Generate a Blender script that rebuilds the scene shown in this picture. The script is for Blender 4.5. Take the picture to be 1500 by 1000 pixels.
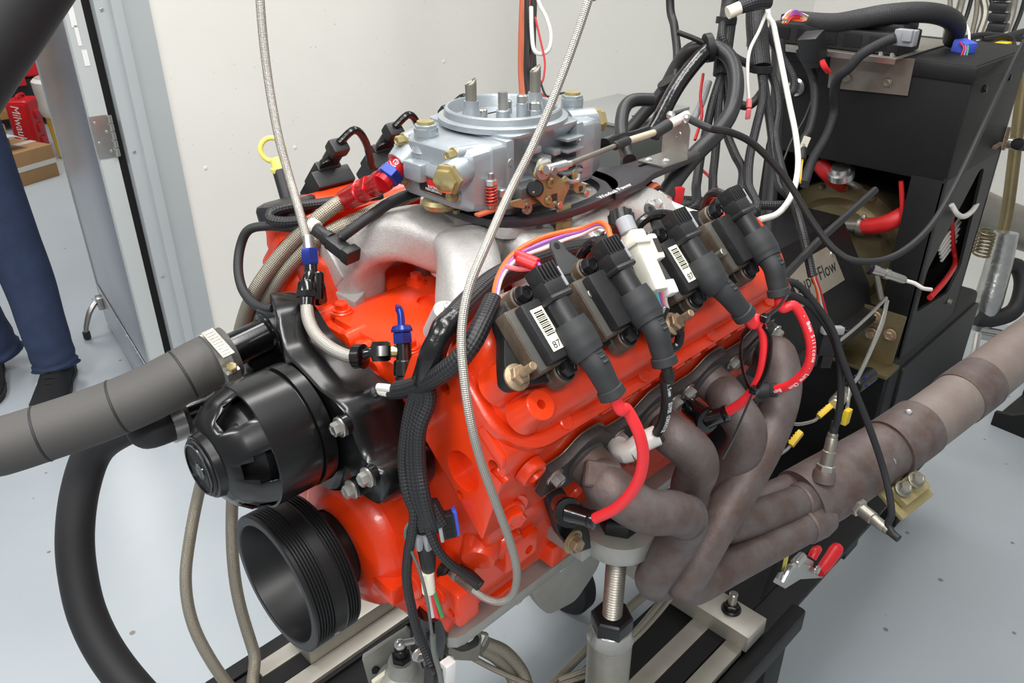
import bpy, bmesh, math, random
import numpy as np
from mathutils import Matrix, Vector
random.seed(7)
for _o in list(bpy.data.objects): bpy.data.objects.remove(_o)
SC = bpy.context.scene
COL = SC.collection
PI = math.pi
# ------------------------------------------------------------------ camera
# world: +X runs back along the crankshaft, +Y to the far bank / wall, +Z up,
# origin at the crank centre in the front face of the crank pulley (metres)
FPX = 1179.0
def _rot(yaw, pitch, roll):
    cy, sy, cp, sp = math.cos(yaw), math.sin(yaw), math.cos(pitch), math.sin(pitch)
    f = np.array([cy*cp, sy*cp, -sp]); r = np.array([sy, -cy, 0]); d = np.cross(f, r)
    cr, sr = math.cos(roll), math.sin(roll)
    return np.array([cr*r+sr*d, -sr*r+cr*d, f])
CM = _rot(math.radians(45.16), math.radians(28.57), math.radians(.115))
CP = np.array([-.273, -.647, .659])
cam_d = bpy.data.cameras.new('camera'); cam = bpy.data.objects.new('camera', cam_d); COL.objects.link(cam)
cam_d.sensor_width = 36; cam_d.lens = FPX/1500*36; cam_d.clip_start = .02
cam.matrix_world = Matrix(((CM[0][0], -CM[1][0], -CM[2][0], CP[0]), (CM[0][1], -CM[1][1], -CM[2][1], CP[1]),
                           (CM[0][2], -CM[1][2], -CM[2][2], CP[2]), (0, 0, 0, 1)))
SC.camera = cam
# measuring helper: a sight line of the photograph cut with a plane of the place
def U(px, py, t=None, x=None, y=None, z=None, b=None):
    d = np.array([px-750, py-500, FPX]) @ CM / FPX
    if x is not None: t = (x-CP[0])/d[0]
    elif y is not None: t = (y-CP[1])/d[1]
    elif z is not None: t = (z-CP[2])/d[2]
    elif b is not None:
        n = np.array([0, -.70711, .70711]); t = (b-n@CP)/(n@d)
    return Vector(CP+t*d)
def UP(pts): return [U(p[0], p[1], p[2]) for p in pts]
# ------------------------------------------------------------------ world, lights, exposure
W = bpy.data.worlds.new('world'); SC.world = W; W.use_nodes = True
bg = W.node_tree.nodes['Background']; bg.inputs[0].default_value = (.93, .97, 1, 1); bg.inputs[1].default_value = .40
def area(name, loc, size, power, rot=(0, 0, 0), col=(1, .985, .96)):
    l = bpy.data.lights.new(name, 'AREA'); l.shape = 'RECTANGLE'; l.size, l.size_y = size; l.energy = power; l.color = col
    o = bpy.data.objects.new(name, l); COL.objects.link(o); o.location = loc; o.rotation_euler = rot; return o
area('overhead_light', (-1.1, -1.5, 1.85), (1.25, .35), 50)  # added fill, no known fixture: lights front faces from behind the camera
area('overhead_light', (-1.5, .3, 1.85), (.35, 1.25), 50)  # another added fill, brightening the front-facing sides from the left
area('overhead_light', (.1, -.35, 1.85), (.35, 1.25), 30)
area('overhead_light', (1.5, .2, 1.85), (.35, 1.25), 22)
area('overhead_light', (.6, .6, 1.85), (1.25, .35), 18)
area('overhead_light', (1.15, 4.75, 1.85), (.9, 1.6), 48)
area('overhead_light', (-.6, 3.1, 1.85), (.45, 1.3), 30)
SC.view_settings.view_transform = 'Standard'; SC.view_settings.look = 'None'
SC.view_settings.gamma = 1; SC.view_settings.use_curve_mapping = False
SC.view_settings.exposure = -0.08
# ------------------------------------------------------------------ materials
def lin(c): return tuple(((v/255)/12.92 if v/255 <= .04045 else ((v/255+.055)/1.055)**2.4) for v in c)
MT = {}
def mat(name, rgb, rough=.5, metal=0., noise=0., nscale=40., rgb2=None, bump=0., bscale=200., coat=0., spec=.5, emit=0.):
    m = bpy.data.materials.new(name); m.use_nodes = True; nt = m.node_tree; N = nt.nodes; L = nt.links
    p = N['Principled BSDF']; c = lin(rgb)
    p.inputs['Base Color'].default_value = (*c, 1); p.inputs['Roughness'].default_value = rough; p.inputs['Metallic'].default_value = metal
    p.inputs['Specular IOR Level'].default_value = spec
    if coat: p.inputs['Coat Weight'].default_value = coat; p.inputs['Coat Roughness'].default_value = .08
    tc = None
    if noise or bump: tc = N.new('ShaderNodeTexCoord')
    if noise:
        n = N.new('ShaderNodeTexNoise'); n.inputs['Scale'].default_value = nscale; n.inputs['Detail'].default_value = 6; n.inputs['Roughness'].default_value = .65
        L.new(tc.outputs['Object'], n.inputs['Vector'])
        r = N.new('ShaderNodeValToRGB'); r.color_ramp.elements[0].position = .36; r.color_ramp.elements[1].position = .66
        c2 = lin(rgb2) if rgb2 else tuple(v*.55 for v in c)
        r.color_ramp.elements[1].color = (*c, 1); r.color_ramp.elements[0].color = (*[a*(1-noise)+b*noise for a, b in zip(c, c2)], 1)
        L.new(n.outputs['Fac'], r.inputs['Fac']); L.new(r.outputs['Color'], p.inputs['Base Color'])
    if bump:
        n2 = N.new('ShaderNodeTexNoise'); n2.inputs['Scale'].default_value = bscale; n2.inputs['Detail'].default_value = 3
        L.new(tc.outputs['Object'], n2.inputs['Vector'])
        b = N.new('ShaderNodeBump'); b.inputs['Strength'].default_value = bump; b.inputs['Distance'].default_value = .0015
        L.new(n2.outputs['Fac'], b.inputs['Height']); L.new(b.outputs['Normal'], p.inputs['Normal'])
    MT[name] = m; return m
def braid(name, rgb, rgb2, rough, metal, k):
    m = mat(name, rgb, rough, metal); nt = m.node_tree; N = nt.nodes; L = nt.links; p = N['Principled BSDF']
    uv = N.new('ShaderNodeUVMap'); sp = N.new('ShaderNodeSeparateXYZ'); L.new(uv.outputs[0], sp.inputs[0])
    def mth(op, a, b=None):
        n = N.new('ShaderNodeMath'); n.operation = op
        for i, v in enumerate((a, b)):
            if v is None: continue
            if isinstance(v, (int, float)): n.inputs[i].default_value = v
            else: L.new(v, n.inputs[i])
        return n.outputs[0]
    s = mth('MULTIPLY', mth('ADD', sp.outputs[0], sp.outputs[1]), k); d = mth('MULTIPLY', mth('SUBTRACT', sp.outputs[0], sp.outputs[1]), k)
    h = mth('ADD', mth('MULTIPLY', mth('MULTIPLY', mth('SINE', s), mth('SINE', d)), .5), .5)
    mx = N.new('ShaderNodeMix'); mx.data_type = 'RGBA'; mx.inputs[6].default_value = (*lin(rgb2), 1); mx.inputs[7].default_value = (*lin(rgb), 1)
    L.new(h, mx.inputs[0]); L.new(mx.outputs[2], p.inputs['Base Color'])
    b = N.new('ShaderNodeBump'); b.inputs['Strength'].default_value = .7; b.inputs['Distance'].default_value = .0008
    L.new(h, b.inputs['Height']); L.new(b.outputs['Normal'], p.inputs['Normal']); return m
mat('orange', (230, 60, 14), .34, 0, .25, 18, (210, 46, 9), .12, 260, .25)
mat('cast_alu', (184, 182, 179), .5, .35, .35, 240, (150, 148, 145), .35, 600)
mat('pan_alu', (168, 168, 162), .5, .5, .25, 60, (140, 138, 132), .2, 400)
mat('carb', (166, 173, 178), .36, .55, .25, 60, (140, 147, 152), .1, 500)
mat('carb_dark', (112, 116, 116), .45, .6, .3, 60)
mat('gold', (166, 153, 108), .38, .4, .45, 70, (126, 115, 82))
mat('brass', (212, 194, 138), .25, .85)
mat('steel', (188, 186, 180), .3, .9, .25, 60, (150, 147, 140))
mat('zinc', (205, 205, 203), .28, .85)
mat('dull_steel', (158, 154, 144), .42, .8, .4, 25, (128, 122, 110), .08, 300)
mat('bed_steel', (184, 180, 171), .42, .6, .45, 14, (156, 149, 135), .05, 300)
mat('nut_black', (28, 28, 30), .35, .3)
mat('black_gloss', (9, 9, 10), .2, 0, .2, 30, (20, 20, 21), 0, 1, .4)
mat('motor_black', (10, 10, 11), .27, 0, .2, 30, (18, 18, 19), 0, 1, .1)
mat('black_satin', (17, 17, 18), .42, 0, .3, 30, (25, 25, 26))
mat('anod', (74, 72, 77), .36, .6)
mat('black_plastic', (30, 30, 32), .45, 0, .3, 120, (44, 44, 45), .08, 500)
mat('coil_boot', (42, 43, 45), .62, 0, .3, 60, (36, 37, 38))
mat('rubber', (31, 31, 33), .6, 0, .3, 20, (28, 28, 30))
mat('hose_grey', (74, 72, 70), .65, 0, .25, 16, (62, 60, 58), .06, 300)
mat('powder', (18, 18, 19), .55, 0, .2, 400, (13, 13, 14), .25, 900, 0, .35)
mat('powder_grey', (34, 35, 35), .5, 0, .2, 300, (28, 29, 29), .2, 900, 0, .4)
mat('tape', (20, 20, 21), .22, 0, 0, 1, None, .5, 90)
mat('conduit', (34, 34, 36), .45, 0, .3, 60, (24, 24, 26))
mat('grey_plastic', (150, 152, 156), .45)
mat('ivory', (216, 213, 200), .45)
mat('white_plastic', (228, 228, 226), .5)
mat('porcelain', (226, 222, 216), .35)
mat('red_wire', (226, 44, 52), .42, 0, .2, 40, (200, 34, 40))
mat('red_fit', (205, 40, 48), .25, .6)
mat('blue_fit', (44, 58, 140), .25, .6)
mat('blue_plastic', (70, 95, 215), .4)
mat('red_plastic', (208, 30, 38), .4)
mat('red_hose', (196, 30, 32), .5, 0, .3, 30, (160, 22, 24))
mat('orange_wire', (240, 100, 40), .45); mat('purple_wire', (150, 90, 170), .45); mat('green_wire', (60, 150, 90), .45)
mat('white_wire', (215, 212, 205), .5); mat('yellow_wire', (225, 195, 60), .45); mat('black_wire', (22, 22, 23), .5)
mat('teal_wire', (90, 190, 180), .45); mat('pink', (235, 120, 125), .45); mat('thin_red', (190, 30, 34), .5); mat('copper', (184, 92, 60), .5)
mat('yellow', (228, 216, 110), .45); mat('yellow_plug', (226, 190, 40), .5, 0, .2, 60, (190, 150, 30))
mat('bolt_rust', (170, 150, 125), .5, .6, .6, 160, (120, 90, 66))
mat('core_rust', (98, 88, 76), .55, .3, .8, 55, (72, 54, 42))
mat('core_top', (90, 90, 86), .5, .3, .4, 60, (68, 62, 54))
mat('ear_grey', (66, 68, 68), .5, .2)
mat('label', (238, 234, 214), .5); mat('ink', (20, 20, 22), .6); mat('print_white', (235, 235, 235), .5); mat('print_dark', (52, 48, 44), .6)
mat('header', (108, 102, 101), .56, .35, 1., 22, (92, 74, 68), .25, 300)
mat('header_dark', (80, 77, 77), .62, .35, .7, 30, (58, 52, 50), .25, 300)
mat('pipe', (138, 129, 123), .56, .3, .8, 9, (120, 104, 98), .15, 300)
mat('gold_case', (124, 112, 82), .4, .65, .6, 9, (92, 82, 58))
mat('jeans', (46, 60, 90), .85, 0, .6, 14, (34, 45, 70), .4, 700)
mat('shoe', (26, 27, 29), .8, 0, .3, 60, (18, 18, 19), .3, 500); mat('sole', (38, 39, 41), .7)
mat('skin', (205, 160, 135), .55); mat('shirt', (60, 62, 66), .85); mat('hair', (60, 45, 35), .7)
mat('cardboard', (158, 122, 82), .8, 0, .3, 18, (138, 104, 70)); mat('wood', (178, 130, 72), .7, 0, .6, 10, (140, 96, 50))
mat('clear_film', (200, 196, 190), .2); mat('grey_box', (92, 96, 92), .55); mat('orange_plastic', (236, 110, 40), .5); mat('white_cloth', (214, 212, 208), .8)
mat('frame_paint', (176, 181, 183), .45, 0, .2, 8, (164, 169, 171), .04, 80)
mat('cream_metal', (216, 207, 182), .4, .3)
mat('lid_grey', (150, 152, 150), .5, .3)
mat('door_edge', (190, 194, 193), .4, .1)
mat('gap_black', (8, 8, 9), .8)  # near-black that paints in the shade of gaps and holes
mat('door_metal', (204, 206, 211), .33, .8, .4, 2.2, (188, 190, 199), .1, 6)
mat('foil', (190, 190, 188), .3, .9, .3, 40, (120, 120, 118), .9, 60)
mat('block_wall', (92, 94, 96), .8, 0, .4, 5, (66, 68, 70), .3, 60)
mat('spring_red', (205, 70, 60), .3, .6)
braid('braid_steel', (212, 208, 200), (112, 107, 98), .34, .6, 1900)
braid('braid_nickel', (178, 171, 156), (102, 95, 82), .36, .6, 1500)
braid('braid_black', (46, 46, 49), (6, 6, 7), .5, 0, 900)
braid('braid_loom', (50, 50, 54), (14, 14, 15), .55, 0, 1300)
def wall_mat():
    m = mat('wall_paint', (229, 227, 220), .6, 0, .35, 1.6, (216, 213, 206), .05, 40); nt = m.node_tree; N = nt.nodes; L = nt.links
    p = N['Principled BSDF']; old = p.inputs['Base Color'].links[0].from_socket
    tc = N.new('ShaderNodeTexCoord')
    v = N.new('ShaderNodeTexVoronoi'); v.inputs['Scale'].default_value = 34; v.inputs['Randomness'].default_value = 1; L.new(tc.outputs['Object'], v.inputs['Vector'])
    n = N.new('ShaderNodeTexNoise'); n.inputs['Scale'].default_value = 9; L.new(tc.outputs['Object'], n.inputs['Vector'])
    ad = N.new('ShaderNodeMath'); ad.operation = 'MULTIPLY_ADD'; L.new(n.outputs['Fac'], ad.inputs[0]); ad.inputs[1].default_value = .12; L.new(v.outputs['Distance'], ad.inputs[2])
    r = N.new('ShaderNodeValToRGB'); r.color_ramp.elements[0].position = 0; r.color_ramp.elements[0].position = .1; r.color_ramp.elements[1].position = .125
    L.new(ad.outputs[0], r.inputs['Fac'])
    mx = N.new('ShaderNodeMix'); mx.data_type = 'RGBA'; L.new(r.outputs['Color'], mx.inputs[0]); mx.inputs[6].default_value = (*lin((176, 150, 130)), 1)
    r.color_ramp.elements[0].color = (.45, .45, .45, 1)
    L.new(old, mx.inputs[7]); L.new(mx.outputs[2], p.inputs['Base Color'])
wall_mat()
def floor_mat():
    m = mat('floor_paint', (174, 181, 186), .3, 0, .5, 2.2, (164, 172, 179), .12, 7); nt = m.node_tree; N = nt.nodes; L = nt.links
    p = N['Principled BSDF']; old = p.inputs['Base Color'].links[0].from_socket
    tc = N.new('ShaderNodeTexCoord')
    v = N.new('ShaderNodeTexVoronoi'); v.inputs['Scale'].default_value = 11; L.new(tc.outputs['Object'], v.inputs['Vector'])
    n = N.new('ShaderNodeTexNoise'); n.inputs['Scale'].default_value = 5; L.new(tc.outputs['Object'], n.inputs['Vector'])
    ad = N.new('ShaderNodeMath'); ad.operation = 'MULTIPLY_ADD'; L.new(n.outputs['Fac'], ad.inputs[0]); ad.inputs[1].default_value = .10; L.new(v.outputs['Distance'], ad.inputs[2])
    r = N.new('ShaderNodeValToRGB'); r.color_ramp.elements[0].position = 0; r.color_ramp.elements[0].position = .105; r.color_ramp.elements[1].position = .118
    L.new(ad.outputs[0], r.inputs['Fac']); r.color_ramp.elements[0].color = (.25, .25, .25, 1)
    mx = N.new('ShaderNodeMix'); mx.data_type = 'RGBA'; L.new(r.outputs['Color'], mx.inputs[0]); mx.inputs[6].default_value = (*lin((110, 92, 72)), 1)
    L.new(old, mx.inputs[7]); L.new(mx.outputs[2], p.inputs['Base Color'])
floor_mat()
# ------------------------------------------------------------------ mesh helpers
def V(*a): return Vector(a if len(a) > 1 else a[0])
def frame(o, z, x=None):
    z = V(z).normalized()
    if x is None: x = Vector((1, 0, 0)) if abs(z.x) < .9 else Vector((0, 1, 0))
    x = V(x); x = (x-z*x.dot(z)).normalized(); y = z.cross(x)
    m = Matrix((x, y, z)).transposed().to_4x4(); m.translation = V(o); return m
def crom(P, n=6, closed=False):
    P = [V(p) for p in P]
    if len(P) < 3 and not closed: return [P[0].lerp(P[1], i/n) for i in range(n+1)]
    out = []; k = len(P)
    for i in range(k if closed else k-1):
        if closed: a, b, c, d = P[i-1], P[i], P[(i+1) % k], P[(i+2) % k]
        else:
            b, c = P[i], P[i+1]; a = P[i-1] if i else b*2-c; d = P[i+2] if i+2 < k else c*2-b
        for j in range(n):
            t = j/n
            out.append(.5*((2*b)+(c-a)*t+(2*a-5*b+4*c-d)*t*t+(3*b-a-3*c+d)*t**3))
    if not closed: out.append(P[-1])
    return out
class MB:
    def __init__(s): s.v = []; s.f = []; s.uv = {}
    def add(s, vs, fs):
        o = len(s.v); s.v += [V(p) for p in vs]; s.f += [tuple(i+o for i in f) for f in fs]; return s
    def box(s, c, d, m=None):
        c = V(c); h = V(d)/2; vs = [Vector((x*h.x, y*h.y, z*h.z)) for z in (-1, 1) for y in (-1, 1) for x in (-1, 1)]
        vs = [(m @ (p+c) if m is not None else p+c) for p in vs]
        return s.add(vs, [(0, 2, 3, 1), (4, 5, 7, 6), (0, 1, 5, 4), (2, 6, 7, 3), (0, 4, 6, 2), (1, 3, 7, 5)])
    def loft(s, loops, caps=True, closed=False):
        n = len(loops[0]); vs = [p for l in loops for p in l]; fs = []; k = len(loops)
        for i in range(k if closed else k-1):
            for j in range(n):
                a, b = i*n+j, i*n+(j+1) % n; c, d = ((i+1) % k)*n+(j+1) % n, ((i+1) % k)*n+j
                fs.append((a, b, c, d))
        if caps and not closed: fs.append(tuple(range(n-1, -1, -1))); fs.append(tuple((k-1)*n+j for j in range(n)))
        return s.add(vs, fs)
    def lathe(s, o, ax, prof, n=32, x=None, caps=True, a0=0., a1=2*PI, skip=None):
        m = frame(o, ax, x); full = abs(a1-a0-2*PI) < 1e-6; cnt = n if full else n+1
        loops = [[m @ Vector((r*math.cos(a0+(a1-a0)*j/n), r*math.sin(a0+(a1-a0)*j/n), h)) for j in range(cnt)] for h, r in prof]
        if full and skip is None: return s.loft(loops, caps)
        vs = [p for l in loops for p in l]; fs = []
        for i in range(len(loops)-1):
            for j in range(n):
                if skip and skip(i, j): continue
                fs.append((i*cnt+j, i*cnt+(j+1) % cnt, (i+1)*cnt+(j+1) % cnt, (i+1)*cnt+j))
        return s.add(vs, fs)
    def cyl(s, p0, p1, r0, r1=None, n=20):
        p0, p1 = V(p0), V(p1); r1 = r0 if r1 is None else r1
        return s.lathe(p0, p1-p0, [(0, r0), ((p1-p0).length, r1)], n)
    def rod(s, p0, p1, r, n=20, e=None):   # cylinder with eased ends
        p0, p1 = V(p0), V(p1); L = (p1-p0).length; e = e or r*.15
        return s.lathe(p0, p1-p0, [(0, r-e), (e, r), (L-e, r), (L, r-e)], n)
    def hexa(s, p, ax, r, h, x=None): return s.lathe(p, ax, [(0, r*.96), (h*.06, r), (h*.85, r), (h, r*.86)], 6, x)
    def tube(s, P, r, n=12, sm=6, caps=True, closed=False, sq=None):
        P = crom(P, sm, closed) if sm else [V(p) for p in P]
        k = len(P); rs = r if isinstance(r, (list, tuple)) else None
        T = []
        for i in range(k):
            a = P[(i-1) % k] if (closed or i) else P[i]; b = P[(i+1) % k] if (closed or i < k-1) else P[i]
            t = (b-a); T.append(t.normalized() if t.length > 1e-9 else (T[-1] if T else Vector((0, 0, 1))))
        u = Vector((0, 0, 1)) if abs(T[0].z) < .9 else Vector((1, 0, 0)); u = (u-T[0]*u.dot(T[0])).normalized()
        o = len(s.v); ln = 0; lens = []
        for i in range(k):
            if i: u = (u-T[i]*u.dot(T[i])).normalized(); ln += (P[i]-P[i-1]).length
            w = T[i].cross(u); lens.append(ln)
            if rs:
                f = i/(k-1)*(len(rs)-1); q = min(int(f), len(rs)-2); rr = rs[q]+(rs[q+1]-rs[q])*(f-q)
            else: rr = r
            for j in range(n):
                a = 2*PI*j/n
                s.v.append(P[i]+u*math.cos(a)*rr+w*math.sin(a)*rr*(sq or 1))
        r0 = rs[0] if rs else r
        for i in range(k if closed else k-1):
            i2 = (i+1) % k
            for j in range(n):
                s.uv[len(s.f)] = [(2*PI*r0*jj/n, lens[ii] if not (closed and ii == 0 and i) else ln) for ii, jj in ((i, j), (i, j+1), (i2, j+1), (i2, j))]
                s.f.append((o+i*n+j, o+i*n+(j+1) % n, o+i2*n+(j+1) % n, o+i2*n+j))
        if caps and not closed: s.f.append(tuple(o+j for j in range(n-1, -1, -1))); s.f.append(tuple(o+(k-1)*n+j for j in range(n)))
        return s
    def prism(s, poly, m, h, hole=None):
        vs = [m @ Vector((p[0], p[1], z)) for z in (0, h) for p in poly]; n = len(poly)
        fs = [(i, (i+1) % n, n+(i+1) % n, n+i) for i in range(n)]
        if hole is None: fs += [tuple(range(n-1, -1, -1)), tuple(range(n, 2*n))]
        else:          # hole: loop with the same count of points
            vs += [m @ Vector((p[0], p[1], z)) for z in (0, h) for p in hole]
            for i in range(n):
                j = (i+1) % n
                fs += [(2*n+j, 2*n+i, 3*n+i, 3*n+j), (n+i, n+j, 3*n+j, 3*n+i), (j, i, 2*n+i, 2*n+j)]
        return s.add(vs, fs)
    def ball(s, c, r, n=12, sc=(1, 1, 1)):
        c = V(c); m = n//2; vs = [c+Vector((0, 0, -r*sc[2]))]; fs = []
        for i in range(1, m):
            a = -PI/2+PI*i/m
            for j in range(n): vs.append(c+Vector((r*sc[0]*math.cos(a)*math.cos(2*PI*j/n), r*sc[1]*math.cos(a)*math.sin(2*PI*j/n), r*sc[2]*math.sin(a))))
        vs.append(c+Vector((0, 0, r*sc[2])))
        for j in range(n): fs.append((0, 1+(j+1) % n, 1+j)); fs.append((len(vs)-1, len(vs)-1-n+j, len(vs)-1-n+(j+1) % n))
        for i in range(m-2):
            for j in range(n): fs.append((1+i*n+j, 1+i*n+(j+1) % n, 1+(i+1)*n+(j+1) % n, 1+(i+1)*n+j))
        return s.add(vs, fs)
    def mesh(s, name, mt, bev=0., seg=2, ang=32):
        me = bpy.data.meshes.new(name)
        c = sum(s.v, Vector())/len(s.v); me.from_pydata([p-c for p in s.v], [], s.f)
        if s.uv:
            ul = me.uv_layers.new(name='uv')
            for fi, uvs in s.uv.items():
                st = me.polygons[fi].loop_start
                for q, w in enumerate(uvs): ul.data[st+q].uv = w
        bm = bmesh.new(); bm.from_mesh(me)
        bmesh.ops.recalc_face_normals(bm, faces=bm.faces)
        if bev:
            es = [e for e in bm.edges if len(e.link_faces) == 2 and e.calc_face_angle(0) > math.radians(28)]
            bmesh.ops.bevel(bm, geom=es, offset=bev, segments=seg, profile=.6, affect='EDGES', clamp_overlap=True)
        bm.to_mesh(me); bm.free()
        me.shade_smooth(); me.set_sharp_from_angle(angle=math.radians(ang))
        me.materials.append(MT[mt]); return me, c
    def build(s, name, mt, parent=None, bev=0., seg=2, ang=32):
        me, c = s.mesh(name, mt, bev, seg, ang); return put(name, me, c, parent)
WL = {}
def put(name, me, loc, parent=None, rot=None):
    o = bpy.data.objects.new(name, me); COL.objects.link(o)
    WL[o.name] = V(loc); o.location = V(loc)
    if parent is not None: o.parent = parent; o.location = V(loc)-WL[parent.name]
    if rot is not None: o.rotation_mode = 'QUATERNION'; o.rotation_quaternion = rot
    return o
def thing(name, label, cat, loc, group=None):
    e = put(name, None, loc); e.empty_display_size = .03; return tag(e, label, cat, group)
def tag(o, label, cat, group=None, kind=None):
    o['label'] = label; o['category'] = cat
    if group: o['group'] = group
    if kind: o['kind'] = kind
    return o
def struct(o, label=None):
    o['kind'] = 'structure'
    if label: o['label'] = label
    return o
_BM = {}
def bolt(parent, p, ax, r=.006, mt='steel', name='bolt', h=.9, washer=1.35):
    k = (mt, round(h, 2), round(washer, 2))
    if k not in _BM:
        b = MB(); b.lathe((0, 0, 0), (0, 0, 1), [(0, washer), (.22, washer), (.3, washer*.93)], 16)
        b.lathe((0, 0, .28), (0, 0, 1), [(0, 1), (h*.8, 1), (h, .86), (h, .6), (h*.9, .5)], 6)
        me = b.mesh('bolt_'+mt, mt)[0]; cc = sum(b.v, Vector())/len(b.v)
        for q in me.vertices: q.co += cc
        _BM[k] = me
    o = put(name, _BM[k], p, parent, V(ax).to_track_quat('Z', 'Y')); o.scale = (r, r, r); return o
def text_mesh(txt, size, mt, m, depth=.0003, italic=0., align='CENTER'):
    cu = bpy.data.curves.new('lettering', 'FONT'); cu.body = txt; cu.size = size; cu.extrude = depth; cu.align_x = align; cu.align_y = 'CENTER'; cu.shear = italic
    o = bpy.data.objects.new('lettering', cu); COL.objects.link(o); dg = bpy.context.evaluated_depsgraph_get()
    me = bpy.data.meshes.new_from_object(o.evaluated_get(dg)); bpy.data.objects.remove(o)
    me.transform(m); me.materials.clear(); me.materials.append(MT[mt])
    c = m.translation.copy()
    for q in me.vertices: q.co -= c
    return me, c
def lettering(txt, size, mt, m, parent, depth=.0003, italic=0., name='lettering'):
    me, c = text_mesh(txt, size, mt, m, depth, italic); return put(name, me, c, parent)
def rrect(w, h, r, n=6, cx=0., cy=0.):
    out = []
    for sx, sy, a in ((1, 1, 0), (-1, 1, 90), (-1, -1, 180), (1, -1, 270)):
        for i in range(n+1):
            t = math.radians(a+90*i/n); out.append((cx+sx*(w/2-r)+r*math.cos(t), cy+sy*(h/2-r)+r*math.sin(t)))
    return out
def rpoly(P, r, n=4):       # polygon with eased corners
    out = []; k = len(P)
    for i in range(k):
        a, b, c = Vector(P[i-1]), Vector(P[i]), Vector(P[(i+1) % k]); q = min(r, (a-b).length*.45, (c-b).length*.45)
        s, e = b+(a-b).normalized()*q, b+(c-b).normalized()*q
        for j in range(n+1):
            t = j/n; out.append(tuple(s.lerp(b, t).lerp(b.lerp(e, t), t)))
    return out
# bank coordinates: b = height above the crank square to the deck, p = along the deck, outwards and down
S2 = math.sqrt(.5)
def H(x, p, b, side=-1): return Vector((x, side*(b+p)*S2, (b-p)*S2))
def UPT(pts):        # as UP, but a line that comes from above is carried on up to the ceiling
    P = UP(pts)
    if pts[0][1] < 0: P = [Vector((P[0].x, P[0].y, 1.9)), P[0]+Vector((0, 0, .25))]+P
    return P
def hose(name, label, cat, P, r, mt, n=12, sm=6, parent=None, group=None):
    o = MB().tube(P, r, n, sm).build(name, mt, parent)
    if parent is None: tag(o, label, cat, group)
    return o
# ================================================================== the room
ZF = -.85; ZT = 1.95; YW = 1.69
struct(MB().box((.6, 2.2, ZF-.02), (8.2, 10.6, .04)).build('floor', 'floor_paint'), 'glossy light grey painted floor')
struct(MB().box(((.68+2.13)/2, YW+.06, (ZF+ZT)/2), (2.13-.68, .12, ZT-ZF)).build('wall_left', 'wall_paint'), 'speckled white wall behind the engine')
_m = frame((2.13, YW, ZF), (0, 0, 1), (3.2-2.13, 1.04-YW, 0)); _l = math.hypot(3.2-2.13, 1.04-YW)
struct(MB().box((_l/2, .06, (ZT-ZF)/2), (_l, .12, ZT-ZF), _m).build('wall_middle', 'wall_paint'), 'white wall right of the cable bundle')
struct(MB().box((3.26, -.6, (ZF+ZT)/2), (.12, 3.3, ZT-ZF)).build('wall_back', 'wall_paint'), 'white wall behind the dynamometer cabinet')
for i, (px, py) in enumerate([(301, 246), (596, 195), (650, 90), (432, 216)]):
    a = U(px, py, y=YW); w = MB().lathe(a, (0, -1, 0), [(0, .006), (.002, .0055), (.003, .003)], 10).build('screw_cap', 'white_plastic'); struct(w); w.name = 'trim_%d' % (i+1)
    w['label'] = 'small white screw cap on the wall'
# door frame: one folded profile with a stop, standing between the gap and the wall
fm = frame((0, 0, ZF), (0, 0, 1), (1, 0, 0))
prof = [(.537, YW-.006), (.572, YW-.006), (.575, YW-.02), (.603, YW-.02), (.606, YW-.008), (.679, YW-.008), (.679, YW+.14), (.537, YW+.14)]
fr = MB().prism(prof, fm, ZT-ZF).build('trim_5', 'frame_paint', None, .002); struct(fr, 'grey metal door frame with stepped profile')
for zz in (-.62, -.33, .05, .42): bolt(fr, (.553, YW-.0075, zz), (0, -1, 0), .004, 'zinc', 'screw', .4, 1.1)
MB().box((.5235, YW+.07, (ZF+ZT)/2), (.026, .1, ZT-ZF)).build('gap_shade', 'gap_black', fr)  # black strip painted in for the shade of the open door gap
# the door, swung into the next room
A = Vector((.464, 1.70, ZF+.012)); Bq = Vector((.62, 2.60, ZF+.012)); dd = (Bq-A).normalized(); dn = Vector((-dd.y, dd.x, 0))
dm = Matrix(((dd.x, -dn.x, 0, A.x), (dd.y, -dn.y, 0, A.y), (0, 0, 1, A.z), (0, 0, 0, 1)))   # x along door, y through it (+X world side)
DH = ZT-ZF-.1; DW = (Bq-A).length
door = thing('door_1', 'polished metal door standing open towards the next room', 'door', A); del door['category']; struct(door)
MB().box((DW/2, .023, DH/2), (DW, .044, DH), dm).build('leaf', 'door_metal', door, .002)
MB().box((-.002, .023, DH/2), (.005, .046, DH), dm).build('edge_strip', 'door_edge', door, .001)
MB().box((.012, -.001, DH/2), (.022, .003, DH), dm).build('edge_trim', 'door_edge', door, .0008)
MB().box((DW-.008, -.001, DH/2), (.016, .004, DH), dm).build('edge_trim', 'door_edge', door, .0008)
kp = MB().box((DW/2, -.002, .09), (DW-.05, .0025, .17), dm).build('kick_plate', 'door_metal', door, .0005)
for q in np.linspace(.08, DW-.08, 6): bolt(kp, dm @ Vector((q, -.0033, .165)), -dn.to_3d()*-1 if False else dm.to_3x3() @ Vector((0, -1, 0)), .003, 'zinc', 'screw', .3, 1.1)
ds = MB().box((DW-.07, -.014, .115), (.045, .022, .05), dm).build('door_holder', 'steel', door, .004)
MB().tube([dm @ Vector(p) for p in ((DW-.07, -.028, .12), (DW-.085, -.06, .09), (DW-.095, -.085, .04), (DW-.1, -.092, .012))], [.010, .011, .010, .009], 10).build('arm', 'steel', ds)
MB().rod(dm @ Vector((DW-.1, -.092, -.008)), dm @ Vector((DW-.1, -.092, .022)), .014, 14).build('rubber_foot', 'sole', ds)
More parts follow.
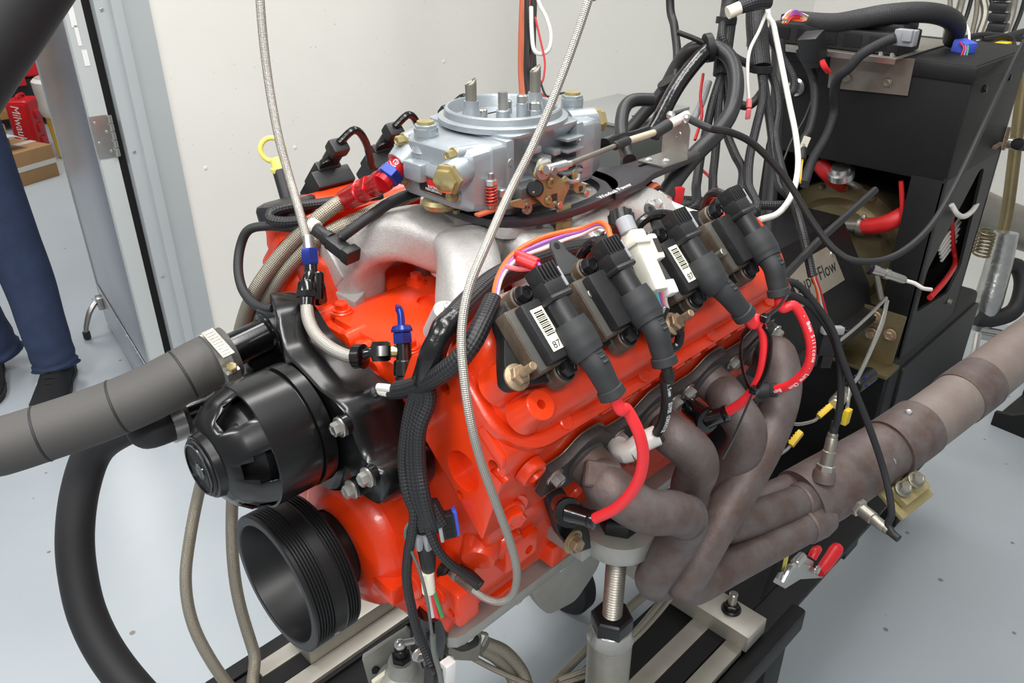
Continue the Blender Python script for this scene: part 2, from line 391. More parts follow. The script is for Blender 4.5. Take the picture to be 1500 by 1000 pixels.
for zc in (.035, .98-.04):
    hg = MB().box((-.006, .02, zc+.0), (.004, .046, .115), dm).build('hinge', 'steel', door, .0008)
    for a, b in ((.008, .04), (.032, .013), (.008, -.014), (.032, -.04)): bolt(hg, dm @ Vector((-.0085, a, zc+b)), dm.to_3x3() @ Vector((-1, 0, 0)), .0035, 'zinc', 'screw', .4, 1.1)
    for k in range(5):
        z0 = zc-.056+k*.0226; MB().rod(dm @ Vector((-.011, .047, z0)), dm @ Vector((-.011, .047, z0+.0215)), .0065, 12, .001).build('knuckle', 'steel', hg)
tapep = MB()
for k, (u0, z0, w, h) in enumerate([(.012, 1.30, .010, .05), (.018, 1.25, .014, .06), (.02, 1.20, .009, .05), (.026, 1.145, .013, .04)]): tapep.box((-.0055, u0, z0), (.001, w, h), dm)
tapep.build('tape_residue', 'white_plastic', door)
# next room: block wall far behind, made of courses
wb = MB().box((1.2, 7.44, .5), (6.4, .1, 2.7)).build('wall_far', 'block_wall'); struct(wb, 'dark grey concrete block wall of the next room')
bme = MB().box((0, 0, 0), (.39, .03, .19)).mesh('block', 'block_wall', .006)[0]
for r in range(7):
    for c in range(7): put('block', bme, (.35+c*.4+(.2 if r % 2 else 0), 7.38, ZF+.1+r*.2), wb)
# red tool case on end
def red_case():
    p = U(45, 222, y=5.65); z0 = ZF
    e = thing('tool_case', 'red plastic tool case with white lettering standing on end', 'tool case', (p.x, 5.65, z0))
    m = Matrix.Translation(Vector((p.x+.03, 5.65, z0))) @ Matrix.Rotation(math.radians(-38), 4, 'Z')
    hgt = (U(40, 142, y=5.65).z-z0)
    MB().box((0, 0, hgt/2), (.15, .19, hgt), m).build('shell', 'red_plastic', e, .03, 3)
    for k in range(3): MB().box((.078, .0, hgt*(.2+.25*k)), (.02, .07, hgt*.16), m).build('latch', 'red_plastic', e, .008)
    MB().box((0, -.097, hgt*.5), (.11, .012, hgt*.86), m).build('side_panel', 'red_plastic', e, .005)
    MB().tube([m @ Vector(q) for q in ((0, -.06, hgt-.005), (0, -.045, hgt+.02), (0, .045, hgt+.02), (0, .06, hgt-.005))], .01, 8, 3).build('handle', 'red_plastic', e)
    lm = frame(m @ Vector((-.01, -.1035, hgt*.5)), m.to_3x3() @ Vector((0, -1, 0)), (0, 0, -1))
    lettering('Milwaukee', hgt*.2, 'print_white', lm, e, .001, .25)
red_case()
p = U(50, 100, y=6.6)
e = thing('tool_box', 'red and black tool box on the bench beside the metal door', 'tool box', (p.x, 6.6, p.z-.1))
MB().box((p.x, 6.6, p.z+.03), (.62, .4, .12)).build('lid', 'red_plastic', e, .03, 3)
MB().box((p.x, 6.6, p.z-.13), (.56, .36, .2)).build('body', 'black_plastic', e, .03, 3)
for q in (-.18, .18): MB().box((p.x+q, 6.39, p.z-.03), (.08, .03, .1)).build('latch', 'red_plastic', e, .008)
ben = thing('work_bench', 'dark work bench against the block wall', 'bench', (p.x, 6.6, ZF)); zt = p.z-.235
MB().box((p.x+.1, 6.7, zt-.03), (1.7, .7, .06)).build('bench_top', 'wood', ben, .006)
for sx in (-.7, .9):
    for sy in (6.42, 6.98): MB().box((p.x+sx, sy, (ZF+zt-.06)/2), (.07, .07, zt-.06-ZF)).build('leg', 'black_satin', ben, .004)
MB().box((p.x+.1, 6.72, ZF+.09), (1.6, .5, .03)).build('shelf', 'black_satin', ben)
for k in range(3):
    b_ = MB().box((p.x-.3+.42*k, 6.75, ZF+.17), (.36, .3, .12)).build('storage_bin', 'black_plastic', None, .015); tag(b_, ['black storage bin on the bench shelf behind the red case', 'black storage bin in the middle of the bench shelf', 'black storage bin at the far end of the bench shelf'][k], 'bin', 'bins under the bench')
# cardboard box
a = U(50, 268, z=ZF)
m = Matrix.Translation(Vector((a.x+.02, a.y, ZF))) @ Matrix.Rotation(math.radians(20), 4, 'Z')
e = thing('cardboard_box', 'closed brown cardboard box taped across, on the floor before the red case', 'box', (a.x, a.y, ZF))
MB().box((.0, .17, .1), (.32, .34, .2), m).build('carton', 'cardboard', e, .006)
MB().box((.0, .17, .2012), (.325, .06, .002), m).build('tape', 'clear_film', e)
MB().box((.0, -.0015, .1), (.32, .002, .03), m).build('tape', 'clear_film', e)
sh = MB(); g = 6; vs = []; fs = []
for i in range(g+1):
    for j in range(g+1): vs.append(m @ Vector((-.16+.2*i/g, .05+.26*j/g, .21+.09*math.sin(2.1*i/g+.5)*math.cos(1.3*j/g-.5))))
for i in range(g):
    for j in range(g): fs.append((i*(g+1)+j, (i+1)*(g+1)+j, (i+1)*(g+1)+j+1, i*(g+1)+j+1))
w = sh.add(vs, fs).build('plastic_sheet', 'clear_film'); tag(w, 'crumpled translucent plastic sheet lying on the cardboard box', 'plastic sheet'); w.modifiers.new('s', 'SOLIDIFY').thickness = .003
# wooden post + lower crate, yellow bin with white liner, orange bottle
c = U(22, 266, z=ZF); w = thing('wooden_crate', 'tall open-slatted wooden crate behind the jeans leg', 'crate', (c.x-.1, c.y, ZF))
for dx, dy in ((0, 0), (-.5, 0), (0, .5), (-.5, .5)): MB().box((c.x-.02+dx, c.y+.05+dy, ZF+.42), (.09, .09, .84)).build('corner_post', 'wood', w, .004)
for k in range(4):
    MB().box((c.x-.27, c.y-.005, ZF+.06+.21*k), (.6, .025, .13)).build('slat', 'wood', w, .003); MB().box((c.x+.035, c.y+.3, ZF+.06+.21*k), (.025, .5, .13)).build('slat', 'wood', w, .003)
c = U(98, 243, z=ZF); c = c+Vector((.02, -.08, 0)); e = thing('waste_bin', 'yellow bin with a white liner folded over its rim', 'bin', (c.x+.15, c.y+.3, ZF))
MB().lathe((c.x+.15, c.y+.3, ZF), (0, 0, 1), [(0, .13), (.01, .14), (.46, .165), (.49, .17), (.49, .15), (.1, .13)], 24).build('barrel', 'yellow_plug', e)
MB().lathe((c.x+.15, c.y+.3, ZF+.28), (0, 0, 1), [(0, .168), (.04, .182), (.09, .174), (.15, .182), (.22, .184), (.24, .16), (.15, .14)], 24).build('liner', 'white_cloth', e)
w = MB().lathe((c.x+.1, c.y+.26, ZF+.45), (0, 0, 1), [(0, .05), (.02, .06), (.2, .06), (.26, .03), (.3, .03)], 16).build('spray_bottle', 'orange_plastic'); tag(w, 'orange bottle sticking out of the lined yellow bin', 'bottle')
# ------------------------------------------------------------------ person in the doorway
def person():
    heel = U(96, 545, z=ZF); toe = U(75, 592, z=ZF); heel2 = U(18, 535, z=ZF)
    e = thing('person', 'person in blue jeans and black trainers walking through the doorway', 'person', (.25, 2.3, ZF))
    d = (toe-heel).normalized(); sd = Vector((-d.y, d.x, 0))
    ank = heel+d*.07; ank.z = ZF+.1; k1 = U(37, 400, y=ank.y+.07); h1 = U(-15, 215, y=ank.y+.1)
    fwd = d; h1 = U(-112, 55, y=ank.y+.17); hip = h1+Vector((-.13, .03, .04))
    ank2 = heel2+Vector((-.1, .04, .1)); ank2 = Vector((heel2.x-.03, heel2.y+.0, ZF+.1)); h2 = Vector((hip.x-.1, hip.y+.03, hip.z-.03)); k2 = (ank2+h2)/2+fwd*.05
    def skin(name, verts, edges, rad, mt, root):
        me = bpy.data.meshes.new(name); c = sum(verts, Vector())/len(verts); me.from_pydata([v-c for v in verts], edges, [])
        me.materials.append(MT[mt]); o = put(name, me, c, e)
        md = o.modifiers.new('skin', 'SKIN'); md.use_smooth_shade = True
        for i, r in enumerate(rad): me.skin_vertices[0].data[i].radius = (r, r)
        me.skin_vertices[0].data[root].use_root = True
        o.modifiers.new('sub', 'SUBSURF').levels = 2; o.modifiers['sub'].render_levels = 2; return o
    ch = hip+Vector((0, 0, .28)); ns = hip+Vector((0, 0, .52)); hd = hip+Vector((0, 0, .7))+fwd*.03
    l, r = sd, -sd
    vs = [hip, ch, ns, ns+Vector((0, 0, .08)), hd, hd+Vector((0, 0, .1)), ns+l*.17-Vector((0, 0, .03)), ns+l*.22-Vector((0, 0, .3)), ns+l*.22-Vector((0, 0, .52))+fwd*.1, ns+l*.22-Vector((0, 0, .6))+fwd*.14,
          ns+r*.17-Vector((0, 0, .03)), ns+r*.22-Vector((0, 0, .3)), ns+r*.22-Vector((0, 0, .52))+fwd*.1, ns+r*.22-Vector((0, 0, .6))+fwd*.14, h1, k1, ank, h2, k2, ank2]
    skin('body', vs, [(0, 1), (1, 2), (2, 3), (3, 4), (4, 5), (2, 6), (6, 7), (7, 8), (8, 9), (2, 10), (10, 11), (11, 12), (12, 13), (0, 14), (14, 15), (15, 16), (0, 17), (17, 18), (18, 19)],
         [.12, .13, .09, .055, .095, .085, .065, .048, .036, .04, .065, .048, .036, .04, .08, .05, .035, .08, .05, .035], 'skin', 0)
    skin('shirt', [hip+Vector((0, 0, .04)), ch, ns, ns+l*.17-Vector((0, 0, .03)), ns+l*.215-Vector((0, 0, .2)), ns+r*.17-Vector((0, 0, .03)), ns+r*.215-Vector((0, 0, .2))], [(0, 1), (1, 2), (2, 3), (3, 4), (2, 5), (5, 6)], [.16, .165, .11, .085, .075, .085, .075], 'shirt', 0)
    MB().ball(hd+Vector((0, 0, .07))-fwd*.015, .105, 14, (1, 1, .9)).build('hair', 'hair', e)
    # jeans: swept leg with folds at the hem
    def leg(pts, rads, name):
        P = crom(pts, 10); n = 20; loops = []; k = len(P)
        for i, q in enumerate(P):
            f = i/(k-1)*(len(rads)-1); a = min(int(f), len(rads)-2); rr = rads[a]+(rads[a+1]-rads[a])*(f-a)
            t = (P[min(i+1, k-1)]-P[max(i-1, 0)]).normalized(); m = frame(q, t, (1, 0, 0))
            low = max(0, (i/(k-1)-.62)/.38)
            loops.append([m @ Vector((math.cos(2*PI*j/n)*rr*(1+.05*low*math.sin(i*1.15+j*.6)), math.sin(2*PI*j/n)*rr*(1+.06*low*math.sin(i*1.0-j*.5+1)), 0)) for j in range(n)])
        return MB().loft(loops).build(name, 'jeans', e)
    hem = ank+Vector((0, 0, -.035)); leg([h1+Vector((0, 0, .06)), h1.lerp(k1, .5), k1, k1.lerp(hem, .5), hem.lerp(k1, .12), hem], [.115, .108, .086, .078, .075, .072, .078], 'jeans_leg')
    hem2 = ank2+Vector((0, 0, -.035)); leg([h2+Vector((0, 0, .06)), h2.lerp(k2, .5), k2, k2.lerp(hem2, .5), hem2.lerp(k2, .12), hem2], [.125, .12, .095, .088, .084, .08, .085], 'jeans_leg')
    MB().lathe(hip-Vector((0, 0, .06)), (0, 0, 1), [(-.02, .1), (0, .165), (.1, .172), (.17, .165), (.17, .1)], 24).build('jeans_waist', 'jeans', e)
    def shoe(hl, dr):
        m = frame((hl.x, hl.y, ZF), (0, 0, 1), dr); L = .30
        prof = [(-.015, .028, .03, .075), (.03, .04, .035, .095), (.09, .042, .036, .105), (.14, .044, .042, .085), (.19, .047, .046, .062), (.24, .046, .044, .048), (.275, .036, .034, .04), (.295, .018, .02, .03)]
        loops = []; sl = []
        for x, wl, wr, h in prof:
            loops.append([m @ Vector((x, y, z)) for y, z in ((-wl*1.2, .012), (-wl*1.25, .03), (-wl*1.05, h*.7), (-wl*.5, h), (wr*.5, h), (wr*1.05, h*.7), (wr*1.25, .03), (wr*1.2, .012))])
            sl.append([m @ Vector((x*1.01+.001, y, z)) for y, z in ((-wl*1.26, 0), (-wl*1.32, .022), (0, .026), (wr*1.32, .022), (wr*1.26, 0))])
        s = MB().loft(loops).build('shoe', 'shoe', e, 0, 2, 60); s.modifiers.new('s', 'SUBSURF').levels = 1; s.modifiers['s'].render_levels = 2
        MB().loft(sl).build('sole', 'sole', s, .003)
        for k in range(5):
            x = .10+.022*k; h = .104-.011*k
            MB().tube([m @ Vector(q) for q in ((x, -.024, h-.008), (x+.004, 0, h+.004), (x, .024, h-.008))], .003, 6, 3).build('lace', 'black_wire', s)
        MB().box((.16, -.046, .05), (.02, .002, .008), m).build('side_mark', 'print_white', s)
    shoe(heel, d); shoe(heel2+Vector((-.06, .02, 0)), (Vector((-.35, -1, 0))).normalized())
person()
# ================================================================== the engine
def cut(o, mb):          # carve a recess into a part (the cutter is thrown away)
    me, c = mb.mesh('cutter', 'ink'); t = bpy.data.objects.new('cutter', me); COL.objects.link(t); t.location = c
    md = o.modifiers.new('cut', 'BOOLEAN'); md.operation = 'DIFFERENCE'; md.object = t; md.solver = 'EXACT'
    bpy.context.view_layer.update(); dg = bpy.context.evaluated_depsgraph_get()
    me2 = bpy.data.meshes.new_from_object(o.evaluated_get(dg)); o.modifiers.clear(); o.data = me2
    bpy.data.objects.remove(t); me2.shade_smooth(); me2.set_sharp_from_angle(angle=math.radians(32))
eng = thing('engine', 'orange painted V8 engine with twin cylinder banks', 'engine', (.35, 0, -.2))
XH0, XH1 = .12, .59
def yz(x): return Matrix(((0, 0, 1, x), (1, 0, 0, 0), (0, 1, 0, 0), (0, 0, 0, 1)))     # 2-D (y,z) -> world, extruded along +X
half = [(-.02, -.078), (-.10, -.062), (-.155, -.036), (-.17, .0), (-.178, .05), (-.196, .09), (-.206, .122), (-.104, .226), (-.085, .25)]
block = MB().prism(rpoly(half+[(-y, z) for y, z in half[::-1]], .006, 2), yz(.138), .50).build('block', 'orange', eng, .003)
# block side furniture on the near side
for x in (.175, .29, .40, .51):
    MB().lathe((x, -.17, .075), (0, -.94, -.3), [(0, .022), (.02, .02), (.026, .017)], 20).build('side_boss', 'orange', block, .001)
b1 = U(750, 752, y=-.222); MB().lathe(b1+Vector((.008, .032, .008)), (-.25, -1, -.25), [(0, .024), (.024, .022), (.03, .02)], 20).build('side_boss', 'orange', block)
bolt(block, b1+Vector((0, .003, 0)), (-.25, -1, -.25), .0125, 'orange', 'bolt', .8, 1.25)
# rectangular lugs low on the front corner
lug = U(772, 800, y=-.19); w = MB().box((lug.x-.012, lug.y+.02, lug.z+.004), (.05, .05, .034)).build('lug', 'orange', block, .004)
cut(w, MB().cyl((lug.x-.002, lug.y-.02, lug.z), (lug.x-.002, lug.y+.01, lug.z), .0055, None, 14))
lg2 = U(800, 795, y=-.165); MB().box((lg2.x+.02, lg2.y+.01, lg2.z-.012), (.05, .05, .03)).build('lug', 'orange', block, .004)
lg3 = U(735, 868, y=-.14); w = MB().box((lg3.x, lg3.y+.01, lg3.z), (.04, .04, .028)).build('lug', 'orange', block, .004)
cut(w, MB().cyl((lg3.x+.004, lg3.y-.03, lg3.z), (lg3.x+.004, lg3.y, lg3.z), .0045, None, 14))
c3 = U(712, 812, x=.142); MB().lathe(c3+Vector((.03, .03, .012)), (-.72, -.5, -.3), [(0, .021), (.045, .02), (.05, .017)], 20).build('drain_boss', 'orange', block)
for px, py in ((735, 735), (785, 745)):
    c4 = U(px, py, y=-.2); MB().box((c4.x, c4.y+.02, c4.z), (.05, .03, .012), None).build('rib', 'orange', block, .004)
fc = MB()
pol = [(-.018, -.082), (-.07, -.07), (-.118, -.052), (-.15, -.03), (-.158, .0), (-.13, .05), (-.115, .11), (-.085, .135), (-.06, .165), (0, .175)]
fc.prism(rpoly(pol+[(-y, z) for y, z in pol[::-1][1:]], .01, 3), yz(.112), .03)
fcov = fc.build('front_cover', 'orange', eng, .004)
MB().lathe((.112, 0, .002), (-1, 0, 0), [(-.01, .092), (.002, .09), (.012, .086), (.022, .076), (.029, .063), (.031, .052), (.03, .047), (.018, .045)], 40).build('seal_housing', 'orange', fcov)
MB().box((.098, -.075, -.012), (.026, .05, .024), None).build('timing_pad', 'orange', fcov, .003)
for y, z, r in ((-.105, .045, .021), (-.104, -.005, .018), (-.075, .12, .02), (.1, .04, .02), (.1, -.02, .018)):
    MB().lathe((.113, y, z), (-1, 0, 0), [(0, r), (.004, r*.96), (.0055, r*.85)], 24).build('pad', 'orange', fcov)
for px, py in ((642, 870), (628, 800), (590, 858)):
    q = U(px, py, x=.108); bolt(fcov, q, (-1, 0, 0), .0085, 'orange')
lm = Matrix.Translation(U(645, 735, x=.137)) @ Matrix(((0, 0, -1, 0), (-1, 0, 0, 0), (0, 1, 0, 0), (0, 0, 0, 1))) @ Matrix.Rotation(math.radians(-75), 4, 'Z')
lug4 = U(668, 892, x=.11); w = MB().box((.122, lug4.y+.012, lug4.z+.0), (.03, .04, .045), None).build('lug', 'orange', fcov, .006)
cut(w, MB().cyl((.09, lug4.y+.004, lug4.z-.006), (.115, lug4.y+.004, lug4.z-.006), .005, None, 14))
MB().box((.124, -.118, -.04), (.03, .06, .04)).build('lower_corner', 'orange', fcov, .012)
# oil pan
pan = MB(); loops = []
for z, sx0, sx1, w in ((-.062, .118, .64, .158), (-.078, .118, .64, .158), (-.079, .128, .63, .142), (-.105, .135, .625, .138), (-.12, .16, .6, .11), (-.17, .3, .59, .1), (-.2, .33, .58, .09)):
    loops.append([Vector((x, y, z)) for x, y in rrect(sx1-sx0, 2*w, .02, 3, (sx0+sx1)/2, 0)])
op = pan.loft(loops).build('oil_pan', 'pan_alu', eng, .002)
for k in range(7): bolt(op, (.15+.078*k, -.149, -.079), (0, 0, -1), .006, 'zinc')
MB().prism(rpoly([(.25, -.075), (.4, -.075), (.385, -.135), (.34, -.165), (.285, -.15), (.262, -.11)], .012, 3), Matrix(((1, 0, 0, 0), (0, 0, 1, -.152), (0, 1, 0, 0), (0, 0, 0, 1))), .012).build('pan_web', 'pan_alu', op, .002)
# heads and valve covers
def bank(side, dx):
    m = Matrix(((0, 0, 1, XH0+dx), (S2*side, S2*side, 0, 0), (-S2, S2, 0, 0), (0, 0, 0, 1)))
    sec = [(-.102, .2345), (-.121, .288), (-.113, .316), (-.088, .345), (.004, .345), (.013, .333), (.063, .2345)]
    hd = MB().prism(rpoly(sec, .004, 2), m, XH1-XH0).build('cylinder_head', 'orange', eng, .002)
    if side < 0:
        c = H(XH0, -.004, .268); ct = MB().cyl(c-Vector((.02, 0, 0)), c+Vector((.016, 0, 0)), .0215, None, 28)
        cut(hd, ct)
        for p, b, r in ((-.077, .311, .0075), (.006, .317, .007), (.014, .241, .005)):
            q = H(XH0, p, b); cut(hd, MB().cyl(q-Vector((.02, 0, 0)), q+Vector((.014, 0, 0)), r, None, 16))
            MB().lathe(q+Vector((.009, 0, 0)), (-1, 0, 0), [(0, r), (.001, r*.9)], 16).build('threaded_hole', 'dull_steel', hd)
        q = Vector((.15, 0, 0)); z = .195; q = Vector((.15, -.232-(z-.177)*.368, z))
        nrm = Vector((0, -.938, -.3456)); q = U(778, 690, y=-.243)
        MB().lathe(q-nrm*.004, nrm, [(0, .0155), (.009, .0145), (.0105, .0125), (.0105, .0085), (.004, .007)], 24).build('pipe_plug', 'orange', hd)
        q = U(737, 697, y=-.236); cut(hd, MB().cyl(q+nrm*.01, q-nrm*.012, .0055, None, 14))
        # cast shoulder between cover rail and exhaust face
        MB().prism(rpoly([(-.03, .325), (-.03, .341), (.006, .341), (.012, .330)], .003, 2), Matrix(((0, 0, 1, XH0-.004), (-S2, -S2, 0, 0), (-S2, S2, 0, 0), (0, 0, 0, 1))), .05).build('corner_boss', 'orange', hd, .004)
        for k in range(12):
            x = .25+.03*k; MB().box((0, 0, 0), (.016, .010, .008), frame(H(x, .012, .338), (0, -S2, S2), (1, 0, 0))).build('rail_lug', 'orange', hd, .002)
    # valve cover: rounded-rectangle loops in the (x,p) plane
    L = .478; W_ = .139; cx = .352+dx; cp = -.056; loops = []
    for b, ins in ((.3445, 0), (.3530, 0), (.3555, .003), (.3555, .0095), (.3545, .0115), (.358, .0125), (.372, .0145), (.383, .019), (.3905, .0275), (.3945, .041)):
        rr = max(.012, .05-ins*.8)
        loops.append([H(x, p, b, side) for x, p in rrect(L-2*ins, W_-2*ins, rr, 8, cx, cp)])
    vc = MB().loft(loops).build('valve_cover', 'orange', eng, 0, 2, 40)
    if side < 0:
        up = Vector((0, -S2, S2))
        for px, py, bb, r in ((793, 592, .402, .0135), (873, 529, .400, .0125), (757, 545, .397, .0165), (984, 470, .396, .014), (1085, 405, .397, .012)):
            q = U(px, py, b=bb); bs = MB().lathe(q-up*.03, up, [(0, r*1.25), (.008, r*1.1), (.02, r*1.02), (.029, r), (.03, r*.93), (.03, .0042), (.02, .004)], 28).build('boss', 'orange', vc, 0, 2, 40)
            if r < .014: MB().lathe(q-up*.012, up, [(0, .0043), (.001, .0043)], 12).build('threaded_hole', 'nut_black', bs)
        for x in (.185, .30, .42, .54):
            MB().lathe(H(x, .004, .352), up, [(0, .008), (.006, .0075), (.007, .006)], 16).build('rail_pad', 'orange', vc)
        fr = frame(H(.572, .0, .3535), up, (.95, -.2, -.2))
        lettering('ONLY', .009, 'orange', fr @ Matrix.Translation((0, .001, .0005)), vc, .0006)
        MB().box((0, .002, -.006), (.032, .018, .012), fr).build('cast_pad', 'orange', vc, .002)
    else:
        f = Vector((.196, .212, .318)); MB().lathe(f-Vector((0, .02, .075)), (0, .25, .97), [(0, .05), (.03, .045), (.05, .032), (.078, .031), (.08, .029)], 32).build('filler_neck', 'orange', vc)
    return hd, vc
bank(-1, 0); bank(1, .048)
# valley cover
zv = .258
vcv = MB().prism(rpoly([(.147, .062), (.147, -.066), (.62, -.066), (.62, .062)], .012, 3), Matrix.Translation((0, 0, zv-.012)), .012).build('valley_cover', 'orange', eng, .003)
MB().prism(rpoly([(.139, .075), (.139, -.082), (.63, -.082), (.63, .075)], .006, 3), Matrix.Translation((0, 0, zv-.03)), .02).build('valley_rail', 'orange', eng, .003)
for px, py in ((501, 457), (610, 414), (600, 512)):
    q = U(px, py, z=zv); MB().lathe(q-Vector((0, 0, .002)), (0, 0, 1), [(0, .013), (.004, .0125), (.005, .011)], 20).build('bolt_pad', 'orange', vcv); bolt(vcv, q+Vector((0, 0, .003)), (0, 0, 1), .008, 'orange')
cut(vcv, MB().cyl(U(632, 440, z=zv)-Vector((0, 0, .004)), U(632, 440, z=zv)+Vector((0, 0, .02)), .017, None, 20))
for (px, py), r in (((465, 470), .012), ((512, 497), .011), ((533, 513), .010), ((553, 540), .014)):
    q = U(px, py, x=.139); MB().lathe(q+Vector((.02, 0, 0)), (-1, 0, 0), [(0, r*1.1), (.018, r), (.024, r), (.026, r*.8)], 18).build('front_boss', 'orange', block)
MB().box((.15, .02, .222), (.05, .13, .02)).build('front_ledge', 'orange', block, .005)
for y in (.115, -.115): MB().box((.155, y, .205), (.04, .05, .05), None).build('front_shoulder', 'orange', block, .008)
# oil filler cap on the far cover, dipstick
fcp = Vector((.197, .2145, .344)); ax = Vector((0, .25, .97))
capm = MB(); n = 48; loops = []
for h, r in ((0, .036), (.003, .0385), (.014, .0385), (.019, .036), (.021, .03)):
    mm = frame(fcp-ax*.022, ax); loops.append([mm @ Vector((rr*math.cos(2*PI*j/n), rr*math.sin(2*PI*j/n), h)) for j in range(n) for rr in [r*(1-.06*(1 if (j % 6) < 2 else 0))]])
capo = capm.loft(loops).build('oil_cap', 'black_plastic'); capo.parent = eng; capo.location = capo.location-WL[eng.name]; capo['label'] = 'black ribbed oil filler cap'
# crank pulley
pul = thing('crank_pulley', 'black dished crank pulley with two ribbed belt tracks', 'pulley', (.03, 0, 0))
R = .083; pr = [(.047, .052), (.044, .058), (.038, .0615), (.004, .0705), (.001, .0715), (0, .0735), (0, .081), (.0015, R)]
x = .004
for k in range(6): pr += [(x, R), (x+.0008, R-.0022), (x+.0019, R-.0022), (x+.0027, R)]; x += .0034
pr += [(x+.001, R), (x+.002, R-.0015), (x+.015, R-.0015), (x+.016, R)]; x += .0165
for k in range(4): pr += [(x, R), (x+.0008, R-.0022), (x+.0019, R-.0022), (x+.0027, R)]; x += .0034
pr += [(x+.001, R), (.057, R-.001), (.058, R-.004), (.058, .05), (.07, .047), (.088, .046)]
MB().lathe((0, 0, 0), (1, 0, 0), [(.05, .0)]+[(.05, .03)]+pr, 72).build('pulley_body', 'black_satin', pul, 0, 2, 25)
MB().hexa((.05, 0, 0), (-1, 0, 0), .017, .008).build('centre_bolt', 'nut_black', pul)
MB().lathe((.088, 0, 0), (-1, 0, 0), [(0, .0455), (.012, .0455), (.014, .043)], 32).build('hub', 'black_gloss', pul)
for a in (70, 205, 320):
    MB().lathe((.048, .042*math.cos(math.radians(a)), .045*math.sin(math.radians(a))), (-1, 0, 0), [(0, .012), (.003, .0115)], 18).build('hub_pad', 'black_satin', pul)
MB().box((.0285, -.049, -.0655), (.004, .0016, .007), Matrix.Rotation(0, 4, 'X')).build('paint_mark', 'grey_plastic', pul)
# electric water pump
pu = thing('water_pump', 'glossy black electric water pump bolted across the front of the engine', 'water pump', (.06, 0, .17))
fo = [(.135, .268), (.10, .285), (.062, .285), (.03, .262), (-.006, .254), (-.043, .243), (-.07, .241), (-.088, .230), (-.099, .207), (-.111, .193), (-.131, .187), (-.134, .166), (-.124, .146), (-.106, .142), (-.09, .143), (-.075, .165), (-.05, .12), (.0, .105), (.05, .12), (.09, .16), (.13, .2), (.147, .23)]
fo2 = [tuple(q)[:2] for q in crom([(a, b, 0) for a, b in fo], 4, True)]
loops = []
cy_, cz_ = 0., .2
for x, s_ in ((.128, 1.0), (.072, 1.0), (.067, .985), (.065, .955)):
    loops.append([Vector((x+(max(0, y-.02)*.42 if x < .1 else 0), cy_+(y-cy_)*s_, cz_+(z-cz_)*s_-.006*(x-.065)/.06)) for y, z in fo2])
MB().loft(loops).build('housing', 'motor_black', pu, 0, 2, 38)
mo = Vector((.066, 0, .186)); MR = .066
mprof = [(0, MR-.006), (.004, MR), (.018, MR), (.019, MR-.004), (.022, MR-.004), (.023, MR-.0005), (.067, MR-.0005), (.0685, MR-.002), (.085, MR-.0075), (.096, MR-.017), (.1025, MR-.0255), (.105, MR-.032), (.112, MR-.0335), (.114, MR-.036)]
def win(i, j): return i in (7, 8) and (j % 12) in ((3, 4, 5, 6, 7, 8) if i == 7 else (4, 5, 6, 7)) 
sh = MB().lathe(mo, (-1, 0, 0), mprof, 72, Vector((0, .2, 1)), True, 0, 2*PI, win).build('motor_shell', 'motor_black', pu, 0, 2, 30)
sd = sh.modifiers.new('s', 'SOLIDIFY'); sd.thickness = .004; sd.offset = -1
MB().lathe(mo, (-1, 0, 0), [(.02, .05), (.07, .05), (.074, .047), (.088, .032), (.098, .028), (.1, .0)], 48).build('motor_core', 'black_satin', pu)
cp_ = MB().lathe(mo-Vector((.112, 0, 0)), (-1, 0, 0), [(-.004, .0), (-.004, .0305), (0, .0305), (.0035, .029), (.0045, .026), (.0045, 0)], 40).build('end_cap', 'black_satin', pu, 0, 2, 30)
MB().lathe(mo-Vector((.1165, .004, 0)), (-1, 0, 0), [(0, .009), (.0015, .0085), (.002, .0045), (.001, 0)], 20).build('cap_emblem', 'black_gloss', cp_)
MB().lathe(mo-Vector((.1165, 0, 0)), (-1, 0, 0), [(0, .0265), (.0012, .0265), (.0012, .0245), (0, .0245)], 40).build('cap_ring', 'black_gloss', cp_)
for px, py in ((505, 622), (545, 695), (522, 713)):
    q = U(px, py, x=.064); MB().rod(q+Vector((.004, 0, 0)), q-Vector((.005, 0, 0)), .011, 18).build('bolt_boss', 'black_gloss', pu); bolt(pu, q-Vector((.005, 0, 0)), (-1, 0, 0), .0072, 'steel', 'bolt', 1.0, 1.45)
t0 = Vector((.136, .112, .240)); tax = Vector((-1, .035, -.13)).normalized()
MB().lathe(t0, tax, [(0, .03), (.02, .03), (.022, .024), (.042, .024), (.044, .019), (.11, .019), (.112, .017), (.112, .014)], 32).build('inlet_tube', 'black_gloss', pu)
MB().hexa(t0+tax*.026, tax, .029, .016).build('inlet_nut', 'black_gloss', pu, .001)
u0 = Vector((.085, .145, .15)); MB().lathe(u0, (-1, .1, 0), [(0, .024), (.05, .022), (.06, .018), (.13, .018)], 24).build('outlet_tube', 'black_gloss', pu)
MB().box((.09, .12, .19), (.05, .04, .05)).build('port_block', 'black_gloss', pu, .008)
